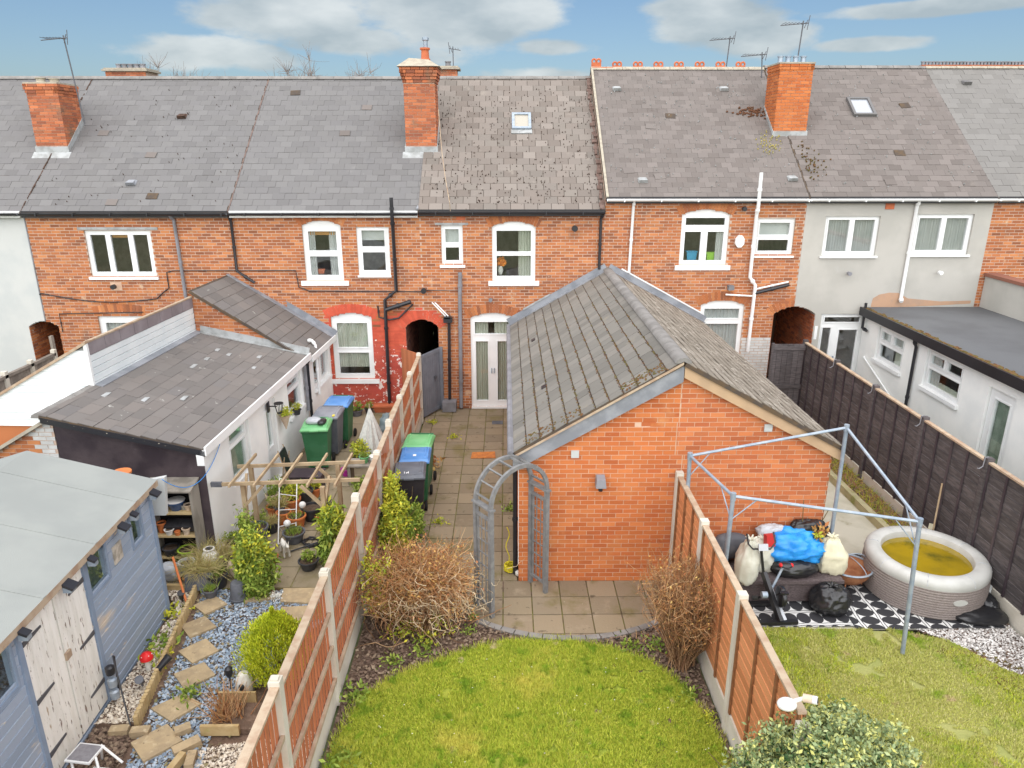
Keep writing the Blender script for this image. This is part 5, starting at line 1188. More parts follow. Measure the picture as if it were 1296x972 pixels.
MB().box(-4.92, -4.88, Y0, Y1 + .1, 2.06, 2.15).build('fascia', 'rail_wood', sh)
for y, lb in ((6.16, 'solar lamp under the shed eave left of the white doors'), (7.0, 'big solar lamp under the shed eave above the white doors'), (7.52, 'small solar lamp right of the shed doors'), (8.3, 'large solar lamp between the two shed windows'), (8.62, 'small solar lamp just above the third shed window'), (9.25, 'solar lamp at the far corner of the shed eave')):
    s = 1.4 if y in (7.0, 8.3, 9.25) else .9
    t = thing('solar_lamp', lb, 'solar lamp', (SX + .1, y, 2.08), group='solar lamps along the shed eave')
    MB().obox((-4.84, y, 2.06), (.11 * s, .10 * s, .03), 0, 0, R(28)).build('solar_panel', 'black_plastic', t)
    MB().box(-4.89, -4.80, y - .04 * s, y + .04 * s, 1.98, 2.05).build('lamp_head', 'galv', t)
mat('print_card', (.55, .50, .42), c2=(.3, .27, .22), sc=9, rough=.7)
tag(MB(WS).box(8.2, 8.42, -.03, -.012, 1.55, 1.80).build('wall_plaque', 'print_card', None, (SX, 8.3, 1.6)), 'weathered grey plaque hung on the blue shed wall between two windows', 'plaque')

# ---------------------------------------------------------------- fences
lf = thing('garden_fence', 'reddish brown closeboard fence with pale rails and concrete posts, left of the lawn', 'fence', (-2.17, 11, 0))
LP = [3.7, 5.6, 7.52, 9.42, 11.2, 12.5, 13.95, 15.6, 17.35]; LT = [1.9, 1.9, 1.84, 1.88, 1.78, 1.84, 1.82, 1.80, 1.75]
for i, y in enumerate(LP):
    t = LT[i] + .05
    MB().box(-2.23, -2.12, y - .055, y + .055, -.05, t).box(-2.21, -2.14, y - .035, y + .035, t, t + .02).build('concrete_post', 'concrete', lf)
for i in range(len(LP) - 1):
    a, b = LP[i] + .055, LP[i + 1] - .055; zt = min(LT[i], LT[i + 1]) - .03
    MB().box(-2.19, -2.155, a, b, -.05, .28).build('gravel_board', 'concrete', lf)
    n = round((b - a) / .115)
    for k in range(n):
        p = a + (b - a) * k / n; q = a + (b - a) * (k + 1) / n
        piece('fence_board', 'panel_wood', lf, None, (-2.18, (p + q) / 2, (.28 + zt) / 2), (.014, q - p - .004, zt - .28), rz=R(9))
    for z in (.36, .84, 1.32): MB().box(-2.165, -2.125, a, b, z - .025, z + .025).build('rail', 'rail_wood', lf)
    MB().box(-2.215, -2.125, a, b, zt, zt + .035).build('capping_rail', 'rail_wood', lf)
def lapfence(t, X, posts, tops, mb_, mboard, side, zb=.3, nbat=3, sh=.135, post='concrete', gb='concrete', cap='rail_wood', bat='panel_wood'):
    for i, y in enumerate(posts): MB().box(X - .055, X + .055, y - .05, y + .05, -.05, tops[i] + .06).build('concrete_post' if post == 'concrete' else 'post', post, t)
    for i in range(len(posts) - 1):
        a, b = posts[i] + .05, posts[i + 1] - .05; zt = max(tops[i], tops[i + 1]) - .02
        MB().box(X - .02, X + .02, a, b, -.05, zb - .01).build('gravel_board', gb, t)
        n = int((zt - zb) / (sh - .01))
        for k in range(n):
            z = zb + (zt - zb) * k / n
            piece('slat', mboard, t, None, (X, (a + b) / 2, z + sh / 2), (.012, b - a, sh), ry=R(4.5 * side), rx=R(rnd.uniform(-.3, .3)))
        for k in range(nbat + 1):
            y = a + (b - a) * k / nbat; y = min(max(y, a + .02), b - .02)
            for s in (-1, 1): MB().box(X + s * .022 - .010, X + s * .022 + .010, y - .02, y + .02, zb, zt).build('batten', bat, t)
        MB().box(X - .04, X + .04, a, b, zt, zt + .03).build('capping_rail', cap, t)
rf_ = thing('garden_fence', 'golden brown lap panel fence with pale capping, between the lawn and the hot tub garden', 'fence', (2.66, 8, 0))
mat('batten_brown', (.20, .085, .035), c2=(.26, .12, .05), sc=8, rough=.9)
lapfence(rf_, 2.66, [5.18, 6.98, 8.62, 10.08], [1.72, 1.86, 1.88, 1.90], None, 'panel_wood_far', -1, bat='batten_brown')
bf = thing('garden_fence', 'tall black stained lap panel fence beside the hot tub, right of the gazebo frame', 'fence', (7.48, 12.5, 0))
lapfence(bf, 7.48, [6.5, 8.35, 10.2, 12.0, 13.8, 15.6, 17.4], [2.06] * 7, None, 'fence_black', -1, zb=.26, nbat=4, sh=.15, post='fence_black', gb='concrete', cap='rail_wood', bat='bitumen')
for y, lb in ((10.2, 'nearest'), (12.0, 'second nearest'), (13.8, 'third nearest'), (15.6, 'furthest')):
    tag(MB().tube([(7.46, y, 2.14), (7.41, y, 2.13), (7.40, y, 1.98), (7.35, y, 1.94), (7.32, y, 1.95)], .009, 6).build('fence_hook', 'grey_pipe', None, (7.4, y, 2), smooth=True), lb + ' of the four pale hooks on the black fence posts', 'hook', 'hooks on the black fence')
# dark wooden gate at the entry on the right
gt = thing('garden_gate', 'dark timber gate standing by the right hand entry at the end of the black fence', 'gate', (7.0, 17.2, 0))
for i in range(6): piece('board', 'fence_black', gt, None, (6.66 + i * .135, 17.25, 1.05), (.128, .022, 2.0))
MB().box(6.6, 7.42, 17.21, 17.235, 1.9, 2.0).box(6.6, 7.42, 17.21, 17.235, .9, 1.0).box(6.58, 6.64, 17.2, 17.26, 0, 2.08).build('gate_frame', 'fence_black', gt, kind='stuff')
# blue grey gate, ajar, at the middle entry
bg_ = thing('garden_gate', 'blue grey boarded gate standing ajar at the dark middle entry', 'gate', (-1.72, FY - .04, 0), math.atan2(17.46 - (FY - .04), -2.13 + 1.72))
L = math.hypot(17.46 - FY + .04, .41)
for i in range(9): piece('board', 'gate_grey', bg_, None, (L * (i + .5) / 9, 0, .88), (L / 9 - .006, .02, 1.62))
mb = MB(); mb.box(0, L, -.03, -.011, 1.62, 1.71).box(0, L, -.03, -.011, .07, .15).box(0, .07, -.03, -.011, .15, 1.62).box(L - .07, L, -.03, -.011, .15, 1.62); mb.build('gate_frame', 'gate_grey', bg_, kind='stuff')
MB().box(.0, L, .011, .03, 1.62, 1.71).box(.0, L, .011, .03, .07, .15).box(0, .06, .011, .03, .15, 1.62).box(L - .06, L, .011, .03, .15, 1.62).build('ledge', 'gate_grey', bg_, kind='stuff')
MB().box(.28, .36, .02, .06, .95, 1.02).build('latch', 'aerial_metal', bg_)
MB().box(-1.74, -1.66, FY - .12, FY - .02, 0, 1.72).build('gate_post', 'gate_grey', HD[0])
# short reddish panel between the fence and the entry wall
sp = thing('garden_fence', 'short brown fence panel between the grey gate and the red painted wall', 'fence', (-2.4, 17.9, 0))
for i in range(8): piece('fence_board', 'panel_wood', sp, None, (-2.68 + i * .068, 18.1 - i * .075, .88), (.02, .098, 1.7), rz=R(42))
# old grey fence far left
gf = thing('garden_fence', 'weathered grey paling fence at the far left below the white house', 'fence', (-10.9, 16, 0))
for i, y in enumerate((14.2, 15.1, 16.0, 16.9)): MB().box(-10.96, -10.86, y - .05, y + .05, 0, 2.05).build('concrete_post', 'concrete', gf)
for i in range(27): piece('fence_board', 'fence_grey', gf, None, (-10.92, 14.25 + i * .1, 1.1), (.02, .094, 1.75))
MB().box(-10.9, -10.86, 14.2, 16.9, 1.3, 1.36).box(-10.9, -10.86, 14.2, 16.9, 1.9, 1.97).build('rail', 'fence_grey', gf, kind='stuff')
MB().box(-11.02, -10.96, 17.0, 17.1, 0, 2.35).build('post', 'fence_grey', gf)

# the left range stands slightly askew to the terrace
PV = Vector((-4.6, 18.3, 0)); RZm = Matrix.Rotation(R(-2.7), 3, 'Z')
for o in (oh, cx, pg): o.location = PV + RZm @ (Vector(o.location) - PV); o.rotation_euler = (0, 0, R(-2.7))

# the shed too is turned a touch, its far corner back from the path
PS = Vector((-5.0, 6.0, 0)); RSm = Matrix.Rotation(R(2.2), 3, 'Z')
for o in list(COL.objects):
    if o.parent is None and (o == sh or o.name.startswith('solar_lamp') or o.name == 'wall_plaque'):
        o.location = PS + RSm @ (Vector(o.location) - PS); o.rotation_euler = (0, 0, R(2.2))
# ---------------------------------------------------------------- small objects
mat('bin_green', (.035, .14, .06), c2=(.05, .17, .08), sc=3, rough=.45, spec=.4, spots=[((.12, .17, .13), 4, .66, .1)])
mat('lid_green', (.15, .44, .18), c2=(.20, .48, .22), sc=3, rough=.4, spec=.5)
mat('lid_blue', (.07, .22, .52), c2=(.12, .28, .58), sc=3, rough=.4, spec=.5)
mat('bin_black', (.03, .025, .03), c2=(.04, .035, .04), sc=3, rough=.5, spec=.4)
mat('bin_grey', (.11, .12, .14), c2=(.14, .15, .17), sc=3, rough=.5, spec=.4)
mat('lid_grey', (.20, .21, .24), c2=(.25, .26, .29), sc=3, rough=.45, spec=.5)
mat('wheel_rubber', (.015, .015, .015), rough=.8)
mat('label_white', (.8, .8, .8), rough=.5); mat('label_yellow', (.75, .60, .05), rough=.5)
def wheelie(x, y, rz, body, lid, label, group=None, ajar=0.0, marks=()):
    t = thing('wheelie_bin', label, 'wheelie bin', (x, y, 0), rz, group, local=True)
    b = MB(); b.hexa([(-.21, -.20, .06), (.21, -.20, .06), (.21, .20, .06), (-.21, .20, .06), (-.27, -.30, .92), (.27, -.30, .92), (.27, .28, .92), (-.27, .28, .92)])
    b.box(-.285, .285, -.315, .295, .90, .955); b.box(-.16, .16, -.235, -.22, .12, .3)
    b.hexa([(-.23, .18, .1), (-.17, .18, .1), (-.17, .29, .1), (-.23, .29, .1), (-.23, .24, .5), (-.17, .24, .5), (-.17, .27, .5), (-.23, .27, .5)])
    b.build('body', body, t)
    prof = [(-.36, .955), (-.36, .985), (-.30, 1.02), (-.05, 1.055), (.15, 1.05), (.27, 1.03), (.33, .985), (.33, .955)]
    l = MB(); n = len(prof)
    vs = [(xx * (1 if 0 < i < n - 1 else 1), yy, zz + ajar * max(0, .33 - yy)) for xx in (-.295, -.26, .26, .295) for i, (yy, zz) in enumerate(prof)]
    vs = [(a, b_, c if abs(a) < .28 else min(c, .985 + ajar * max(0, .33 - b_))) for a, b_, c in vs]
    fs = [(s * n + i, s * n + i + 1, (s + 1) * n + i + 1, (s + 1) * n + i) for s in range(3) for i in range(n - 1)] + [tuple(range(n - 1, -1, -1)), tuple(range(3 * n, 4 * n))]
    l.add(vs, fs); l.box(-.09, .09, -.39, -.35, .96, .985)
    for s in (-.2, .2): l.hexa([(s - .03, -.25, 1.02), (s + .03, -.25, 1.02), (s + .03, .2, 1.045), (s - .03, .2, 1.045), (s - .015, -.22, 1.045), (s + .015, -.22, 1.045), (s + .015, .18, 1.075), (s - .015, .18, 1.075)])
    lo = l.build('lid', lid, t)
    MB().tube([(-.24, .33, .97), (-.24, .40, .99), (.24, .40, .99), (.24, .33, .97)], .017, 6).build('handle', body, t, smooth=True)
    for s in (-.26, .26): MB().lathe([(.0, -.025), (.09, -.025), (.10, -.015), (.10, .015), (.09, .025), (0, .025)], 16, (s, .27, .10), Matrix.Rotation(R(90), 4, 'Y')).build('wheel', 'wheel_rubber', t, smooth=True)
    for (mx, my, w, h, m) in marks: MB().obox((mx, my, 1.028 + (my + .30) * .14), (w, h, .006), 0, R(8)).build('label', m, t)
    return t
G1_ = 'three wheelie bins in a row in the middle garden'
wheelie(-1.79, 12.28, R(4), 'bin_black', 'bin_grey', 'black wheelie bin nearest the lawn, white house number on its lid', G1_, marks=[(-.19, -.22, .07, .05, 'label_yellow'), (-.085, -.22, .012, .06, 'label_white'), (-.05, -.235, .012, .04, 'label_white'), (-.03, -.225, .045, .012, 'label_white'), (-.015, -.22, .012, .065, 'label_white'), (.0, -.285, .26, .008, 'lid_grey')])
wheelie(-1.77, 12.98, R(2), 'bin_green', 'lid_blue', 'blue lidded wheelie bin between the black one and the green lidded one', G1_, marks=[(.0, -.16, .06, .06, 'label_white')])
wheelie(-1.78, 13.66, R(-3), 'bin_green', 'lid_green', 'bright green lidded wheelie bin furthest from the lawn in the middle garden', G1_)
G2_ = 'wheelie bins by the white extension'
wheelie(-4.10, 14.62, R(4), 'bin_green', 'lid_green', 'dark green wheelie bin with rubbish bags on its bright green lid', G2_)
wheelie(-4.02, 15.36, R(-2), 'bin_grey', 'lid_grey', 'grey wheelie bin between the two green bodied ones by the white extension', G2_, marks=[(.2, -.3, .05, .08, 'label_yellow')])
wheelie(-3.94, 16.1, R(-2), 'bin_green', 'lid_blue', 'blue lidded green wheelie bin furthest back by the white extension', G2_)
mat('poly_grey', (.45, .47, .50), rough=.35, spec=.5); mat('poly_black', (.018, .018, .02), rough=.3, spec=.6); mat('poly_blue', (.02, .25, .72), c2=(.03, .32, .80), sc=6, rough=.35, spec=.5)
mat('sack_white', (.66, .65, .56), c2=(.58, .57, .47), sc=6, rough=.8); mat('sack_cream', (.70, .66, .48), c2=(.62, .58, .42), sc=5, rough=.8)
from mathutils import noise as mnoise
def ridged(p, sc, o):
    q = Vector(p) * sc + Vector((o, o * .7, -o)); return (1 - 2.2 * abs(mnoise.noise(q))) * .6 + (1 - 2.2 * abs(mnoise.noise(q * 2.3))) * .4
def blob(c, r, m, name, label=None, cat=None, parent=None, n=48, k=30, jit=.05, sc=5.0, knot=False, flat=.0, smooth=True, top=None, group=None):
    mb = MB(); vs = []; ph0 = rnd.uniform(0, 50); low = (Vector((rnd.uniform(-1, 1), rnd.uniform(-1, 1), 0)) * .12)
    for i in range(k + 1):
        ph = math.pi * i / k
        for j in range(n):
            a = 2 * math.pi * j / n; d = Vector((math.sin(ph) * math.cos(a), math.sin(ph) * math.sin(a), -math.cos(ph)))
            e = max(abs(d.x), abs(d.y), abs(d.z)); box = 1 + .35 * (1 / max(e, .58) - 1) * (1 if top else .4)
            q = box * (1 + jit * 1.6 * ridged(d, sc * .42, ph0) * min(1, 3 * math.sin(ph)) + jit * 1.5 * mnoise.noise(d * 1.4 + Vector((ph0, 0, 0))))
            z = max(d.z * q, -1 + flat)
            sq = 1
            if top is not None and d.z > .1:
                t_ = (d.z - .1) / .9; sq = 1 + (top - 1) * t_; q *= 1 + .10 * t_ * math.sin(a * 7 + ph0)   # gathered folds towards the neck
            vs.append((c[0] + r[0] * d.x * q * sq + low.x * r[0] * d.z, c[1] + r[1] * d.y * q * sq, c[2] + r[2] * z))
    mb.add(vs, [(i * n + j, i * n + (j + 1) % n, (i + 1) * n + (j + 1) % n, (i + 1) * n + j) for i in range(k) for j in range(n)])
    if top is not None:
        for a in range(7): mb.tube([(c[0] + low.x * r[0], c[1], c[2] + r[2] * .92), (c[0] + low.x * r[0] + .035 * math.cos(a), c[1] + .035 * math.sin(a), c[2] + r[2] * 1.08), (c[0] + low.x * r[0] + .085 * math.cos(a), c[1] + .075 * math.sin(a), c[2] + r[2] * 1.16)], .022, 5, r2=.012)
    if knot:
        for a in range(5): mb.tube([(c[0], c[1], c[2] + r[2] * .9), (c[0] + .05 * math.cos(a * 1.3), c[1] + .05 * math.sin(a * 1.3), c[2] + r[2] * 1.12), (c[0] + .10 * math.cos(a * 1.3), c[1] + .09 * math.sin(a * 1.3), c[2] + r[2] * 1.15)], .025, 5, r2=.012)
    o = mb.build(name, m, parent, None if parent else (c[0], c[1], c[2] - r[2]), smooth=False, label=label, cat=cat, group=group)
    if smooth: o.data.polygons.foreach_set('use_smooth', [True] * len(o.data.polygons))
    return o
blob((-4.14, 14.55, 1.10), (.16, .12, .07), 'poly_grey', 'rubbish_bag', 'crumpled pale grey bag lying on the dark green wheelie bin', 'bag')
blob((-3.95, 14.52, 1.09), (.09, .14, .05), 'poly_black', 'rubbish_bag', 'small black bag next to the pale one on the dark green bin', 'bag')

# pots
mat('pot_black', (.028, .028, .032), c2=(.05, .05, .055), sc=6, rough=.5, spec=.4); mat('pot_grey', (.09, .095, .11), c2=(.13, .135, .15), sc=6, rough=.6)
mat('pot_orange', (.62, .20, .06), c2=(.55, .17, .06), sc=6, rough=.7); mat('pot_lime', (.38, .60, .04), rough=.4); mat('pot_magenta', (.42, .03, .30), rough=.5)
mat('glaze_blue', (.04, .08, .18), rough=.2, spec=.7); mat('pot_cream', (.62, .50, .38), c2=(.55, .42, .30), sc=8, rough=.8); mat('compost', (.07, .045, .03), c2=(.11, .075, .05), sc=20, rough=1, bump=.01)
mat('leaf_green', (.1, .2, .03), pal=[(.10, .17, .02), (.20, .29, .035), (.32, .40, .07), (.14, .22, .03), (.42, .44, .08)], rough=.6, spec=.3)
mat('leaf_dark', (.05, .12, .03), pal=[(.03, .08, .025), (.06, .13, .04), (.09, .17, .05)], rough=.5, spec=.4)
mat('leaf_yellow', (.4, .45, .03), pal=[(.30, .36, .03), (.48, .48, .04), (.60, .55, .05), (.22, .30, .03), (.40, .44, .04)], rough=.6, spec=.3)
mat('leaf_lime', (.3, .45, .03), pal=[(.34, .42, .02), (.52, .60, .03), (.66, .70, .05), (.24, .32, .02), (.72, .72, .07)], rough=.7, spec=.2)
mat('leaf_vari', (.2, .3, .1), pal=[(.14, .20, .08), (.24, .31, .14), (.38, .43, .20), (.62, .60, .16), (.28, .34, .16), (.18, .25, .10)], rough=.5, spec=.4)
mat('leaf_rust', (.3, .15, .05), pal=[(.34, .15, .05), (.48, .26, .08), (.52, .36, .12), (.42, .18, .07), (.30, .12, .05)], rough=.8, spec=.2)
mat('straw', (.5, .4, .18), pal=[(.50, .40, .17), (.60, .50, .25), (.36, .36, .10), (.44, .30, .12)], rough=.8)
mat('twig_tan', (.4, .25, .12), pal=[(.40, .19, .08), (.52, .30, .13), (.60, .40, .22), (.34, .15, .07), (.46, .22, .09)], rough=.9, spec=.15)
mat('twig_brown', (.2, .12, .07), pal=[(.20, .11, .06), (.30, .17, .09), (.42, .27, .15), (.26, .13, .07)], rough=.9, spec=.15)
mat('flower_white', (.8, .8, .75), rough=.7); mat('stem', (.16, .12, .05), c2=(.12, .09, .04), sc=10, rough=.9)
mat('twig_grey', (.26, .22, .20), rough=.9)

def leafmesh(name, C, size, m, parent, up=.3, asp=.45, kind='stuff', dirs=None, droop=0.0):
    n = len(C); d = nr.normal(0, 1, (n, 3)) if dirs is None else dirs + nr.normal(0, .35, (n, 3)); d[:, 2] += up; d /= np.linalg.norm(d, axis=1)[:, None]
    r = nr.normal(0, 1, (n, 3)); s = np.cross(d, r); s /= np.linalg.norm(s, axis=1)[:, None]; nn = np.cross(s, d)
    L = nr.uniform(.6, 1.3, (n, 1)) * size; W = L * asp
    V = np.stack([C, C + d * L * .5 + s * W * .5 + nn * W * .12, C + d * L - np.array([0, 0, 1]) * L * droop, C + d * L * .5 - s * W * .5 + nn * W * .12], 1)
    return npmesh(name, V, np.arange(n * 4).reshape(-1, 4), m, parent, kind=kind)
def clumpy(c, r, n, nc, spread=.22, shell=.75, jit=.1, zmin=None):
    """points gathered in leaf clumps through an ellipsoid crown"""
    d = nr.normal(0, 1, (nc, 3)); d /= np.linalg.norm(d, axis=1)[:, None]; rad = nr.uniform(shell * .55, 1, (nc, 1)) * (1 + nr.normal(0, jit, (nc, 1)))
    K = d * rad; k = nr.integers(0, nc, n); P = K[k] + nr.normal(0, spread, (n, 3)) * nr.uniform(.3, 1, (nc, 1))[k]
    P = P * np.array(r) + np.array(c)
    if zmin is not None: P[:, 2] = np.maximum(P[:, 2], zmin + nr.uniform(0, .05, n))
    return P
def tubesmesh(name, P, rad, m, parent, kind='stuff'):
    """P (n,k,3) paths, rad (n,k): three sided tapering twigs"""
    n, k, _ = P.shape; T = np.gradient(P, axis=1); T /= np.linalg.norm(T, axis=2)[:, :, None] + 1e-9
    a = np.where(np.abs(T[:, :, 2:3]) < .9, np.array([0, 0, 1.]), np.array([1., 0, 0])); X = np.cross(T, a); X /= np.linalg.norm(X, axis=2)[:, :, None] + 1e-9; Y = np.cross(T, X)
    V = np.stack([P + rad[:, :, None] * (X * math.cos(q) + Y * math.sin(q)) for q in (0, 2.094, 4.189)], 2)
    idx = np.arange(n * k * 3).reshape(n, k, 3); F = []
    for j in range(3): F.append(np.stack([idx[:, :-1, j], idx[:, :-1, (j + 1) % 3], idx[:, 1:, (j + 1) % 3], idx[:, 1:, j]], -1).reshape(-1, 4))
    return npmesh(name, V.reshape(-1, 3), np.concatenate(F), m, parent, kind=kind)
def twigs(start, d0, L, k=6, wob=.25, grav=0.0, r0=.004, r1=.0012):
    n = len(start); P = np.empty((n, k, 3)); P[:, 0] = start; d = d0 / np.linalg.norm(d0, axis=1)[:, None]
    for i in range(1, k):
        d = d + nr.normal(0, wob, (n, 3)); d[:, 2] += grav; d /= np.linalg.norm(d, axis=1)[:, None]
        P[:, i] = P[:, i - 1] + d * (L / (k - 1))[:, None]
    return P, np.linspace(r0, r1, k)[None, :] * nr.uniform(.6, 1.3, (n, 1))

def pot(x, y, r, h, m, label, plant=None, z=0, taper=.7, rim=.012, cat='plant pot', group=None, soil=True, name='plant_pot'):
    t = thing(name, label, cat, (x, y, z), group=group)
    MB().lathe([(r * taper, 0), (r * .96, h * .86), (r + rim, h * .88), (r + rim, h), (r * .92, h), (r * .88, h * .82), (0, h * .82)], 20, (x, y, z)).build('pot', m, t, smooth=True)
    if soil: MB().lathe([(r * .88, h * .80), (r * .88, h * .85), (0, h * .87)], 16, (x, y, z)).build('soil', 'compost', t)
    c = (x, y, z + h)
    if plant:
        kind, s = plant
        if kind == 'bush':
            leafmesh('foliage', clumpy((x, y, z + h + s * .6), (s, s, s * .7), 500, 26), s * .28, 'leaf_green', t)
        elif kind == 'yellow': leafmesh('foliage', clumpy((x, y, z + h + s * .7), (s, s, s * .8), 420, 22), s * .35, 'leaf_yellow', t)
        elif kind == 'grass':
            st = np.tile(np.array([c]), (260, 1)) + nr.normal(0, r * .4, (260, 3)) * np.array([1, 1, 0]); d = nr.normal(0, .6, (260, 3)); d[:, 2] = 1
            P, q = twigs(st, d, nr.uniform(.5, 1.1, 260) * s, 6, .06, -.16, .005, .001); tubesmesh('foliage', P, q, 'straw', t)
        elif kind == 'sprout':
            st = np.tile(np.array([c]), (90, 1)) + nr.normal(0, r * .4, (90, 3)) * np.array([1, 1, 0]); d = nr.normal(0, .5, (90, 3)); d[:, 2] = 1
            P, q = twigs(st, d, nr.uniform(.5, 1.1, 90) * s, 4, .06, -.1, .006, .001); tubesmesh('foliage', P, q, 'leaf_green', t)
    return t
pot(-3.25, 14.62, .17, .26, 'pot_black', 'black pot of pale yellow leaves in front of the folded parasol', ('yellow', .22))
pot(-3.42, 14.15, .11, .16, 'pot_magenta', 'magenta plastic pot standing empty at the end of the low bench', None, taper=.75)
pot(-3.92, 17.8, .16, .15, 'pot_grey', 'shallow grey bowl of greenery against the red painted wall', ('bush', .16), taper=.8)
pot(-3.62, 17.95, .11, .15, 'pot_black', 'small dark pot between the planted bowl and the terracotta trough', ('bush', .13))
t = thing('trough', 'long terracotta trough at the foot of the red painted wall', 'planter', (-3.2, 18.05, 0))
mb = MB(); mb.hexa([(-3.46, 17.98, 0), (-2.98, 17.98, 0), (-2.98, 18.14, 0), (-3.46, 18.14, 0), (-3.52, 17.93, .18), (-2.92, 17.93, .18), (-2.92, 18.18, .18), (-3.52, 18.18, .18)]); mb.holed(0, 0.001, 0, .001, [], 0, .001); mb.build('trough', 'terracotta', t)
mb = MB(); mb.box(-3.54, -2.90, 17.91, 17.945, .16, .20).box(-3.54, -2.90, 18.165, 18.2, .16, .20); mb.build('rim', 'terracotta', t, kind='stuff')
pot(-3.87, 11.92, .17, .25, 'pot_orange', 'bright orange pot among the black ones under the pergola', ('sprout', .08))
pot(-3.66, 12.22, .19, .27, 'pot_black', 'large empty black pot just behind the bright orange one', None)
pot(-3.78, 11.42, .19, .20, 'pot_grey', 'wide grey pot with green shoots in front of the bright orange one', ('sprout', .16))
pot(-4.14, 12.05, .13, .26, 'pot_orange', 'tall orange pot left of the bright orange one, behind the white rack', None)
pot(-4.12, 12.55, .16, .28, 'pot_orange', 'orange pot with a yellow leafed plant behind the white rack', ('yellow', .2))
pot(-3.98, 12.9, .17, .28, 'pot_black', 'black pot further back under the pergola, near the bins', ('bush', .12))
pot(-4.5, 12.95, .15, .25, 'pot_black', 'dark pot against the white wall behind the pergola', ('bush', .2))
pot(-4.42, 11.35, .21, .34, 'pot_grey', 'dark grey tub leaning at the white wall left of the pergola post', ('sprout', .1))
pot(-4.62, 10.05, .17, .24, 'pot_black', 'black pot with green shoots right of the slanted grey planter', ('sprout', .12))
pot(-5.2, 10.3, .12, .3, 'render_white', 'white bucket pot with a pink rim beside the shed corner', None, taper=.8)
pot(-5.0, 10.55, .17, .22, 'pot_black', 'black pot of straw coloured grass beside the shelf rack', ('grass', .42))
pot(-4.72, 10.5, .15, .22, 'pot_black', 'second pot of straw coloured grass, next to the white urn', ('grass', .40))
pot(-4.95, 10.2, .20, .14, 'pot_black', 'low black crate pot under the drooping grasses', None, taper=.9)
u = thing('urn', 'white glazed urn among the straw coloured grasses', 'urn', (-4.86, 10.55, .18)); MB().lathe([(.06, 0), (.13, .08), (.15, .18), (.10, .28), (.06, .30), (.09, .34)], 18, (-4.86, 10.42, .12)).build('body', 'white_ceramic', u, smooth=True); MB().lathe([(.06, .34), (.06, .345), (0, .345)], 12, (-4.86, 10.42, .12)).build('lid', 'pot_black', u)
t = thing('planter', 'slanted grey rectangular planter overflowing with dry grass', 'planter', (-4.85, 9.98, 0))
MB().obox((-4.86, 9.98, .14), (.42, .22, .26), R(8), R(-22)).build('box', 'pot_grey', t)
st = np.tile(np.array([(-4.86, 10.08, .26)]), (420, 1)) + nr.normal(0, 1, (420, 3)) * np.array([.14, .05, .01]); d = nr.normal(0, .7, (420, 3)); d[:, 2] = .8
P, q = twigs(st, d, nr.uniform(.2, .48, 420), 6, .08, -.2, .005, .001); tubesmesh('grass_tuft', P, q, 'straw', t)
b = thing('bucket', 'grey bucket standing upside down on the patio edge by the stepping stones', 'bucket', (-4.17, 9.72, 0)); MB().lathe([(.145, 0), (.15, .03), (.135, .035), (.105, .28), (.095, .29), (0, .285)], 20, (-4.17, 9.72, 0)).build('bucket', 'pot_grey', b, smooth=True)
# grasses' terracotta animal-like lump
blob((-4.42, 10.35, .14), (.15, .12, .16), 'pot_cream', 'garden_rock', 'pale tan boulder beside the climber foot', 'rock', flat=.2, jit=.04)

# shelf rack with pots against the dark wall
mat('grey_timber', (.30, .27, .23), c2=(.20, .18, .15), sc=5, rough=.95, stretch=(1, 1, .3)); mat('pine', (.55, .42, .22), c2=(.48, .36, .18), sc=4, rough=.8, stretch=(.3, 1, 1))
s = thing('shelf_rack', 'weathered open shelf rack of plant pots against the dark wall', 'shelves', (-5.45, 10.7, 0))
for x in (-5.82, -5.10): MB().box(x - .02, x + .02, 10.56, 10.86, 0, 1.42).build('side_panel', 'grey_timber', s)
MB().hexa([(-5.86, 10.50, 1.42), (-5.06, 10.50, 1.42), (-5.06, 10.87, 1.50), (-5.86, 10.87, 1.50), (-5.86, 10.50, 1.45), (-5.06, 10.50, 1.45), (-5.06, 10.87, 1.53), (-5.86, 10.87, 1.53)]).build('top', 'grey_timber', s)
for z in (.18, .58, 1.0): MB().box(-5.80, -5.12, 10.56, 10.86, z, z + .03).build('shelf', 'pine', s)
MB().box(-5.80, -5.12, 10.862, 10.872, 0, 1.42).build('back', 'near_black', s)
GP = 'pots on the shelf rack'
pot(-5.70, 10.70, .075, .15, 'pot_orange', 'orange pot at the left end of the top shelf', z=1.03, group=GP)
pot(-5.42, 10.70, .135, .16, 'glaze_blue', 'blue glazed bowl with a white rim on the top shelf', z=1.03, group=GP, taper=.6)
MB().lathe([(.146, .0), (.150, .012), (.130, .016)], 18, (-5.42, 10.70, 1.19)).build('rim', 'white_ceramic', None, (-5.42, 10.7, 1.19), smooth=True, label='white ring rim lying on the blue glazed bowl', cat='pot rim')
pot(-5.22, 10.68, .06, .10, 'pot_cream', 'small cream pot right of the blue glazed bowl', z=1.03, group=GP)
pot(-5.72, 10.70, .07, .18, 'pot_orange', 'tall orange pot at the left end of the middle shelf', z=.61, group=GP)
for x, w in ((-5.52, .26), (-5.27, .22)):
    MB().obox((x, 10.74, .61 + .11), (w, .2, .10), 0, R(18)).build('seed_tray', 'pot_black', None, (x, 10.74, .61), label='left' * (x < -5.4) + 'right' * (x > -5.4) + ' black plastic tray on the middle shelf', cat='tray', group='black trays on the middle shelf')
pot(-5.56, 10.62, .07, .10, 'white_ceramic', 'white pot in front of the left black tray', z=.61, group=GP)
pot(-5.28, 10.62, .06, .12, 'pot_cream', 'cream pot in front of the right black tray', z=.61, group=GP)
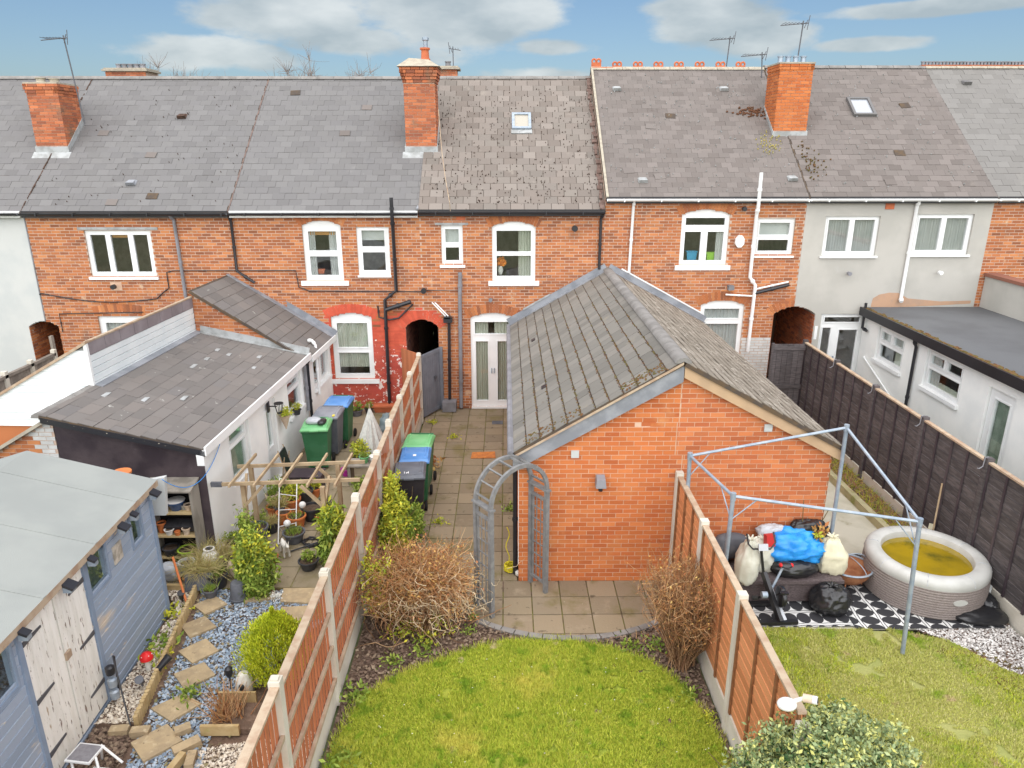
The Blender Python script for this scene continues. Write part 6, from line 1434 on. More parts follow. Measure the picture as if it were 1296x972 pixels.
pot(-5.33, 10.66, .15, .11, 'pot_lime', 'lime green bowl on the bottom shelf', z=.21, group=GP, taper=.7)
pot(-5.60, 10.66, .13, .15, 'pot_black', 'black pot left of the lime green bowl', z=.21, group=GP)
blob((-5.45, 10.25, .14), (.16, .13, .15), 'poly_grey', 'plastic_bag', 'pale crumpled plastic bag at the shed corner by the white pot', 'bag', jit=.07)

# pergola
mat('pergola_wood', (.33, .235, .14), c2=(.42, .32, .20), sc=4, rough=.85, bump=.003, bs=40, spots=[((.34, .34, .12), 3, .66, .1)])
p = thing('pergola', 'small pale timber pergola over the pots in the left garden', 'pergola', (-3.5, 11.2, 0))
PO = {'fl': (-4.40, 10.98), 'fr': (-3.04, 10.84), 'bl': (-4.48, 11.62), 'br': (-2.98, 11.72)}
for k, (x, y) in PO.items(): MB().box(x - .035, x + .035, y - .035, y + .035, 0, 1.36).build('post', 'pergola_wood', p)
MB().bar((-4.72, 10.90, 1.38), (-2.45, 11.02, 1.40), .036, .058).build('beam', 'pergola_wood', p)
MB().bar((-4.70, 11.60, 1.38), (-2.50, 11.74, 1.40), .036, .058).build('beam', 'pergola_wood', p)
for x in (-4.52, -4.12, -3.70, -3.25, -2.80): MB().bar((x, 10.70, 1.44), (x + .04, 11.95, 1.46), .032, .05).build('rafter', 'pergola_wood', p)
for a, b in (((-4.40, 10.94, .95), (-4.05, 10.94, 1.34)), ((-3.04, 10.88, .95), (-3.42, 10.92, 1.34)), ((-4.40, 11.0, 1.0), (-4.46, 11.35, 1.36)), ((-3.04, 10.86, .95), (-3.02, 11.25, 1.36)), ((-2.98, 11.7, .95), (-3.35, 11.7, 1.34))):
    MB().bar(a, b, .04, .05).build('brace', 'pergola_wood', p)
MB().obox((-4.80, 10.90, 1.38), (.18, .05, .08)).build('beam_end', 'pot_grey', p)
# low bench with pots at the right of the pergola
b = thing('low_bench', 'low weathered plank bench between the pergola and the fence', 'bench', (-2.95, 13.8, 0))
for y in (13.62, 13.76, 13.90): MB().box(-3.35, -2.45, y, y + .125, .42, .45).build('plank', 'grey_timber', b)
for x in (-3.25, -2.55): MB().box(x - .03, x + .03, 13.64, 14.0, 0, .42).build('leg', 'grey_timber', b)
MB().lathe([(.09, 0), (.12, .15), (.125, .15), (.10, .16)], 16, (-2.72, 13.82, .45)).build('pot', 'white_ceramic', None, (-2.72, 13.82, .45), smooth=True, label='white enamel basin on the low plank bench', cat='basin')
pot(-2.95, 13.82, .10, .14, 'lid_green', 'small green pot on the low plank bench', ('sprout', .1), z=.45)
pot(-2.85, 13.1, .15, .14, 'pot_black', 'dark pot of leafy greens on the ground before the plank bench', ('bush', .22))
blob((-2.62, 11.95, .18), (.14, .12, .20), 'white_ceramic', 'garden_rock', 'white rounded stone between the fence and the pergola', 'rock', jit=.03, flat=.2)
# folded parasol
mat('parasol_cloth', (.62, .62, .58), c2=(.50, .51, .48), sc=14, rough=.9)
t = thing('parasol', 'folded white patterned parasol standing like a cone near the fence', 'parasol', (-3.0, 14.95, 0))
n = 24; vs = [(-3.0, 14.95, 1.28)]
for zz, r in ((.85, .14), (.22, .36)):
    for j in range(n): a = 2 * math.pi * j / n; q = r * (1 + .10 * (1 if j % 2 else -1)); vs.append((-3.0 + q * math.cos(a), 14.95 + q * math.sin(a), zz + .02 * (j % 2)))
MB().add(vs, [(0, 1 + j, 1 + (j + 1) % n) for j in range(n)] + [(1 + j, 1 + n + j, 1 + n + (j + 1) % n, 1 + (j + 1) % n) for j in range(n)]).build('canopy', 'parasol_cloth', t)
MB().tube([(-3.0, 14.95, 0), (-3.0, 14.95, 1.33)], .018, 8).build('pole', 'pergola_wood', t)
MB().lathe([(.2, 0), (.2, .04), (.05, .07)], 16, (-3.0, 14.95, 0)).build('base', 'pot_grey', t)
mat('tarp_teal', (.13, .17, .18), c2=(.19, .23, .24), sc=6, rough=.5, spec=.5)
blob((-2.62, 15.6, .38), (.28, .38, .40), 'tarp_teal', 'covered_barrow', 'crumpled dark grey tarpaulin heap between the parasol and the fence', 'tarpaulin', jit=.16, flat=.1, sc=7)
MB().bar((-2.75, 15.4, .7), (-2.55, 15.9, 1.05), .03).build('pole_end', 'pergola_wood', None, (-2.7, 15.5, .6), label='pale stick poking up out of the tarpaulin heap', cat='stick')

# white wire rack, globe lights, ornament, hose
mat('white_metal', (.72, .72, .70), rough=.4)
t = thing('wire_rack', 'toppled white metal plant rack leaning beside the orange pots', 'rack', (-4.15, 11.9, 0)); mb = MB()
A, B_, C_, D_ = Vector((-4.30, 12.5, .72)), Vector((-3.98, 12.5, .62)), Vector((-4.02, 11.25, .04)), Vector((-3.78, 11.5, .04))
for a, b in ((A, C_), (B_, D_)): mb.tube([a, b], .010, 6)
for i in range(5): q = i / 4; mb.tube([A.lerp(C_, q), B_.lerp(D_, q)], .008, 6)
for i in (1, 3): q = i / 4; a = A.lerp(C_, q); mb.tube([a, a + Vector((.02, .12, -.25 * (1 - q) - .1))], .008, 6)
mb.build('frame', 'white_metal', t, smooth=True)
for x, y, z, lb in ((-3.88, 11.42, .36, 'white globe light over the wide grey pot'), (-3.76, 12.0, .42, 'white globe light over the bright orange pot')):
    t = thing('globe_light', lb, 'light', (x, y, 0)); MB().ell((x, y, z), (.065, .065, .065), 14, 10).build('globe', 'white_metal', t, smooth=True); MB().tube([(x, y, 0), (x, y, z - .05)], .008, 6).build('stake', 'black_plastic', t)
mat('ornament_white', (.72, .70, .64), c2=(.60, .58, .52), sc=12, rough=.8)
def animal(x, y, s, rz, label, m='ornament_white', name='animal_ornament'):
    t = thing(name, label, 'ornament', (x, y, 0), rz, local=True)
    me = bpy.data.meshes.new('body')
    J = [((0, 0, .30), .085), ((.20, 0, .31), .075), ((.30, 0, .42), .05), ((.38, 0, .47), .055), ((.47, 0, .44), .03), ((-.18, 0, .29), .08), ((-.28, 0, .38), .02), ((.20, .07, .16), .032), ((.21, .07, .02), .03), ((.20, -.07, .16), .032), ((.21, -.07, .02), .03), ((-.17, .07, .17), .036), ((-.19, .07, .02), .03), ((-.17, -.07, .17), .036), ((-.19, -.07, .02), .03)]
    E_ = [(0, 1), (1, 2), (2, 3), (3, 4), (0, 5), (5, 6), (1, 7), (7, 8), (1, 9), (9, 10), (5, 11), (11, 12), (5, 13), (13, 14)]
    me.from_pydata([tuple(Vector(p) * s) for p, r in J], E_, []); me.materials.append(MATS[m])
    o = bpy.data.objects.new('body', me); COL.objects.link(o); o.parent = t
    sk = o.modifiers.new('skin', 'SKIN'); sv = me.skin_vertices[0].data
    for i, (p_, r) in enumerate(J): sv[i].radius = (r * s, r * s)
    sv[0].use_root = True
    ss = o.modifiers.new('sub', 'SUBSURF'); ss.levels = 2; ss.render_levels = 2
    for e in (-1, 1): MB().hexa([((.35) * s, e * .03 * s - .012 * s, .50 * s), (.39 * s, e * .03 * s - .012 * s, .50 * s), (.39 * s, e * .03 * s + .012 * s, .50 * s), (.35 * s, e * .03 * s + .012 * s, .50 * s), (.36 * s, e * .045 * s - .003, .58 * s), (.375 * s, e * .045 * s - .003, .58 * s), (.375 * s, e * .045 * s + .003, .58 * s), (.36 * s, e * .045 * s + .003, .58 * s)]).build('ear', m, t)
    return t
animal(-3.82, 10.98, .62, R(-60), 'small white dog ornament at the foot of the climber')
t = MB(); pts = []
for i in range(60): a = i * .42; pts.append((-3.45 + (.16 + .03 * math.sin(i * .7)) * math.cos(a), 11.35 + (.13 + .03 * math.cos(i * .9)) * math.sin(a), .015 + .012 * (i % 4)))
t.tube(pts + [(-3.75, 11.05, .02)], .014, 6).build('hose', 'black_plastic', None, (-3.45, 11.35, 0), smooth=True, label='dark hose coiled loosely on the paving beside the grey pot', cat='hose')

# things on the white wall
t = thing('wall_lantern', 'black metal lantern bracketed on the white wall above the narrow door', 'lantern', (-4.8, 13.8, 1.6)); mb = MB()
for k in range(6): a = k * 1.047; mb.tube([(-4.60 + .05 * math.cos(a), 13.8 + .05 * math.sin(a), 1.56), (-4.60 + .09 * math.cos(a), 13.8 + .09 * math.sin(a), 1.76)], .006, 4)
mb.lathe([(.095, 0), (.095, .012)], 12, (-4.60, 13.8, 1.76)).lathe([(.05, 0), (.05, .012)], 12, (-4.60, 13.8, 1.55)).build('cage', 'black_plastic', t, kind='stuff'); MB().tube([(-4.82, 13.8, 1.70), (-4.64, 13.8, 1.70)], .012, 6).box(-4.83, -4.80, 13.75, 13.85, 1.58, 1.8).build('bracket', 'black_plastic', t)
t = thing('hanging_planter', 'pointed terracotta wall planter with pale leaves on the white wall', 'planter', (-4.69, 14.27, 1.3)); MB().lathe([(.01, 0), (.11, .30), (.12, .32), (.09, .32)], 14, (-4.65, 14.27, 1.02)).build('cone', 'pot_cream', t, smooth=True)
leafmesh('foliage', clumpy((-4.63, 14.28, 1.40), (.13, .16, .09), 170, 12), .08, 'leaf_yellow', t)
pot(-4.66, 15.15, .09, .12, 'pot_black', 'small black pot on the sill of the middle window of the white wall', ('yellow', .10), z=1.02)
MB().tube([(-4.98 + .10 * q, 9.55 + 1.95 * q, 2.12 - .2 * q - 1.7 * q * (1 - q)) for q in [i / 18 for i in range(19)]], .006, 5).build('washing_line', 'poly_blue', None, (-4.8, 10.3, 1.4), smooth=True, label='thin blue washing line sagging from the shed corner to the white wall', cat='washing line')
t = thing('folding_chair', 'dark folded garden chair leaning on the white wall by the bins', 'chair', (-4.4, 13.7, 0)); mb = MB()
for y in (13.5, 13.85): mb.tube([(-4.4, y, 0), (-4.62, y, .85)], .012, 6); mb.tube([(-4.62, y, 0), (-4.5, y, .7)], .012, 6)
mb.build('frame', 'pergola_wood', t, smooth=True, kind='stuff'); MB().hexa([(-4.47, 13.5, .25), (-4.45, 13.5, .25), (-4.45, 13.85, .25), (-4.47, 13.85, .25), (-4.60, 13.5, .8), (-4.58, 13.5, .8), (-4.58, 13.85, .8), (-4.60, 13.85, .8)]).build('back_cloth', 'poly_black', t)
t = thing('storage_box', 'dark slatted box on the ground before the dark green bin', 'box', (-4.1, 13.5, 0))
for z in (.03, .15, .27): MB().box(-4.35, -3.75, 13.25, 13.27, z, z + .10).build('slat', 'bitumen', t)
MB().box(-4.34, -3.76, 13.27, 13.65, .0, .36).build('body', 'bitumen', t); MB().box(-4.37, -3.73, 13.23, 13.67, .36, .39).build('lid', 'bitumen', t)

# raised bed along the shed, with log roll edging
t = thing('raised_bed', 'narrow pebble bed edged with upright half logs along the blue shed', 'raised bed', (-4.8, 8.5, 0))
e0, e1 = Vector((-4.90, 9.88, 0)), Vector((-4.50, 7.10, 0)); n = 46
mat('log_wood', (.42, .30, .14), c2=(.50, .38, .20), sc=6, rough=.9, var=.12, spots=[((.34, .32, .10), 4, .62, .1)])
for i in range(n):
    q = e0.lerp(e1, i / (n - 1)); MB().lathe([(.031, -.03), (.031, .15 + rnd.uniform(-.008, .008)), (.0, .155)], 8, (q.x, q.y, 0)).build('half_log', 'log_wood', t, smooth=True)
for y in (9.88,): MB().box(-5.0 + .0, -4.9, y - .03, y + .03, -.02, .14).box(-5.36, -5.0, y - .03, y + .03, -.02, .14).build('end_board', 'log_wood', t)
bed = [(-4.99, 7.08), (-4.53, 7.08), (-4.92, 9.85), (-5.35, 9.85), (-5.0, 9.38)]
MB().slabp(bed, -.02, .05).build('soil', 'soil', t)
c = chips('pebbles', 'chip_cream', bed, 7000, (.008, .022), .05); c.parent = t; c.location = -Vector(t.location)
for (x, y) in ((-4.66, 7.0), (-4.40, 6.98)): MB().obox((x, y, .02), (.22, .11, .09), R(6)).build('edging_brick', 'stone_tan', None, (x, y, 0), label=('left' if x < -4.5 else 'right') + ' one of two pale bricks closing the near end of the pebble bed', cat='brick', group='pale bricks at the bed end')
mat('mushroom_red', (.62, .02, .02), rough=.4)
t = thing('mushroom_ornament', 'red and white spotted toadstool ornament on the pebble bed', 'ornament', (-4.78, 8.02, .05)); MB().lathe([(.03, 0), (.035, .1), (.025, .2)], 12, (-4.78, 8.02, .05)).build('stalk', 'ornament_white', t, smooth=True); MB().lathe([(.02, .0), (.085, .0), (.08, .05), (.05, .085), (0, .10)], 16, (-4.78, 8.02, .24)).build('cap', 'mushroom_red', t, smooth=True)
mb = MB()
for k in range(9): a = k * 2.4; r = .02 + .05 * (k / 9) ** .5; mb.ell((-4.78 + r * math.cos(a), 8.02 + r * math.sin(a), .24 + .09 - r * .45), (.012, .012, .008), 6, 4)
mb.build('spots', 'ornament_white', t, kind='stuff')
def spot(x, y, dx, dy, label, m='black_plastic'):
    t = thing('spotlight', label, 'light', (x, y, .05)); a = Vector((x, y, .12)); b = a + Vector((dx, dy, .12)); MB().tube([a, b], .035, 12, r2=.055).build('housing', m, t, smooth=True); MB().tube([(x, y, .03), a + Vector((dx, dy, .1)) * .4], .012, 6).build('spike', m, t)
spot(-4.72, 7.72, .03, -.1, 'stubby black and grey garden spotlight beside the toadstool', 'pot_grey'); spot(-4.62, 7.95, .12, .12, 'long black garden spotlight right of the toadstool')
spot(-4.98, 9.55, .02, -.04, 'black stake light at the far end of the pebble bed')
MB().tube([(-5.12, 9.75, .72), (-4.86, 9.45, .05)], .018, 8).build('pole', 'pot_orange', None, (-4.95, 9.55, .05), smooth=True, label='bright orange pole slanting from the shed corner into the pebble bed', cat='pole')
t = thing('boot_scraper', 'bent black hoop handle with grey tubes leaning on the shed by the doors', 'tool', (-4.85, 7.3, 0)); MB().tube([(-4.93, 7.55, .1), (-4.93, 7.6, .62), (-4.88, 7.5, .70), (-4.80, 7.38, .62), (-4.55, 7.05, .05)], .010, 6).build('hoop', 'black_plastic', t, smooth=True)
for z in (.14, .32, .50): MB().lathe([(.05, 0), (.055, .05), (.055, .10), (.03, .12)], 12, (-4.90, 7.42, z)).build('tube', 'galv' if z < .4 else 'black_plastic', t, smooth=True)
# step stool bottom left
t = thing('step_stool', 'folding white step stool with two grey treads lying by the shed doors', 'step stool', (-4.75, 6.4, 0))
mat('tread_grey', (.20, .19, .20), c2=(.24, .23, .24), sc=20, rough=.9)
for (cx, cy, z, w, d) in ((-4.70, 6.40, .28, .30, .26), (-4.46, 6.22, .15, .28, .20)):
    MB().obox((cx, cy, z), (w, d, .02), R(-8)).build('tread', 'white_metal', t); MB().obox((cx, cy, z + .013), (w - .04, d - .04, .006), R(-8)).build('mat', 'tread_grey', t)
mb = MB()
for s_ in (-.14, .14): mb.tube([(-4.70 + s_, 6.48, .27), (-4.80 + s_, 6.60, 0)], .014, 6); mb.tube([(-4.70 + s_, 6.36, .27), (-4.46 + s_, 6.05, 0)], .014, 6)
mb.tube([(-4.57, 6.50, .30), (-4.30, 6.40, .15)], .014, 6)
mb.build('legs', 'white_metal', t, smooth=True, kind='stuff')
# dead plant box, lantern, ornament by the fence
t = thing('planter_box', 'board edged planter of bare dead stems below the yellow conifer', 'planter', (-3.4, 7.15, 0))
MB().box(-3.62, -3.15, 7.42, 7.45, 0, .20).build('back_board', 'log_wood', t); MB().box(-3.66, -3.2, 6.93, 6.97, 0, .14).build('front_board', 'log_wood', t); MB().box(-3.62, -2.8, 6.98, 7.42, -.02, .05).build('soil', 'soil', t)
st = np.tile(np.array([(-3.42, 7.18, .04)]), (110, 1)) + nr.normal(0, 1, (110, 3)) * np.array([.10, .08, 0]); d = nr.normal(0, .35, (110, 3)); d[:, 2] = 1
P, q = twigs(st, d, nr.uniform(.25, .6, 110), 6, .16, 0, .007, .002); tubesmesh('dead_stems', P, q, 'twig_tan', t)
t = thing('lantern', 'small black lantern on a stake left of the white stone ornament', 'lantern', (-3.58, 7.72, 0)); MB().tube([(-3.58, 7.72, 0), (-3.58, 7.72, .2)], .01, 6).build('stake', 'black_plastic', t); MB().lathe([(.03, .0), (.05, .05), (.05, .12), (.02, .15)], 10, (-3.58, 7.72, .2)).build('lamp', 'black_plastic', t, smooth=True)
t = thing('stone_ornament', 'white hooded stone ornament on the gravel before the yellow conifer', 'ornament', (-3.38, 7.68, 0)); MB().lathe([(.09, 0), (.12, .08), (.10, .22), (.06, .28), (0, .30)], 16, (-3.38, 7.68, .0)).build('body', 'ornament_white', t, smooth=True); MB().ell((-3.38, 7.57, .15), (.04, .03, .05), 10, 6).build('face', 'pot_black', t, smooth=True)
for i, (x, y, w, d, rz) in enumerate([(-3.75, 6.75, .30, .13, 40), (-3.62, 6.55, .10, .22, 10), (-3.9, 7.0, .18, .12, 30)]):
    MB().obox((x, y, .03), (w, d, .07), R(rz)).build('edging_stone', 'stone_tan', None, (x, y, 0), label=('longest', 'nearest', 'furthest')[i] + ' of the three loose tan stones beside the dead plant box', cat='stone', group='loose tan stones')
MB().bar((-3.72, 6.6, .05), (-3.95, 5.6, .05), .08, .10).build('edging_log', 'log_wood', None, (-3.8, 6.1, 0), label='long mossy edging log between the blue chippings and the cream pebbles', cat='log')

# ---------------------------------------------------------------- middle garden
# garden arch, turned across the path
t = thing('garden_arch', 'grey wooden garden arch with trellis sides at the corner of the extension', 'arch', (-.22, 9.20, 0), math.atan2(.62, .83), local=True)
Wd, Dp, Hc = 1.04, .38, 1.77
for x in (0, Wd):
    for y in (0, Dp): MB().box(x - .032, x + .032, y - .03, y + .03, 0, Hc).build('post', 'arch_grey', t)
    MB().box(x - .045, x + .045, -.05, Dp + .05, Hc, Hc + .03).build('collar', 'arch_grey', t)
    for z in (.16, Hc - .16): MB().box(x - .02, x + .02, .027, Dp - .027, z - .02, z + .02).build('rail', 'arch_grey', t)
    for y in (.06, Dp - .06): MB().box(x - .012, x + .012, y - .012, y + .012, .18, Hc - .18).build('stile', 'arch_grey', t)
    for y in (Dp * .37, Dp * .63): MB().box(x - .006, x + .006, y - .008, y + .008, .18, Hc - .18).build('lattice_bar', 'arch_grey', t)
    for z in np.linspace(.38, Hc - .36, 6): MB().box(x - .007, x + .007, .03, Dp - .03, z - .008, z + .008).build('lattice_bar', 'arch_grey', t)
for y in (0, Dp):
    n = 20; vs = []
    for i in range(n + 1):
        a = math.pi * i / n
        for rr in (Wd / 2 - .03, Wd / 2 + .03):
            for yy in (y - .022, y + .022): vs.append((Wd / 2 - rr * math.cos(a), yy, Hc + .03 + rr * math.sin(a)))
    fs = []
    for i in range(n):
        b = i * 4
        fs += [(b, b + 1, b + 5, b + 4), (b + 2, b + 6, b + 7, b + 3), (b, b + 4, b + 6, b + 2), (b + 1, b + 3, b + 7, b + 5)]
    fs += [(0, 2, 3, 1), (n * 4, n * 4 + 1, n * 4 + 3, n * 4 + 2)]
    MB().add(vs, fs).build('hoop', 'arch_grey', t)
for i in range(8):
    a = R(12 + i * 156 / 7); rr = Wd / 2
    MB().obox((Wd / 2 - rr * math.cos(a), Dp / 2, Hc + .03 + rr * math.sin(a)), (.03, Dp - .04, .022), 0, 0, a).build('rung', 'arch_grey', t)
mat('hose_yellow', (.62, .52, .03), rough=.5)
t = thing('hose', 'yellow hose coiled at the foot of the black downpipe', 'hose', (.06, 10.45, 0)); pts = []
for i in range(110): a = i * .5; pts.append((.06 + (.09 + .02 * math.sin(i)) * math.cos(a), 10.45 + (.09 + .02 * math.cos(i * 1.3)) * math.sin(a), .02 + .001 * i))
MB().tube(pts, .011, 6).build('coil', 'hose_yellow', t, smooth=True)
MB().tube([(.02 + .03 * math.sin(i * 1.1), 10.5 + .02 * i, .1 + i * .065) for i in range(10)], .009, 5).build('hanging_end', 'hose_yellow', t, smooth=True)
blob((.19, 10.28, .06), (.05, .05, .05), 'ornament_white', 'pebble', 'white pebble at the corner of the extension by the downpipe', 'pebble', n=10, k=6)
mat('mat_orange', (.55, .20, .05), c2=(.42, .15, .05), sc=14, rough=.95, spots=[((.25, .22, .12), 6, .62, .1)])
MB().hexa([(-.80, 14.98, .005), (-.24, 15.0, .005), (-.26, 15.34, .005), (-.78, 15.30, .005), (-.80, 14.98, .022), (-.24, 15.0, .022), (-.26, 15.34, .022), (-.78, 15.30, .022)]).build('doormat', 'mat_orange', None, (-.5, 15.15, 0), label='small worn orange mat lying on the middle garden paving', cat='mat')
MB().holed(-.36, -.06, -.1, .1, [(-.33, -.09, -.08, .08)], 0, .01)
mb = MB(); mb.box(-.36, -.08, 17.1, 17.13, .004, .012).box(-.36, -.08, 17.30, 17.33, .004, .012).box(-.36, -.33, 17.13, 17.30, .004, .012).box(-.11, -.08, 17.13, 17.30, .004, .012).box(-.33, -.11, 17.13, 17.30, .002, .008)
mb.build('drain_cover', 'pot_grey', None, (-.2, 17.2, 0), label='small square drain cover in the paving before the french doors', cat='drain cover')

# ---------------------------------------------------------------- right garden
# hot tub
mat('tub_wall', (.21, .175, .16), c2=(.29, .25, .23), sc=40, rough=.7, stretch=(1, 1, 3), bump=.004, bs=60); mat('tub_rim', (.52, .52, .49), c2=(.45, .45, .42), sc=3, rough=.45, spec=.5, spots=[((.46, .44, .36), 4, .68, .1)])
mat('tub_water', (.33, .225, .008), c2=(.24, .17, .008), sc=1.6, rough=.08, spec=.7, bump=.004, bs=9, spots=[((.09, .085, .01), 1.7, .55, .2)])
tx, ty = 6.60, 9.90
t = thing('hot_tub', 'round inflatable hot tub with a brown woven wall and murky yellow water', 'hot tub', (tx, ty, 0))
pr = [(.84, 0)]
for i in range(26): z = .02 + i * .0205; pr.append((.865 + .022 * math.sin(math.pi * z / .58) + (.005 if i % 2 else -.004), z))
MB().lathe(pr, 56, (tx, ty, 0)).build('wall', 'tub_wall', t)
MB().lathe([(.875, .50), (.885, .545), (.875, .60), (.84, .645), (.78, .665), (.71, .665), (.655, .64), (.635, .59), (.635, .40)], 56, (tx, ty, 0)).build('rim', 'tub_rim', t, smooth=True)
MB().slabp([(tx + .645 * math.cos(k * .1571), ty + .645 * math.sin(k * .1571)) for k in range(40)], .50, .545).build('water', 'tub_water', t)
mb = MB()
for k in range(8):
    a = k * .785 + .3; mb.tube([(tx + r * math.cos(a), ty + r * math.sin(a), z) for r, z in ((.64, .61), (.70, .668), (.78, .67), (.86, .63), (.888, .55))], .004, 4)
mb.build('seams', 'poly_grey', t, kind='stuff')
a0 = R(-86); MB(Matrix.Translation((tx + .885 * math.cos(a0), ty + .885 * math.sin(a0), .33)) @ Matrix.Rotation(a0 + R(90), 4, 'Z')).prism([(.11 * math.cos(q * .5236), .05 * math.sin(q * .5236)) for q in range(12)], -.012, .012).build('badge', 'tub_rim', t)
# patterned mats
def rug(name, x0, x1, y0, y1, ang, m_label, z=.0):
    m = bpy.data.materials.new('mat_' + name); m.use_nodes = True; N = m.node_tree.nodes; L = m.node_tree.links; b = N['Principled BSDF']; b.inputs['Roughness'].default_value = .8
    g_ = N.new('ShaderNodeNewGeometry'); mp = N.new('ShaderNodeMapping'); mp.inputs['Rotation'].default_value = (0, 0, R(ang)); mp.inputs['Location'].default_value = (.03, .02, 0); L.new(g_.outputs['Position'], mp.inputs[0])
    sp = N.new('ShaderNodeSeparateXYZ'); L.new(mp.outputs[0], sp.inputs[0])
    def mt(op, a, b_=0.0):
        n = N.new('ShaderNodeMath'); n.operation = op
        for i, q in enumerate((a, b_)):
            if isinstance(q, (int, float)): n.inputs[i].default_value = q
            else: L.new(q, n.inputs[i])
        return n.outputs[0]
    nz = N.new('ShaderNodeTexNoise'); nz.inputs['Scale'].default_value = 3.5; L.new(g_.outputs['Position'], nz.inputs[0]); wob = mt('MULTIPLY', mt('SUBTRACT', nz.outputs[0], .5), .10)
    u = mt('ADD', mt('DIVIDE', sp.outputs[0], .19), wob); v = mt('ADD', mt('DIVIDE', sp.outputs[1], .31), mt('MULTIPLY', wob, 1.5))
    fu = mt('SUBTRACT', mt('FRACT', u), .5); fv = mt('SUBTRACT', mt('FRACT', v), .5)
    el = mt('ADD', mt('DIVIDE', mt('MULTIPLY', fu, fu), .255), mt('DIVIDE', mt('MULTIPLY', fv, fv), .17)); white1 = mt('GREATER_THAN', el, 1.0); edge = mt('GREATER_THAN', mt('ABSOLUTE', fv), .40); white1 = mt('MULTIPLY', white1, mt('SUBTRACT', 1.0, edge))
    st = mt('GREATER_THAN', mt('ABSOLUTE', mt('ADD', fv, mt('MULTIPLY', wob, .5))), .445); w = mt('MAXIMUM', white1, st)
    mx_ = N.new('ShaderNodeMixRGB'); mx_.inputs[1].default_value = (.028, .028, .032, 1); mx_.inputs[2].default_value = (.66, .66, .64, 1); L.new(w, mx_.inputs[0]); L.new(mx_.outputs[0], b.inputs['Base Color'])
    MATS['mat_' + name] = m
    o = sheet('patterned_mat', 'mat_' + name, x0, x1, y0, y1, z, .05, .022, 4, kind='x'); del o['kind']; tag(o, m_label, 'outdoor mat', 'black and white outdoor mats')
rug('a', 3.2, 5.12, 8.92, 10.1, 0, 'black and white leaf patterned mat under the exercise bike', .012)
rug('b', 5.10, 7.3, 8.86, 10.9, 90, 'black and white leaf patterned mat under the hot tub', .016)
# gazebo frame
t = thing('gazebo_frame', 'bare bluish grey metal gazebo frame without a roof over the hot tub', 'gazebo frame', (4.2, 9.2, 0))
GF = {'fl': ((2.74, 9.72, 0), (2.70, 9.74, 2.38)), 'nl': ((3.02, 8.72, 0), (3.01, 8.62, 2.29)), 'nr': ((5.50, 8.33, 0), (5.38, 8.33, 2.06)), 'fr': ((5.10, 9.98, 0), (5.07, 9.98, 2.72))}
for k, (a, b) in GF.items():
    MB().tube([a, b], .030, 10).build('post', 'galv', t, smooth=True); bb = Vector(b); MB().tube([bb - Vector((0, 0, .06)), bb + Vector((0, 0, .05))], .038, 10).build('corner_joint', 'galv', t, smooth=True)
for a, b in (('fl', 'nl'), ('nl', 'nr'), ('nr', 'fr'), ('fr', 'fl')): MB().tube([GF[a][1], GF[b][1]], .022, 8).build('beam', 'galv', t, smooth=True)
for a, b in (('nl', 'nr'), ('nl', 'fl'), ('nr', 'nl'), ('nr', 'fr'), ('fl', 'fr')):
    pa, pb_ = Vector(GF[a][1]), Vector(GF[b][1]); MB().tube([pa + (pb_ - pa).normalized() * .32, pa - Vector((0, 0, .35))], .009, 6).build('brace', 'galv', t, smooth=True)
# storage bench
mat('rattan', (.085, .065, .065), c2=(.14, .11, .11), sc=30, rough=.7, stretch=(1, 1, 4), bump=.004, bs=60)
t = thing('storage_bench', 'long dark rattan storage bench piled with bags against the brick extension', 'storage bench', (4.3, 9.8, 0))
MB().box(3.42, 5.10, 9.50, 10.05, .04, .37).build('body', 'rattan', t); MB().box(3.38, 5.14, 9.46, 10.08, .37, .42).build('lid', 'rattan', t)
for x in (3.42, 4.24, 5.04): MB().box(x, x + .06, 9.485, 9.5, .04, .37).build('corner_post', 'rattan', t)
mb = MB()
for z in np.arange(.06, .36, .03): mb.box(3.48, 4.24, 9.492, 9.499, z, z + .02).box(4.30, 5.04, 9.492, 9.499, z, z + .02)
mb.build('weave', 'rattan', t, kind='stuff')
blob((3.66, 9.55, .72), (.17, .15, .36), 'sack_white', 'sack', 'white woven sack at the left end of the rattan bench, behind the gazebo post', 'sack', jit=.09, top=.45)
blob((3.98, 9.86, .66), (.24, .20, .26), 'sack_white', 'sack', 'wide white sack behind the handlebars of the exercise bike', 'sack', jit=.09, top=.6)
blob((4.50, 9.86, .80), (.40, .24, .22), 'poly_blue', 'bag', 'bright blue crumpled carrier bag on top of the bench pile', 'bag', jit=.17, sc=6)
blob((4.42, 9.66, .54), (.34, .17, .13), 'poly_black', 'holdall', 'black holdall lying on the bench below the blue bag', 'bag', jit=.07)
blob((4.72, 10.0, 1.00), (.28, .12, .16), 'poly_black', 'bag', 'black bag with a dry plant on it, behind the blue bag', 'bag', jit=.13)
blob((5.02, 9.76, .70), (.21, .17, .30), 'sack_cream', 'sack', 'cream sack at the right end of the rattan bench', 'sack', jit=.10, top=.35)
blob((4.14, 10.0, .98), (.20, .10, .10), 'poly_grey', 'bag', 'pale grey bag behind the blue bag, left of the black one', 'bag', jit=.13)
mat('box_red', (.50, .03, .03), rough=.4)
MB().obox((4.02, 9.72, .98), (.14, .10, .18), R(10), R(-12)).build('red_box', 'box_red', None, (4.02, 9.72, .9), label='small red and black gadget on the white sacks, above the bike console', cat='gadget')
blob((3.52, 10.0, .72), (.30, .12, .22), 'pot_grey', 'tub_lid', 'dark grey lidded container between the gable wall and the white sack', 'container', jit=.015, smooth=True)
